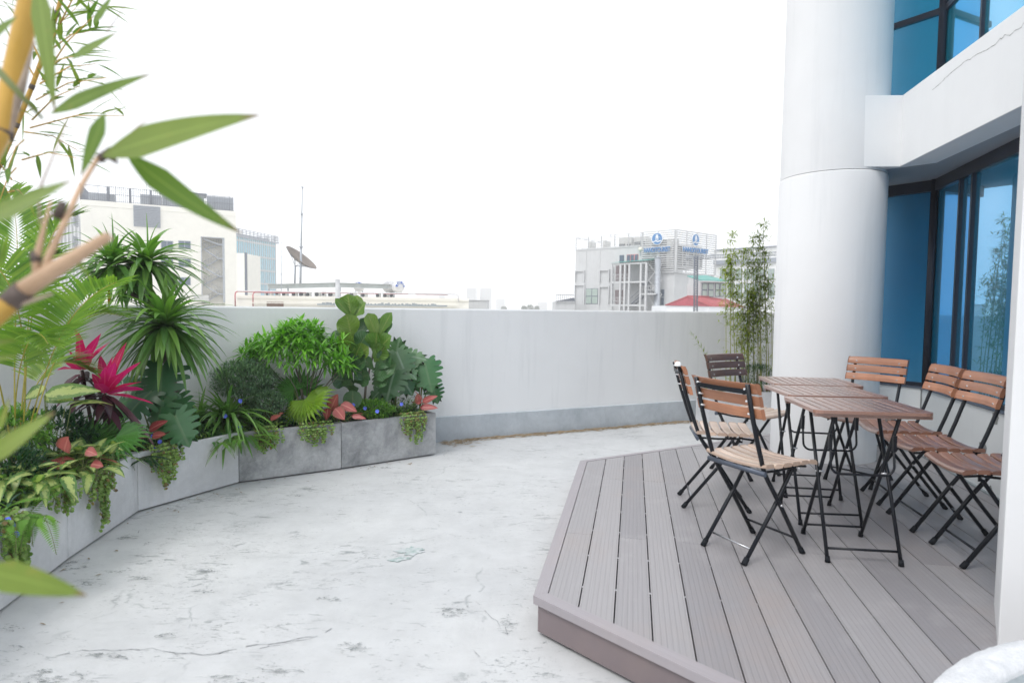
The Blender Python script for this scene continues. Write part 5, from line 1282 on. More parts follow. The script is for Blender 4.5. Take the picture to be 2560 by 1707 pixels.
L_('fan_leaf_bright', (.12, .22, .02), (.20, .30, .03), rough=.35, pattern='stripes', trans=.4)
L_('aglaonema', (.05, .11, .03), (.09, .16, .04), pattern='cream', rough=.35)
L_('red_leaf', (.36, .035, .05), (.62, .17, .15), 1, pattern='red', rough=.4, vein=(.70, .30, .24), tt=(1.1, .9, .9))
L_('fern_leaf', (.05, .14, .025), (.15, .28, .04), rough=.5, trans=.3)
L_('dark_fern', (.010, .040, .020), (.026, .075, .03), rough=.5)
L_('strap_leaf', (.045, .13, .03), (.16, .28, .06), rough=.28, trans=.3)
L_('lance_leaf', (.06, .17, .025), (.16, .36, .03), rough=.33, trans=.32, vein=(.14, .28, .06))
L_('grey_leaf', (.07, .13, .08), (.20, .29, .18), rough=.5)
L_('fig_leaf', (.055, .125, .022), (.115, .175, .032), pattern='veins', vein=(.27, .31, .10), vein_w=.035, rough=.33, trans=.22)
L_('fig_leaf_old', (.028, .075, .030), (.06, .125, .048), pattern='veins', vein=(.15, .22, .10), vein_w=.03, rough=.3, trans=.12)
L_('vine_leaf', (.09, .16, .035), (.22, .32, .08), rough=.4, trans=.25)
L_('vine_leaf_brown', (.10, .06, .035), (.20, .14, .05), rough=.4)
L_('bamboo_leaf', (.15, .20, .012), (.27, .28, .03), rough=.45, trans=.4)
L_('bamboo_leaf_dark', (.09, .135, .012), (.18, .21, .022), rough=.45, trans=.3)
L_('bamboo_near', (.11, .22, .035), (.27, .32, .07), 1, rough=.45, trans=.35, vein=(.30, .38, .10), tip=(.20, .12, .07), vein_w=.03)
L_('yellow_leaf', (.42, .26, .02), (.5, .12, .02), 1, rough=.45)
M['culm'] = plain('yellow_culm', (.52, .31, .055), .35, var=.25, scale=5); M['culm_tan'] = plain('tan_culm', (.55, .37, .24), .5, var=.2, scale=8)
M['node'] = plain('dark_node', (.11, .085, .075), .8, var=.4, scale=30); M['sheath'] = plain('dry_sheath', (.42, .33, .26), .8, var=.3, scale=20)
M['twig'] = plain('green_twig', (.14, .17, .05), .6); M['bark'] = plain('grey_bark', (.14, .12, .10), .85, var=.35, scale=25, bmp=.6)
M['gold_stem'] = plain('golden_stem', (.36, .31, .05), .4, var=.3, scale=8); M['dark_stem'] = plain('dark_stem', (.05, .02, .02), .7)
M['petal'] = plain('blue_petal', (.13, .18, .80), .5, var=.15, scale=60); M['petal_c'] = plain('petal_centre', (.8, .8, .9), .5)
M['cane'] = plain('green_cane', (.30, .31, .10), .45, var=.3, scale=9)

def w_strap(t): return min(1, .55 + t * 3) * (1 - t ** 3.2) ** .9
def w_lance(t): return math.sin(math.pi * min(1, max(.0, t)) ** .75) ** .85 if 0 < t < 1 else .03
def w_bamboo(t): return min(1, (t * 3.6) ** .8) * (1 - t ** 2.1) + .014
def w_ovate(t): return (math.sin(math.pi * t ** .62)) ** .75 if 0 < t < 1 else .03
def w_fiddle(t): return max(.04, math.sin(math.pi * min(1, t) ** 1.45) ** .55 * (.55 + .45 * t) * 1.15) if t > .03 else .08
def w_round(t): return math.sqrt(max(0, 1 - (2 * t - 1) ** 2)) + .02
G_ = V((0, 0, -1))
def leaf(mb, p, d, L, Wd, droop=.5, fold=.25, n=6, prof=w_lance, up=V((0, 0, 1)), mi=0, r=None, twist=0, wave=0, rr=rnd, curl=0):
    p = V(p); d = V(d).normalized(); up = V(up)
    s = d.cross(up)
    if s.length < 1e-3: s = d.cross(V((1, .3, 0)))
    s.normalize(); s = Matrix.Rotation(twist, 3, d) @ s
    r = rr.random() if r is None else r; b = len(mb.v); st = L / n; ph = rr.random() * 6
    for i in range(n + 1):
        t = i / n; w = Wd * .5 * prof(t); nr = s.cross(d).normalized(); wv = wave * w * math.sin(t * 11 + ph)
        mb.v.append(tuple(p - s * w + nr * (fold * w + wv))); mb.v.append(tuple(p)); mb.v.append(tuple(p + s * w + nr * (fold * w - wv)))
        a = droop / n
        nd = (d + G_ * a * (1.0 if d.z > -.97 else 0) + nr * curl / n); nd.normalize(); s = (s - nd * s.dot(nd)).normalized(); d = nd; p = p + d * st
    for i in range(n):
        t0, t1 = i / n, (i + 1) / n; a = b + 3 * i
        mb.face([a, a + 1, a + 4, a + 3], [(0, t0), (.5, t0), (.5, t1), (0, t1)], r, mi, True); mb.face([a + 1, a + 2, a + 5, a + 4], [(.5, t0), (1, t0), (1, t1), (.5, t1)], r, mi, True)
    return p
def sph(rr, zmin=-1, zmax=1):
    z = rr.uniform(zmin, zmax); a = rr.random() * 2 * math.pi; q = math.sqrt(1 - z * z); return V((q * math.cos(a), q * math.sin(a), z))
def proot(px, off=.26, z=SOIL):           # a point in the planter row seen at image column px
    pts = poff(off); best = None; k = ray(px, 900); q = k.x / k.y
    for a, b in zip(pts, pts[1:]):
        # solve x = q*y on the segment
        fa, fb = a.x - q * a.y, b.x - q * b.y
        if fa * fb <= 0: t = fa / (fa - fb); best = a.lerp(b, t); break
    if best is None: best = pts[0] if px > 600 else pts[-1]
    return V((best.x, best.y, z))
def upt(root, px, py, dy=0): return aty(px, py, root.y + dy)
def plant(name, lb, cat, root, group=None): return thing(name, lb, cat, tuple(root), group=group)
def add(mb, t, name, mat, bevel=0):
    return at0(mb, t).build(name, mat, t)

def rosette(mb, c, n, L, Wd, zmin, zmax, droop, rr, axis=V((0, 0, 1)), prof=w_strap, n_=7, fold=.3, lj=.25, r0=.02):
    q = axis.to_track_quat('Z', 'Y')
    for i in range(n):
        t = (i + .5) / n; z = lerp(zmax, zmin, t) + rr.uniform(-.08, .08); z = max(-1, min(1, z)); a = i * 2.39996 + rr.uniform(-.3, .3); h = math.sqrt(1 - z * z); d = q @ V((h * math.cos(a), h * math.sin(a), z))
        l = L * (1 + rr.uniform(-lj, lj)) * (1 if z < .75 else .75)
        leaf(mb, c + d * r0 + axis * (z * .03), d, l, Wd * rr.uniform(.8, 1.15), droop * rr.uniform(.6, 1.3), fold, n_, prof, r=max(0, min(1, .25 + .5 * t * 0 + rr.uniform(-.2, .5) + (.2 if z > .6 else 0))), rr=rr)

# --- spiky headed tree (several crowns of strap leaves)
rr = random.Random(31)
r0 = proot(442, .30); t = plant('spiky_crown_tree', 'small tree with three mop heads of long strappy green leaves rising above the wall', 'tree', r0)
U = lambda x, y, dy=0: upt(r0, x, y, dy)
hA, hB, hC = U(368, 662), U(282, 668, -.1), U(412, 818, -.12)
tp = [r0, U(440, 1000), U(424, 930), U(410, 860), U(385, 790), U(368, 742)]
mb = MB(); mb.tube(tp, [.042, .034, .031, .029, .027, .026], 10); add(mb, t, 'trunk', M['bark'])
mb = MB(); mb.tube([tp[-1] - V((0, 0, .03)), U(366, 700), hA], [.024, .021, .018], 8); add(mb, t, 'branch', M['bark'])
mb = MB(); mb.tube([tp[-2].lerp(tp[-1], .7), U(335, 738), U(308, 712), hB], [.022, .019, .017, .015], 8); add(mb, t, 'branch', M['bark'])
for c, n, L, zm in ((hA, 115, .42, -.55), (hB, 95, .38, -.6), (hC, 165, .48, -.65)):
    mb = MB(); rosette(mb, c, n, L, .047, zm, .98, 1.12, rr, n_=9); add(mb, t, 'crown', M['drac_leaf'])
mb = MB(); leaf(mb, hB + V((.02, -.05, -.05)), (.1, -.3, -.8), .26, .03, .2, prof=w_strap); leaf(mb, hB + V((-.03, -.05, -.05)), (-.5, -.3, -.5), .22, .03, .5, prof=w_strap); add(mb, t, 'withered_leaves', M['yellow_leaf'])

# --- areca palm with golden stems
rr = random.Random(8)
r0 = proot(52, .34); t = plant('feather_palm', 'tall feathery palm with golden stems filling the left side above the boxes', 'palm', r0)
U = lambda x, y, dy=0: upt(r0, x, y, dy)
def bez(P_, n=22):
    out = []
    for i in range(n + 1):
        u = i / n; Q = [V(p) for p in P_]
        while len(Q) > 1: Q = [Q[k].lerp(Q[k + 1], u) for k in range(len(Q) - 1)]
        out.append(Q[0])
    return out
def frond(rach_mb, leaf_mb, P_, start, Lf, rr, spread=.9, dens=42, wd=.020, rad=.0048, dr=.35):
    pts = bez(P_); rach_mb.tube(pts, [lerp(rad, rad * .25, i / len(pts)) for i in range(len(pts))], 6)
    n = len(pts)
    for k in range(dens):
        u = start + (1 - start) * (k + .5) / dens; f = u * (n - 1); i = min(int(f), n - 2); p = pts[i].lerp(pts[i + 1], f - i); d = (pts[min(i + 2, n - 1)] - pts[max(i - 1, 0)]).normalized()
        s = d.cross(V((0, 0, 1)));
        if s.length < .05: s = V((1, 0, 0))
        s.normalize(); upn = s.cross(d).normalized(); v = (u - start) / (1 - start); l = Lf * (.35 + .65 * math.sin(math.pi * min(1, .18 + v * .82)) ** .8)
        for sg in (-1, 1):
            dd = d * lerp(.35, 1.1, v) + s * sg * spread + upn * .35; leaf(leaf_mb, p, dd, l * rr.uniform(.88, 1.08), wd, dr * rr.uniform(.6, 1.4), .35, 5, w_bamboo, up=upn, r=max(0, min(1, rr.gauss(.5, .22))), rr=rr)
fr = [([(52, 1150, 0), (92, 1010, -.05), (120, 850, -.1), (185, 745, -.15), (292, 705, -.2)], .42, .28), ([(60, 1150, 0), (110, 960, .1), (150, 820, .2), (210, 760, .25), (300, 790, .3)], .45, .30),
      ([(45, 1150, 0), (60, 900, 0), (90, 660, 0), (120, 540, 0), (190, 540, .1)], .5, .25), ([(40, 1150, 0), (30, 900, .1), (40, 700, .2), (60, 560, .3), (20, 480, .3)], .4, .34),
      ([(36, 1150, 0), (-10, 900, .1), (-40, 760, .2), (-100, 650, .3), (-220, 640, .3)], .4, .34), ([(50, 1150, .1), (60, 980, .2), (110, 900, .3), (150, 880, .4), (230, 930, .45)], .4, .26),
      ([(30, 1150, .1), (10, 950, .0), (-30, 820, -.2), (-80, 780, -.3), (-180, 820, -.35)], .4, .3), ([(50, 1150, .0), (80, 900, -.15), (60, 720, -.3), (10, 640, -.4), (-80, 640, -.45)], .45, .34),
      ([(58, 1150, .1), (70, 850, .3), (60, 700, .45), (100, 640, .5), (150, 640, .5)], .5, .26), ([(44, 1150, 0), (20, 980, -.1), (60, 830, -.25), (90, 800, -.35), (120, 860, -.45)], .4, .24)]
for P_, st_, Lf in fr:
    a, b = MB(), MB(); frond(a, b, [U(*q) for q in P_], st_, Lf, rr); o = add(a, t, 'frond', M['gold_stem']); q = at0(b, t).build('leaflets', M['palm_leaf'], o)
for i in range(0):
    mb = MB(); x = rr.uniform(-.14, .14); y = rr.uniform(-.08, .08); b = r0 + V((x, y, -.02)); mb.tube([b, b + V((x * .2, y * .2, .25)), b + V((x * .5, y * .5, .55 + rr.uniform(0, .2)))], [.009, .008, .006], 8); add(mb, t, 'stem', M['gold_stem'])

# --- magenta cordyline
rr = random.Random(12)
r0 = proot(243, .30); t = plant('magenta_cordyline', 'vivid magenta leaved plant with dark burgundy lower leaves', 'plant', r0)
U = lambda x, y, dy=0: upt(r0, x, y, dy)
h1, h2 = U(205, 925, .0), U(262, 985, -.12)
mb = MB(); mb.tube([r0, U(225, 1040), h1], [.014, .012, .01], 7); mb.tube([r0 + V((.04, 0, 0)), U(262, 1060), h2], [.014, .012, .01], 7); add(mb, t, 'stems', M['dark_stem'])
mg, bg_ = MB(), MB()
for c, tg in ((h1, [(186, 822, 0), (196, 838, -.1), (247, 842, -.05), (160, 868, -.1), (222, 872, -.2), (168, 905, -.2), (214, 900, -.25), (252, 880, .1), (268, 862, .1), (232, 915, -.3), (150, 925, .1)]), (h2, [(309, 868, 0), (280, 900, -.1), (342, 912, -.05), (252, 895, .05), (262, 925, -.25), (372, 1004, -.15), (300, 938, -.2), (345, 958, -.1), (232, 940, -.1), (243, 962, -.3), (285, 912, -.25), (350, 975, .1)])):
    for x, y, dy in tg:
        e = U(x, y, dy); d = e - c; leaf(mg, c + d * .06, d + V((0, 0, .03)), d.length * 1.05, .082 * rr.uniform(.85, 1.15), .22, .35, 8, w_ovate, r=rr.random(), rr=rr, twist=rr.uniform(-.6, .6), wave=.1)
for i in range(34):
    c = h1 if i % 2 else h2; d = sph(rr, -.75, .25); leaf(bg_, c - V((0, 0, rr.uniform(0, .16))), d, rr.uniform(.16, .26), .055, .9, .3, 7, w_ovate, rr=rr, wave=.1)
for x, y in ((385, 1110), (268, 1062), (345, 1085)): d = U(x, y, -.1) - h2; leaf(bg_, h2, d + V((0, 0, .1)), d.length * 1.05, .07, .5, .35, 8, w_ovate, r=.8)
add(mg, t, 'magenta_leaves', M['magenta_leaf']); add(bg_, t, 'burgundy_leaves', M['burgundy_leaf'])

# --- monstera
def monstera_leaf(mb, p, d, up, L, rr, r=None, cuts=6, droop=.35):
    d = V(d).normalized(); up = V(up); s = d.cross(up).normalized(); nr = s.cross(d).normalized(); r = rr.random() if r is None else r
    def P_(x, y): # x sideways (-1..1), y along (-.22..1)
        z = -.28 * x * x * L * .5 - droop * y * y * L * .5; return p + s * x * L * .60 + d * y * L * .92 + nr * z
    def edge(y):  # half width of the heart outline
        t = (y + .2) / 1.2; return 1.02 * (math.sin(math.pi * max(0, min(1, t)) ** .62)) ** .8
    for sg in (-1, 1):
        for k in range(cuts):
            y0, y1 = lerp(-.02, .82, k / cuts), lerp(-.02, .82, (k + 1) / cuts); ya = lerp(-.20, .88, (k + .06) / cuts); yb = lerp(-.20, .88, (k + .94) / cuts)
            lift = lerp(-.12, .16, k / (cuts - 1)); w = edge((ya + yb) / 2) * rr.uniform(.92, 1.05)
            lb_ = lambda j: lerp(-.12, .16, (j - .5) / (cuts - 1)) * .8; yk = lambda j: lerp(lerp(-.02, .82, j / cuts), lerp(-.20, .88, j / cuts), .6) + lb_(j); m0, m1 = yk(k), yk(k + 1)
            gap = .02
            hy = (yb - ya) * .5; ym = (ya + yb) / 2 + lift; pts = [(0, y0), (0, y1), (sg * edge(.35) * .44, m1), (sg * edge(.35) * .44, m0), (sg * w * .88, ym - lift * .1 + hy * .84), (sg * w * .88, ym - lift * .1 - hy * .84), (sg * w, ym + hy * .55), (sg * w * .98, ym - hy * .45)]
            b = len(mb.v); mb.v += [tuple(P_(*q)) for q in pts]; uvf = lambda q: (.5 + q[0] * .5, max(0, q[1]))
            for f in ((0, 1, 2, 3), (3, 2, 4, 5), (5, 4, 6, 7)):
                mb.face([b + i for i in f], [uvf(pts[i]) for i in f], r, 0, True)
    b = len(mb.v); pts = [(0, .80), (.30, .84), (.16, .98), (0, 1.08), (-.16, .98), (-.30, .84)]; mb.v += [tuple(P_(*q)) for q in pts]; mb.face([b + i for i in range(6)], [(.5 + q[0] * .5, .9) for q in pts], r, 0, True)
    b = len(mb.v); pts = [(0, .0), (.35, .02), (.42, -.14), (.16, -.2)]
    for sg in (-1, 1): b = len(mb.v); mb.v += [tuple(P_(q[0] * sg, q[1])) for q in pts]; mb.face([b + i for i in range(4)], [(.5 + q[0] * .5 * sg, .02) for q in pts], r, 0, True)
def monstera(px, off, lb, leaves, seed, mat='monstera_leaf'):
    rr = random.Random(seed); r0 = proot(px, off); t = plant('monstera', lb, 'plant', r0, None); U = lambda x, y, dy=0: upt(r0, x, y, dy)
    st, lf = MB(), MB()
    for (x, y, dy, L, dx, dz, dyy) in leaves:
        c = U(x, y, dy); d = V((dx, dyy, dz)).normalized(); base = c - d * L * .42; up = V((0, -.8, .9)); st.tube([r0, r0.lerp(base, .5) + V((0, 0, .08)), base], [.007, .006, .004], 6); monstera_leaf(lf, base, d, up, L, rr)
    add(st, t, 'stalks', M['twig']); add(lf, t, 'leaves', M[mat])
monstera(385, .26, 'dark green split leaf plant behind the magenta one, leaves spread round the tree trunk', [(398, 965, -.05, .34, .1, -.6, -.3), (345, 1005, -.1, .26, -.5, -.5, -.3), (452, 1072, -.2, .24, .45, -.8, -.2), (440, 1010, .1, .26, .6, -.3, -.2), (395, 1035, -.1, .24, -.2, -.8, -.2), (330, 960, .12, .24, -.6, .1, -.2), (300, 1010, .05, .22, -.6, -.4, -.1)], 4)
monstera(985, .26, 'silvery green split leaf plant right of the fiddle leaf fig', [(1003, 905, -.05, .27, .3, -.5, -.3), (975, 962, -.15, .28, -.2, -.75, -.3), (962, 930, -.02, .22, -.5, .2, -.3), (1022, 925, -.05, .2, .6, -.5, -.2), (1030, 890, .1, .26, .7, .0, -.1), (990, 880, .15, .26, .1, .6, -.2), (1012, 955, .0, .26, .5, -.6, -.1), (945, 980, -.05, .24, -.6, -.5, -.1)], 5, 'monstera_silver')
monstera(1050, .24, 'green split leaf plant at the right end of the planter row', [(1070, 938, -.1, .29, .25, -.75, -.3), (1068, 915, .05, .24, .6, .3, -.2), (1040, 950, .05, .24, -.5, -.5, -.2), (1088, 985, .0, .18, .3, -.9, -.1)], 6)

# --- fan palms
def fan_leaf(mb, hub, d, up, Rr, rr, span=R(250), n=20, r=.5):
    d = V(d).normalized(); s = d.cross(V(up)).normalized(); nr = s.cross(d).normalized()
    for k in range(n):
        a0 = -span / 2 + span * k / n; a1 = -span / 2 + span * (k + 1) / n; am = (a0 + a1) / 2; rk = r + rr.uniform(-.2, .2); rk = max(0, min(1, rk)); L = Rr * (.80 + .2 * math.cos(am * .8)) * rr.uniform(.95, 1.05)
        def P_(a, q, h): return hub + (d * math.cos(a) + s * math.sin(a)) * q + nr * (h - .25 * q * q / Rr)
        mid = .66 * L; h = .035 * Rr
        vs_ = [hub, P_(a0, mid, 0), P_(am, mid, h * 2.2), P_(a1, mid, 0), P_(lerp(am, a0, .35), L * .86, 0 - .02 * Rr), P_(am, L * .88, h), P_(lerp(am, a1, .35), L * .86, -.02 * Rr), P_(am, L, -.10 * Rr)]
        b = len(mb.v); mb.v += [tuple(q) for q in vs_]; u0, u1 = k / n, (k + 1) / n; um = (u0 + u1) / 2
        for f, uv in (((0, 1, 2), ((um, 0), (u0, .6), (um, .6))), ((0, 2, 3), ((um, 0), (um, .6), (u1, .6))), ((1, 4, 5, 2), ((u0, .6), (u0, .85), (um, .85), (um, .6))), ((2, 5, 6, 3), ((um, .6), (um, .85), (u1, .85), (u1, .6))), ((4, 7, 5), ((u0, .85), (um, 1), (um, .85))), ((5, 7, 6), ((um, .85), (um, 1), (u1, .85)))):
            mb.face([b + i for i in f], list(uv), rk, 0, False)
def fanpalm(px, off, lb, leaves, seed, mats):
    rr = random.Random(seed); r0 = proot(px, off); t = plant('fan_palm', lb, 'palm', r0, None); U = lambda x, y, dy=0: upt(r0, x, y, dy); st = MB()
    for (x, y, dy, Rr, dx, dz, dyy, mi) in leaves:
        h = U(x, y, dy); st.tube([r0, r0.lerp(h, .5) + V((0, 0, .02)), h], [.006, .005, .004], 6); mb = MB(); fan_leaf(mb, h, (dx, dyy, dz), (0, -.75, .8), Rr, rr); add(mb, t, 'fan_leaf', M[mats[mi]])
    add(st, t, 'stalks', M['twig'])
fanpalm(262, .16, 'small dark green fan leaved palm at the planter edge below the magenta plant', [(222, 1112, 0, .20, -.15, 1, -.2, 0), (252, 1110, .08, .17, .2, .95, .1, 0), (290, 1092, -.12, .20, .9, -.35, -.5, 0), (275, 1085, .12, .16, .5, .8, .1, 0)], 7, ['fan_leaf'])
fanpalm(765, .22, 'small fan palm with one bright yellow green leaf below the round shrub', [(755, 985, .1, .24, -.1, 1, .1, 0), (770, 1005, -.12, .24, .75, .30, -.4, 1), (735, 975, .02, .20, -.8, .5, 0, 0), (752, 1020, -.05, .17, -.8, -.2, -.2, 1), (760, 1000, -.16, .18, .45, -.5, -.5, 1)], 9, ['fan_leaf', 'fan_leaf_bright'])

# --- ovate leaved low plants: variegated and red
def clump(name, lb, cat, px, off, leaves_n, L, Wd, mat, seed, zr=(-.1, .9), droop=.9, prof=w_ovate, spread=.1, stems=True, fold=.25, n_=7, lift=.1, wave=.1, tgts=None):
    rr = random.Random(seed); r0 = proot(px, off); t = plant(name, lb, cat, r0, None); mb, st = MB(), MB()
    for i in range(leaves_n):
        d = sph(rr, *zr); b = r0 + V((rr.uniform(-spread, spread), rr.uniform(-spread, spread) * .6, 0)); tip = b + V((d.x, d.y, 0)) * L * .35 + V((0, 0, lift * rr.uniform(.3, 1.2) + L * .25))
        if stems: st.tube([b, tip], [.003, .002], 5)
        leaf(mb, tip if stems else b, d, L * rr.uniform(.75, 1.2), Wd * rr.uniform(.8, 1.15), droop * rr.uniform(.6, 1.3), fold, n_, prof, rr=rr, wave=wave, twist=rr.uniform(-.3, .3))
    if tgts:
        U = lambda x, y, dy=0: upt(r0, x, y, dy)
        for (x0, y0, x1, y1, dy, w) in tgts:
            a, b = U(x0, y0, dy), U(x1, y1, dy - .02); d = b - a; st.tube([r0, a], [.003, .002], 5); leaf(mb, a, d + V((0, 0, .02)), d.length, w, .2, .2, 8, prof, up=V((0, -1, .6)), rr=rr, wave=wave)
    if len(st.v): add(st, t, 'stalks', M['twig'])
    add(mb, t, 'leaves', M[mat]); return t, r0
clump('variegated_plant', 'cream and green marbled leaves in the box at the left', 'plant', 62, .12, 46, .17, .06, 'aglaonema', 41, (-.1, .8), 1.0, spread=.16)
clump('variegated_plant', 'cream marbled leaves spilling over the pale box below the magenta plant', 'plant', 172, .14, 64, .165, .058, 'aglaonema', 42, (-.2, .85), 1.0, spread=.20)
clump('big_variegated_plant', 'long arching green leaf with a cream centre left of the magenta plant', 'plant', 120, .34, 8, .22, .09, 'aglaonema', 43, (.0, .9), .9, spread=.06, lift=.3, tgts=[(112, 985, 252, 970, -.15, .10), (110, 990, 185, 1000, -.1, .09), (115, 970, 60, 1000, -.1, .09)])
clump('red_leaved_plant', 'dark pink leaves among the variegated ones in the left boxes', 'plant', 140, .2, 9, .15, .075, 'red_leaf', 44, (.0, .8), .8, spread=.18, tgts=[(160, 1128, 172, 1092, -.1, .12), (98, 1165, 178, 1158, -.15, .06), (215, 1125, 242, 1142, -.12, .06), (228, 1160, 258, 1170, -.12, .06)])
clump('red_leaved_plant', 'pinkish red leaves beside the trailing vine in the middle box', 'plant', 380, .12, 6, .12, .06, 'red_leaf', 45, (.0, .9), .7, spread=.05, tgts=[(372, 1075, 420, 1052, -.1, .07), (380, 1090, 415, 1088, -.14, .06)])
clump('red_leaved_plant', 'salmon red leaves in front of the fiddle leaf fig', 'plant', 848, .12, 7, .13, .07, 'red_leaf', 46, (-.1, .8), .8, spread=.1, tgts=[(826, 1025, 845, 985, -.05, .12), (838, 1020, 860, 1050, -.14, .11), (852, 1010, 892, 1030, -.08, .09), (820, 1020, 816, 1050, -.1, .08), (880, 1040, 915, 1048, -.1, .05)])
clump('red_leaved_plant', 'salmon red leaves at the far right end of the row', 'plant', 1060, .10, 3, .12, .06, 'red_leaf', 47, (.2, .9), .7, spread=.04, tgts=[(1056, 1005, 1094, 990, -.05, .07), (1050, 1018, 1095, 1020, -.08, .07), (1046, 1010, 1042, 985, -.02, .07)])
clump('red_leaved_plant', 'single small bright red leaf above the vine of the dark box', 'plant', 688, .10, 1, .06, .04, 'red_leaf', 48, (.2, .9), .7, spread=.02, tgts=[(676, 1048, 703, 1040, -.05, .05)])

# --- strappy clump
rr = random.Random(14); r0 = proot(566, .24); t = plant('strappy_clump', 'fountain of arching strap leaves in the middle box', 'plant', r0); mb = MB()
rosette(mb, r0 + V((0, 0, .08)), 170, .44, .034, -.1, .97, 1.45, rr, n_=8, r0=.01); rosette(mb, r0 + V((-.22, -.02, .05)), 80, .38, .032, .0, .97, 1.4, rr, n_=8, r0=.01)
for x, y in ((596, 1150), (640, 1090), (500, 1120), (607, 1150)): e = upt(r0, x, y, -.35); d = e - r0; leaf(mb, r0 + V((0, 0, .1)), d + V((0, 0, .5)), d.length * 1.3, .022, 1.8, .3, 9, w_strap, r=.7)
add(mb, t, 'leaves', M['strap_leaf'])

# --- ferns
def fern(px, off, lb, n, L, seed, mat='fern_leaf', zr=(.1, .9), droop=1.0, name='fern', spread=.06, wd=.18, z=SOIL, hang=0):
    rr = random.Random(seed); r0 = proot(px, off, z); t = plant(name, lb, 'fern', r0, None); mb, st = MB(), MB()
    for i in range(n):
        d = sph(rr, *zr)
        if hang and rr.random() < hang: o_ = -(r0.to_2d()).normalized(); d = V((o_.x + rr.uniform(-.5, .5), o_.y + rr.uniform(-.3, .3), .4)).normalized()
        p = r0 + V((rr.uniform(-spread, spread), rr.uniform(-spread, spread) * .5, 0)); l = L * rr.uniform(.7, 1.15); steps = 12; pts = [p]; dd = d.copy()
        for k in range(steps): dd = (dd + G_ * droop * rr.uniform(.8, 1.2) / steps * 1.3).normalized(); p = p + dd * l / steps; pts.append(p)
        st.tube(pts, .0014, 3, cap=False); rk = rr.random()
        for k in range(1, steps * 2):
            f = k / 2; i0 = min(int(f), steps - 1); q = pts[i0].lerp(pts[i0 + 1], f - i0); d_ = (pts[i0 + 1] - pts[i0]).normalized(); s = d_.cross(V((0, 0, 1)));
            if s.length < .05: s = V((1, 0, 0))
            s.normalize(); v = k / (steps * 2); ll = l * wd * (math.sin(math.pi * (v * .9 + .1)) ** .6) * (1.1 - v * .6)
            for sg in (-1, 1): leaf(mb, q, d_ * .45 + s * sg, ll, ll * .42, .25, .1, 2, w_lance, r=rk, rr=rr)
    add(st, t, 'stalks', M['twig']); add(mb, t, 'leaves', M[mat])
fern(22, .05, 'light green fern hanging over the box at the left edge', 26, .30, 51, spread=.12, hang=.4)
fern(550, .05, 'light green fern tumbling over the rim of the middle box', 34, .24, 52, spread=.22, hang=.6, zr=(-.1, .7))
fern(300, .10, 'low dark fern at the rim beneath the fan palm', 46, .20, 53, 'dark_fern', spread=.20, zr=(-.1, .7))
fern(1008, .12, 'upright light green fern near the right end of the row', 22, .26, 54, zr=(.5, .98), droop=.4, spread=.09, wd=.13)
fern(730, .30, 'dark fern in the shade behind the bright fan palm', 16, .2, 55, 'dark_fern', spread=.12)

# --- fine leaved shrubs
def shrub(name, lb, px, off, c_px, c_py, rx, rz, n, L, Wd, mat, seed, stems=10, ry=None, cat='shrub', dy=0):
    rr = random.Random(seed); r0 = proot(px, off); t = plant(name, lb, cat, r0, None); c = upt(r0, c_px, c_py, dy); ry = ry or rx * .7; mb, st = MB(), MB()
    for i in range(stems): d = sph(rr, .2, .9); e = c + V((d.x * rx * .7, d.y * ry * .7, d.z * rz * .5)); st.tube([r0, r0.lerp(e, .5) + V((0, 0, .02)), e], [.005, .004, .002], 5)
    for i in range(n):
        d = sph(rr, -.9, 1); q = rr.uniform(.35, 1.0) ** .5 * (1 + .12 * math.sin(d.x * 9 + d.z * 7)); p = c + V((d.x * rx * q, d.y * ry * q, d.z * rz * q)); dd = (d + sph(rr) * .7 + V((0, 0, .4)))
        for k in range(3): leaf(mb, p, dd + sph(rr) * .8, L * rr.uniform(.7, 1.2), Wd, .2, .2, 2, w_lance, rr=rr)
    add(st, t, 'stems', M['twig']); add(mb, t, 'foliage', M[mat]); return t, c
shrub('fine_leaved_shrub', 'grey green fine leaved bush between the strap leaves and the round shrub', 615, .36, 612, 948, .27, .15, 2600, .036, .010, 'grey_leaf', 61)
shrub('fine_leaved_shrub', 'loose grey green bush in front of the dark box, lower right of the strappy clump', 665, .22, 665, 1005, .16, .11, 1100, .034, .010, 'grey_leaf', 62)
shrub('small_flowering_shrub', 'low feathery green shrub dotted with small blue flowers at the rim', 930, .14, 930, 1022, .20, .08, 1200, .030, .010, 'fern_leaf', 63)
shrub('ground_shrub', 'small dark shrub at the foot of the left fern and palm', 20, .25, 20, 1165, .22, .10, 500, .04, .012, 'dark_fern', 64)
shrub('ground_shrub', 'small green shrub at the left edge behind the palm stems', 15, .42, 20, 1085, .22, .14, 500, .05, .014, 'fern_leaf', 65)
shrub('ground_shrub', 'low dark shrub filling the soil between palm stems and magenta plant', 120, .42, 130, 1075, .25, .12, 500, .05, .016, 'dark_fern', 66)

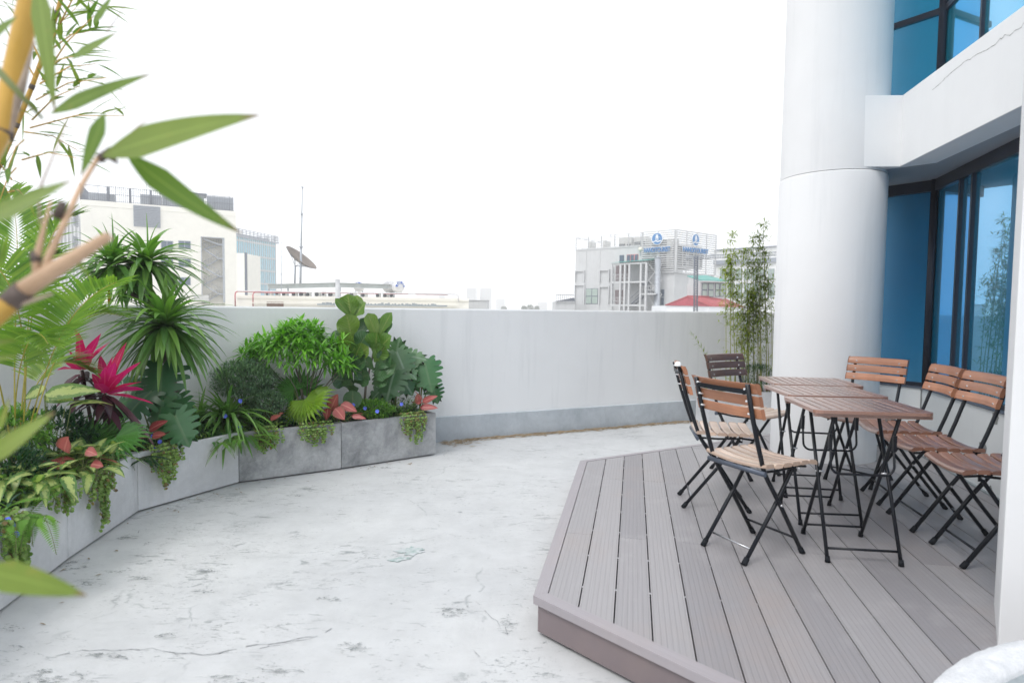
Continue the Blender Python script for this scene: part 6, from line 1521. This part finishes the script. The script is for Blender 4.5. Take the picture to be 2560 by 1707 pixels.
# --- round shrub made of starry leaf tufts on many thin stems
rr = random.Random(15); r0 = proot(764, .30); t = plant('round_leafy_shrub', 'round topped shrub of pointed bright green leaves on thin bare stems', 'shrub', r0); c = upt(r0, 745, 872); st, mb = MB(), MB(); s_ = r0.y / FL
pts = []
for i in range(165):
    d = sph(rr, -.55, 1); q = rr.uniform(.55, 1.0) ** .5; bumpy = 1 + .15 * math.sin(d.x * 7 + 1) + .10 * math.sin(d.y * 9 + d.z * 5)
    p = c + V((d.x * 118 * s_ * q * bumpy, d.y * .28 * q, (d.z * 55 * q * bumpy - (18 if abs(d.x) > .6 else 0)) * s_)); pts.append((p, d, q))
for i, (p, d, q) in enumerate(pts):
    if i % 9 == 0: m_ = r0.lerp(p, .45); m_ = V((lerp(r0.x, p.x, .35), lerp(r0.y, p.y, .35), lerp(r0.z, p.z, .5))); st.tube([r0, m_, p], [.006, .0045, .002], 6)
    up_ = V((d.x * .7, d.y * .7, .75 + d.z * .3)).normalized(); rosette(mb, p, 11, .118, .023, -.35, .9, .55, rr, axis=up_, prof=w_lance, n_=4, fold=.3, r0=.004)
add(st, t, 'stems', M['bark']); add(mb, t, 'foliage', M['lance_leaf'])

# --- fiddle leaf fig
rr = random.Random(16); r0 = proot(890, .30); t = plant('fiddle_leaf_fig', 'tall plant with big leathery fiddle shaped leaves whose top rises above the wall', 'plant', r0); U = lambda x, y, dy=0: upt(r0, x, y, dy)
s1 = [r0, U(880, 960), U(878, 880), U(880, 800), U(877, 790)]; s2 = [r0 + V((.06, .02, 0)), U(915, 960), U(930, 900), U(938, 850), U(942, 835)]
mb = MB(); mb.tube(s1, [.013, .012, .010, .008, .006], 8); add(mb, t, 'stem', M['bark']); mb = MB(); mb.tube(s2, [.012, .011, .009, .007, .006], 8); add(mb, t, 'stem', M['bark'])
old, new = MB(), MB()
tg = [(878, 800, 870, 742, -.02, .17, 1), (879, 798, 842, 752, -.06, .07, 1), (880, 802, 912, 762, -.03, .15, 1), (880, 800, 893, 745, .08, .13, 1),
      (880, 850, 868, 792, -.10, .18, 1), (878, 860, 850, 805, .05, .10, 1), (884, 858, 922, 805, .06, .14, 0), (882, 890, 838, 835, .03, .16, 0), (884, 880, 852, 842, -.14, .17, 1), (888, 880, 918, 838, -.06, .15, 0),
      (885, 905, 900, 868, -.14, .15, 1), (880, 905, 842, 868, -.12, .14, 1), (882, 905, 918, 872, -.12, .14, 1), (890, 930, 860, 905, -.13, .17, 0), (880, 930, 912, 905, -.15, .16, 0), (885, 960, 835, 935, -.05, .17, 0), (885, 955, 915, 945, -.12, .16, 0), (880, 960, 850, 958, -.12, .14, 0), (885, 990, 880, 975, -.1, .14, 0),
      (942, 850, 922, 790, -.03, .12, 1), (944, 850, 975, 788, -.02, .10, 1), (945, 852, 962, 800, .06, .12, 0), (948, 870, 972, 805, .0, .13, 0), (938, 890, 942, 838, -.14, .17, 1), (938, 880, 915, 835, .02, .12, 0), (940, 885, 975, 845, -.08, .14, 1), (936, 905, 962, 870, -.12, .15, 1), (938, 925, 975, 890, -.1, .15, 0), (935, 935, 985, 915, -.08, .17, 0), (930, 950, 980, 935, -.12, .15, 0), (935, 925, 905, 900, -.1, .12, 0), (930, 960, 960, 955, -.1, .15, 0), (925, 950, 900, 940, -.12, .13, 0)]
for x0, y0, x1, y1, dy, w, yg in tg:
    a = U(x0, y0, dy * .3); b = U(x1, y1, dy); d = b - a; Lh = max(d.length, .19) * 1.12; w = w * 1.18
    leaf(new if yg else old, a, d + V((0, 0, .05)), Lh, w, .35, .30, 10, w_fiddle, up=V((rr.uniform(-.3, .3), -1, .55)), rr=rr, wave=.22, twist=rr.uniform(-.35, .35))
add(new, t, 'young_leaves', M['fig_leaf']); add(old, t, 'old_leaves', M['fig_leaf_old'])
# hanging round leaf
mb = MB(); leaf(mb, U(882, 975, -.15), (0.02, -.15, -1), .17, .17, .0, .1, 9, w_round, up=V((0, -1, .1)), r=.3); o = at0(mb, t).build('hanging_leaf', M['fig_leaf_old'], t)

# --- trailing vines over the rim, some with blue flowers
def flower(mb, c, rr, s=.017):
    ax_ = (V((0, -1, .25)) + sph(rr) * .35).normalized(); q = ax_.to_track_quat('Z', 'Y')
    for k in range(5):
        a = 2 * math.pi * k / 5; d = q @ V((math.cos(a), math.sin(a), .18)); leaf(mb, c, d, s, s * 1.05, -.0, .05, 4, w_round, up=ax_, r=rr.random(), rr=rr)
    e = len(mb.v)
def vine(px0, px1, ybot, lb, n, seed, flowers=(), z_in=.16, lsz=.017, brown=.12, side_r=.06):
    rr = random.Random(seed); xc = (px0 + px1) / 2; r0 = proot(xc, .06, SOIL + .02); t = plant('trailing_vine', lb, 'plant', r0, None); rim = proot(xc, -.012, PH_ + .01); st, lf, bl = MB(), MB(), MB()
    d2 = V((rim.x - r0.x, rim.y - r0.y, 0)); outw = -V((r0.x, r0.y, 0)).normalized(); pf = proot(xc + 10, -.012, 0) - proot(xc - 10, -.012, 0); tg_ = pf.normalized(); nrm_ = V((tg_.y, -tg_.x, 0)); nrm_ = nrm_ if nrm_.dot(outw) > 0 else -nrm_
    width = abs((proot(px1, 0, 0) - proot(px0, 0, 0)).length) * .5; bot = upt(rim, xc, ybot).z
    for i in range(n):
        u = rr.gauss(0, .42); u = max(-1, min(1, u)); dep = (PH_ + .02 - bot) * (1 - .55 * abs(u)) * rr.uniform(.35, 1.02)
        p = proot(xc, 0, PH_) + tg_ * u * width + nrm_ * rr.uniform(.006, .04); path = [p - nrm_ * .10 + V((0, 0, -.01)), p - nrm_ * .03 + V((0, 0, .025)), p + nrm_ * .008 + V((0, 0, .008))]
        z = 0
        while z < dep: z += .02; path.append(p + nrm_ * (.012 + rr.uniform(-.004, .008)) + tg_ * (rr.uniform(-.006, .006) + .012 * math.sin(z * 25 + i)) + V((0, 0, -z)))
        st.tube(path, .0012, 3, cap=False)
        for q in path:
            for sg in (-1, 1):
                dd = tg_ * sg * rr.uniform(.4, 1) + nrm_ * rr.uniform(.2, 1.1) + V((0, 0, rr.uniform(-.5, .5))); tgt = bl if rr.random() < brown * (1.8 if q is path[-1] else 1) else lf
                leaf(tgt, q, dd, lsz * rr.uniform(.7, 1.25), lsz * rr.uniform(.75, 1.1), .2, .15, 4, w_round, up=nrm_ + V((0, 0, .6)), rr=rr)
    add(st, t, 'runners', M['twig']); add(lf, t, 'leaves', M['vine_leaf']);
    if len(bl.v): add(bl, t, 'brown_leaves', M['vine_leaf_brown'])
    for (fx, fy) in flowers: c = upt(rim, fx, fy, -.03); mb = MB(); flower(mb, c, rr); add(mb, t, 'flower', M['petal'])
vine(-30, 44, 1470, 'long trailing vine with blue flowers hanging down at the left edge', 34, 71, [(20, 1300), (31, 1313), (42, 1334), (2, 1335), (-8, 1310)], lsz=.022)
vine(95, 175, 1275, 'short trailing vine over the rim between the two nearest boxes', 22, 72, lsz=.021)
vine(195, 262, 1318, 'long trailing vine hanging below the variegated leaves', 22, 73, lsz=.022)
vine(365, 445, 1226, 'long narrow trailing vine hanging in front of the middle pale boxes', 26, 74, [(388, 1122), (400, 1104), (383, 1090)], lsz=.020)
vine(612, 712, 1122, 'broad trailing vine at the left end of the dark concrete box', 34, 75, lsz=.018)
vine(735, 835, 1108, 'trailing vine over the dark box below the bright fan palm', 34, 76, lsz=.018)
vine(1002, 1068, 1110, 'trailing vine at the right end of the planter row', 34, 77, lsz=.018, brown=.18)
rr = random.Random(19)
def loose_flowers(lst, px, off, lb):
    r0 = proot(px, off); t = plant('blue_flower_plant', lb, 'flower', r0, None); st = MB()
    for fx, fy in lst: c = upt(r0, fx, fy, -.05); st.tube([r0, c], [.0015, .001], 4); mb = MB(); flower(mb, c, rr, .019); add(mb, t, 'flower', M['petal'])
    mb = MB()
    for i in range(60): d = sph(rr, .1, 1); leaf(mb, r0 + V((rr.uniform(-.1, .1), rr.uniform(-.05, .05), rr.uniform(0, .1))), d, .045, .014, .4, .2, 3, w_lance, rr=rr)
    add(st, t, 'stalks', M['twig']); add(mb, t, 'leaves', M['fern_leaf'])
loose_flowers([(563, 1040), (601, 1066), (601, 1002)], 585, .08, 'three tiny blue flowers among the strap leaves of the middle box')
loose_flowers([(883, 1012), (913, 1020), (943, 1028)], 913, .10, 'three blue flowers in a line in front of the fiddle leaf fig')
loose_flowers([(1004, 1010)], 1000, .08, 'single blue flower beside the upright fern near the right end')

# --- undergrowth between the bigger plants
rr = random.Random(140); u1, u2, u3 = MB(), MB(), MB()
for i in range(1500):
    px = rr.uniform(-20, 1050); off = rr.uniform(.05, .46); b = proot(px, off)
    h = rr.uniform(.01, .10) * (1.3 if off > .25 else .8); p = b + V((0, 0, h)); tgt = rr.choice((u1, u1, u2, u3))
    for k in range(4): leaf(tgt, p, sph(rr, -.2, .9), rr.uniform(.03, .075), rr.uniform(.010, .022), .6, .25, 3, w_lance, rr=rr)
for nm_, mb_, mt_ in (('undergrowth', u1, 'dark_fern'), ('undergrowth', u2, 'strap_leaf'), ('undergrowth', u3, 'vine_leaf')):
    pass
n1, n2 = len(u1.v), len(u2.v)
for src, mi_ in ((u2, 1), (u3, 2)):
    b_ = len(u1.v); u1.v += src.v
    for f_, uv_, r_, sm_ in zip(src.f, src.uv, src.r, src.sm): u1.face([q + b_ for q in f_], uv_, r_, mi_, sm_)
tag(u1.build('undergrowth', [M['dark_fern'], M['strap_leaf'], M['vine_leaf']]), 'low mixed green undergrowth covering the soil between the larger plants', 'undergrowth', kind='stuff')
# fallen leaves on the floor by the boxes and on the deck
fl_ = MB()
for i in range(46):
    px = rr.uniform(20, 1040); b = proot(px, -rr.uniform(.02, .35) ** 1.3 - .01, .004); leaf(fl_, b, V((rr.uniform(-1, 1), rr.uniform(-1, 1), .05)), rr.uniform(.02, .05), rr.uniform(.006, .012), .1, .3, 3, w_lance, rr=rr)
tag(fl_.build('fallen_leaves', M['litter']), 'few dry fallen leaves on the floor in front of the planter boxes', 'fallen leaves', kind='stuff')

# --- bamboo in a grey box beside the column
bx0, bx1, by0, by1 = 2.28, 3.12, 7.02, 7.5
t = thing('bamboo_planter', 'plain grey planter box holding the bamboo beside the round column', 'planter', ((bx0 + bx1) / 2, (by0 + by1) / 2, 0))
mb = MB(); mb.box(bx0, bx1, by0, by0 + .04, .0, .49); mb.box(bx0, bx1, by1 - .04, by1, .0, .49); mb.box(bx0, bx0 + .04, by0 + .0405, by1 - .0405, .0, .4895); mb.box(bx1 - .04, bx1, by0 + .0405, by1 - .0405, .0, .4895); at0(mb, t).build('box', M['conc_light'], t, bevel=.004)
mb = MB(); mb.box(bx0 + .041, bx1 - .041, by0 + .041, by1 - .041, .02, .45); at0(mb, t).build('soil', M['soil'], t)
def bamboo(lb, x0, x1, ytops, n, seed, mat, Y, lean=0, zb=.45):
    rr = random.Random(seed); a = aty(x0, 930, Y); b = aty(x1, 930, Y); c0 = V(((a.x + b.x) / 2, Y, zb)); t = thing('bamboo_clump', lb, 'bamboo', tuple(c0)); st, lf = MB(), MB()
    for i in range(n):
        u = (i + rr.random()) / n; px = lerp(x0, x1, u); p = V((lerp(a.x, b.x, u) * .985 + c0.x * .015, Y + rr.uniform(-.08, .08), zb)); ytop = lerp(ytops[0], ytops[1], u) + rr.uniform(0, 190) * (0 if i % 5 == 2 else 1); top = aty(px + rr.uniform(-12, 12) + lean, ytop, Y)
        mid_ = p.lerp(top, .5) + V((rr.uniform(-.03, .03), 0, 0)); pts = bez([p, mid_, top + V((0, 0, .02)), top], 12); st.tube(pts, [lerp(.0055, .0012, k / 12) for k in range(13)], 5)
        H_ = (top - p).z; k = 0; z = .16 if i % 3 else .05
        while z < 1:
            f = z * 12; i0 = min(int(f), 11); q = pts[i0].lerp(pts[i0 + 1], f - i0)
            for _ in range(2 if z < .3 else 3):
                dd = sph(rr, -.1, .7); e = q + dd * rr.uniform(.04, .13) * (1.15 - z * .6); st.tube([q, e], [.001, .0006], 3, cap=False)
                for __ in range(3 if z < .4 else 4): leaf(lf, e.lerp(q, rr.random() * .6), dd * .6 + sph(rr, -.6, .6) * .8, rr.uniform(.045, .09), rr.uniform(.010, .016), .5, .2, 3, w_bamboo, rr=rr)
            z += .032 + (.05 if z < .3 else 0)
    add(st, t, 'canes', M['cane']); add(lf, t, 'foliage', M[mat])
bamboo('light yellow green bamboo clump, left of the two above the dark chair', 1812, 1862, (560, 640), 9, 81, 'bamboo_leaf', 7.25)
bamboo('denser darker bamboo clump right against the round column', 1862, 1928, (640, 540), 16, 82, 'bamboo_leaf_dark', 7.2)
rr = random.Random(83); a = V((2.42, 7.15, .45)); t = thing('bamboo_sprig', 'single thin bamboo sprig arching to the left of the clumps', 'bamboo', tuple(a)); st, lf = MB(), MB(); pts = bez([a, aty(1790, 920, 7.1), aty(1760, 880, 7.05), aty(1732, 838, 7.0)], 12); st.tube(pts, [.003 - .0002 * k for k in range(13)], 5)
for k in range(2, 13):
    for _ in range(5): d = (pts[k] - pts[k - 1]).normalized() + sph(rr) * .9; leaf(lf, pts[k], d, rr.uniform(.05, .085), .010, .3, .2, 3, w_bamboo, rr=rr)
add(st, t, 'cane', M['cane']); add(lf, t, 'foliage', M['bamboo_leaf_dark'])
rr = random.Random(84); c = aty(1893, 935, 7.12); t = thing('juniper_shrub', 'low feathery dark green shrub at the foot of the bamboo', 'shrub', (c.x, c.y, .45)); mb = MB()
for i in range(1600):
    d = sph(rr, -.7, 1); q = rr.uniform(.3, 1) ** .5; leaf(mb, c + V((d.x * .21 * q, d.y * .16 * q, -.03 + d.z * .14 * q)), d + sph(rr) * .6, .05, .006, .1, .1, 2, w_lance, rr=rr)
add(mb, t, 'foliage', leafmat('juniper', (.03, .085, .035), (.07, .14, .05), rough=.6))
mb = MB(); mb.tube([c + V((0, 0, -.14)), c + V((0, 0, .05))], [.012, .006], 6); add(mb, t, 'stem', M['bark'])
rr = random.Random(85); c = aty(1785, 958, 7.15); t = thing('fern', 'small green fern in the grey box, just behind the dark chair back', 'fern', (c.x, c.y, .45)); mb = MB()
for i in range(400): d = sph(rr, -.3, 1); leaf(mb, V((c.x, c.y, .45)) + V((d.x * .12, d.y * .08, .02 + abs(d.z) * .07)), d + sph(rr) * .5, .05, .008, .3, .1, 2, w_lance, rr=rr)
add(mb, t, 'foliage', M['bamboo_leaf'])

# --- slim yellow bamboo at the left, a little way off
rr = random.Random(91); rt0 = V((-2.40, 1.95, SOIL)); t = thing('yellow_bamboo', 'slim yellow stemmed bamboo with many narrow leaves in the upper left', 'bamboo', tuple(rt0)); st, lf, nd = MB(), MB(), MB(); Y0 = 2.0
cul = bez([rt0, aty(-260, 900, Y0), aty(-60, 560, Y0), aty(70, 330, Y0), aty(165, -10, Y0), aty(200, -200, Y0)], 30); st.tube(cul, [.011 - .0002 * k for k in range(31)], 8)
cul2 = bez([rt0 + V((.05, .1, 0)), aty(-200, 800, Y0 + .1), aty(-40, 400, Y0 + .1), aty(30, 200, Y0 + .1), aty(60, -60, Y0 + .1)], 24); st.tube(cul2, [.009 - .0002 * k for k in range(25)], 8)
for C_l in (cul, cul2):
    for k in range(6, len(C_l), 2): d = (C_l[k] - C_l[k - 1]).normalized(); nd.tube([C_l[k] - d * .008, C_l[k] + d * .008], [.012 - .0002 * k] * 2, 8)
def bsprig(p, q, n, L, w):
    st.tube([p, p.lerp(q, .5) + V((0, 0, .02)), q], [.0028, .002, .001], 5)
    for k in range(n):
        u = (k + 1) / n; c = p.lerp(q, u) + V((0, 0, .02 * math.sin(math.pi * u))); d = (q - p).normalized() * .8 + sph(rr, -.5, .6) * .75; leaf(lf, c, d, L * rr.uniform(.7, 1.2), w * rr.uniform(.8, 1.2), .35, .2, 6, w_bamboo, r=rr.random(), rr=rr)
for x0, y0, x1, y1, n in ((150, 60, 215, -30, 7), (120, 130, 240, 75, 8), (105, 200, 235, 40, 8), (110, 190, 190, 140, 7), (90, 250, 265, 195, 9), (80, 300, 200, 215, 8), (75, 320, 310, 290, 8), (100, 210, 240, 160, 7), (60, 330, 200, 380, 9), (55, 400, 190, 395, 7), (40, 420, 0, 500, 7), (60, 350, 20, 420, 7), (20, 480, 70, 500, 7), (90, 200, 20, 100, 9), (100, 150, 30, 20, 9), (130, 100, 60, 0, 8), (170, 0, 250, 20, 6), (30, 450, -30, 400, 7), (70, 280, 0, 300, 7), (120, 120, 190, 20, 8)):
    bsprig(aty(x0, y0, Y0 + rr.uniform(-.1, .1)), aty(x1, y1, Y0 + rr.uniform(-.25, .15)), n, .115, .015)
add(st, t, 'culms', M['culm']); add(nd, t, 'nodes', M['node']); add(lf, t, 'foliage', M['bamboo_near'])

# --- foreground bamboo, close to the camera
rr = random.Random(92); rt0 = V((-.95, .35, .42)); t = thing('foreground_bamboo', 'out of focus bamboo close to the camera, thick tan stem and broad leaves', 'bamboo', tuple(rt0)); A = aty
def tb_(name, pts, rad, mat, n=12): mb = MB(); mb.tube(pts, rad, n); return add(mb, t, name, mat)
YA = .80
tb_('culm', [rt0 + V((.02, 0, 0)), A(-420, 900, .62), A(-160, 620, .70), A(2, 330, YA), A(36, 180, YA), A(74, 0, YA), A(110, -200, YA)], [.014, .0135, .013, .0125, .0125, .012, .0115], M['culm'], 16)
tb_('node', [A(-1, 345, YA), A(4, 322, YA)], [.0138, .0138], M['node'])
tb_('dry_sheath', [A(28, 330, .78), A(48, 240, .77), A(86, 105, .77)], [.002, .005, .001], M['sheath'])
YB = .60
tb_('culm', [rt0, A(-300, 1000, .50), A(-30, 805, YB - .01), A(30, 752, YB)], [.011, .0105, .0098, .0095], M['culm'], 16)
tb_('node', [A(24, 757, YB), A(62, 722, YB)], [.0104, .0100], M['node'])
tb_('culm', [A(55, 728, YB), A(140, 672, YB), A(272, 590, YB)], [.0088, .0078, .0046], M['culm_tan'], 16)
tb_('branch', [A(110, 690, YB), A(122, 640, YB), A(160, 560, YB + .02), A(200, 470, YB + .04), A(245, 395, YB + .07)], [.0042, .0034, .0030, .0026, .0024], M['culm_tan'])
tb_('branch', [A(95, 690, YB), A(90, 650, YB), A(112, 560, YB), A(128, 500, YB)], [.0048, .0036, .0018, .001], M['culm_tan'])
tb_('node', [A(92, 655, YB), A(86, 628, YB)], [.0052, .0042], M['node'])
tb_('branch', [A(38, 765, YB), A(130, 735, YB)], [.0024, .0014], M['sheath'])
tb_('branch', [A(140, 530, YB + .02), A(100, 560, YB), A(96, 480, YB), A(170, 300, YB)], [.001, .0012, .0012, .0006], M['sheath'])
tb_('node', [A(142, 545, YB + .02), A(158, 505, YB + .02)], [.0050, .0036], M['node'])
tb_('node', [A(248, 398, YB + .07), A(272, 382, YB + .08), A(296, 410, YB + .08)], [.0048, .0075, .0008], M['node'])
tb_('branch', [A(-20, 160, .7), A(40, 225, .7), A(106, 296, .7)], [.0042, .0036, .0016], M['twig'])
tb_('twig', [A(272, 395, YB + .07), A(330, 330, YB + .07), A(390, 280, YB + .06), A(448, 232, YB + .06)], [.0016, .0009, .0004, .0002], M['sheath'])
tb_('twig', [A(266, 82, .9), A(290, 50, .9), A(318, 5, .9)], [.0008, .0006, .0004], M['sheath'])
lm = MB()
def nl(x0, y0, x1, y1, wpx, Y, Y1=None, r=.5, up=(0, -1, .45), dr=.0, curl=0, mb=lm, fold=.09, prof=w_bamboo):
    a, b = A(x0, y0, Y), A(x1, y1, Y1 or Y); d = b - a; leaf(mb, a, d + V((0, 0, d.length * dr * .55)), d.length, wpx / FL * Y, dr, fold, 14, prof, up=V(up), r=r, rr=rr, curl=curl)
nl(252, 392, 655, 288, 88, YB + .07, YB + .02, .75, dr=.18, up=(0, -1, .25))
nl(314, 382, 606, 586, 66, YB + .08, YB + .10, .25, up=(.2, -1, .4), dr=-.25)
nl(262, 282, 202, 442, 46, YB + .07, None, .3, up=(0, -1, .1))
nl(92, -60, 138, 285, 52, .72, .7, .65, up=(.1, -1, 0))
nl(125, 285, 380, 185, 44, .78, .74, .45, dr=.12, up=(0, -1, .2))
nl(-50, 560, 182, 450, 58, .52, .55, .6, dr=.1, up=(0, -1, .2))
nl(-60, 1420, 218, 1488, 86, .50, .52, .75, dr=.05, up=(0, -1, .3)); nl(-60, 1165, 140, 1028, 62, .55, .58, .85, up=(0, -1, .3)); nl(-5, 1080, 26, 990, 22, .6, None, .9)
nl(178, 148, 292, 82, 34, .95, None, .5); nl(235, 60, 282, -12, 26, .95, None, .35); nl(60, 40, 138, 22, 26, .8, None, .3); nl(-30, 100, 45, 40, 38, .75, None, .5)
nl(-20, 860, 42, 850, 16, .6, None, .9); nl(-20, 900, 50, 888, 14, .6, None, .9); nl(180, 640, 232, 700, 14, .62, None, .4)
add(lm, t, 'leaves', M['bamboo_near'])
t2 = thing('bamboo_pot', 'low dark pot out of the frame that holds the nearest bamboo', 'pot', (-.95, .35, 0)); mb = MB(); mb.lathe([(.001, 0), (.16, 0), (.21, .40), (.19, .42), (.18, .38), (.001, .38)], n=32); mb.build('pot', M['conc_mid'], t2)

# ------------------------------------------------------------------ haze
HZ = 0.0015
if HZ > 0:
    mb = MB(); mb.box(-700, 700, -300, 950, -25, 26)
    hm = D.materials.new('haze'); hm.use_nodes = True; nt = hm.node_tree; nt.nodes.remove(nt.nodes['Principled BSDF'])
    pv = nt.nodes.new('ShaderNodeVolumePrincipled'); pv.inputs['Color'].default_value = (1, 1, 1, 1); pv.inputs['Density'].default_value = HZ; pv.inputs['Anisotropy'].default_value = 0
    nt.links.new(pv.outputs[0], nt.nodes['Material Output'].inputs['Volume'])
    o = mb.build('haze', hm); tag(o, kind='stuff'); o['label'] = 'pale haze in the air over the city'; o['category'] = 'haze'
    SC.cycles.volume_bounces = 3
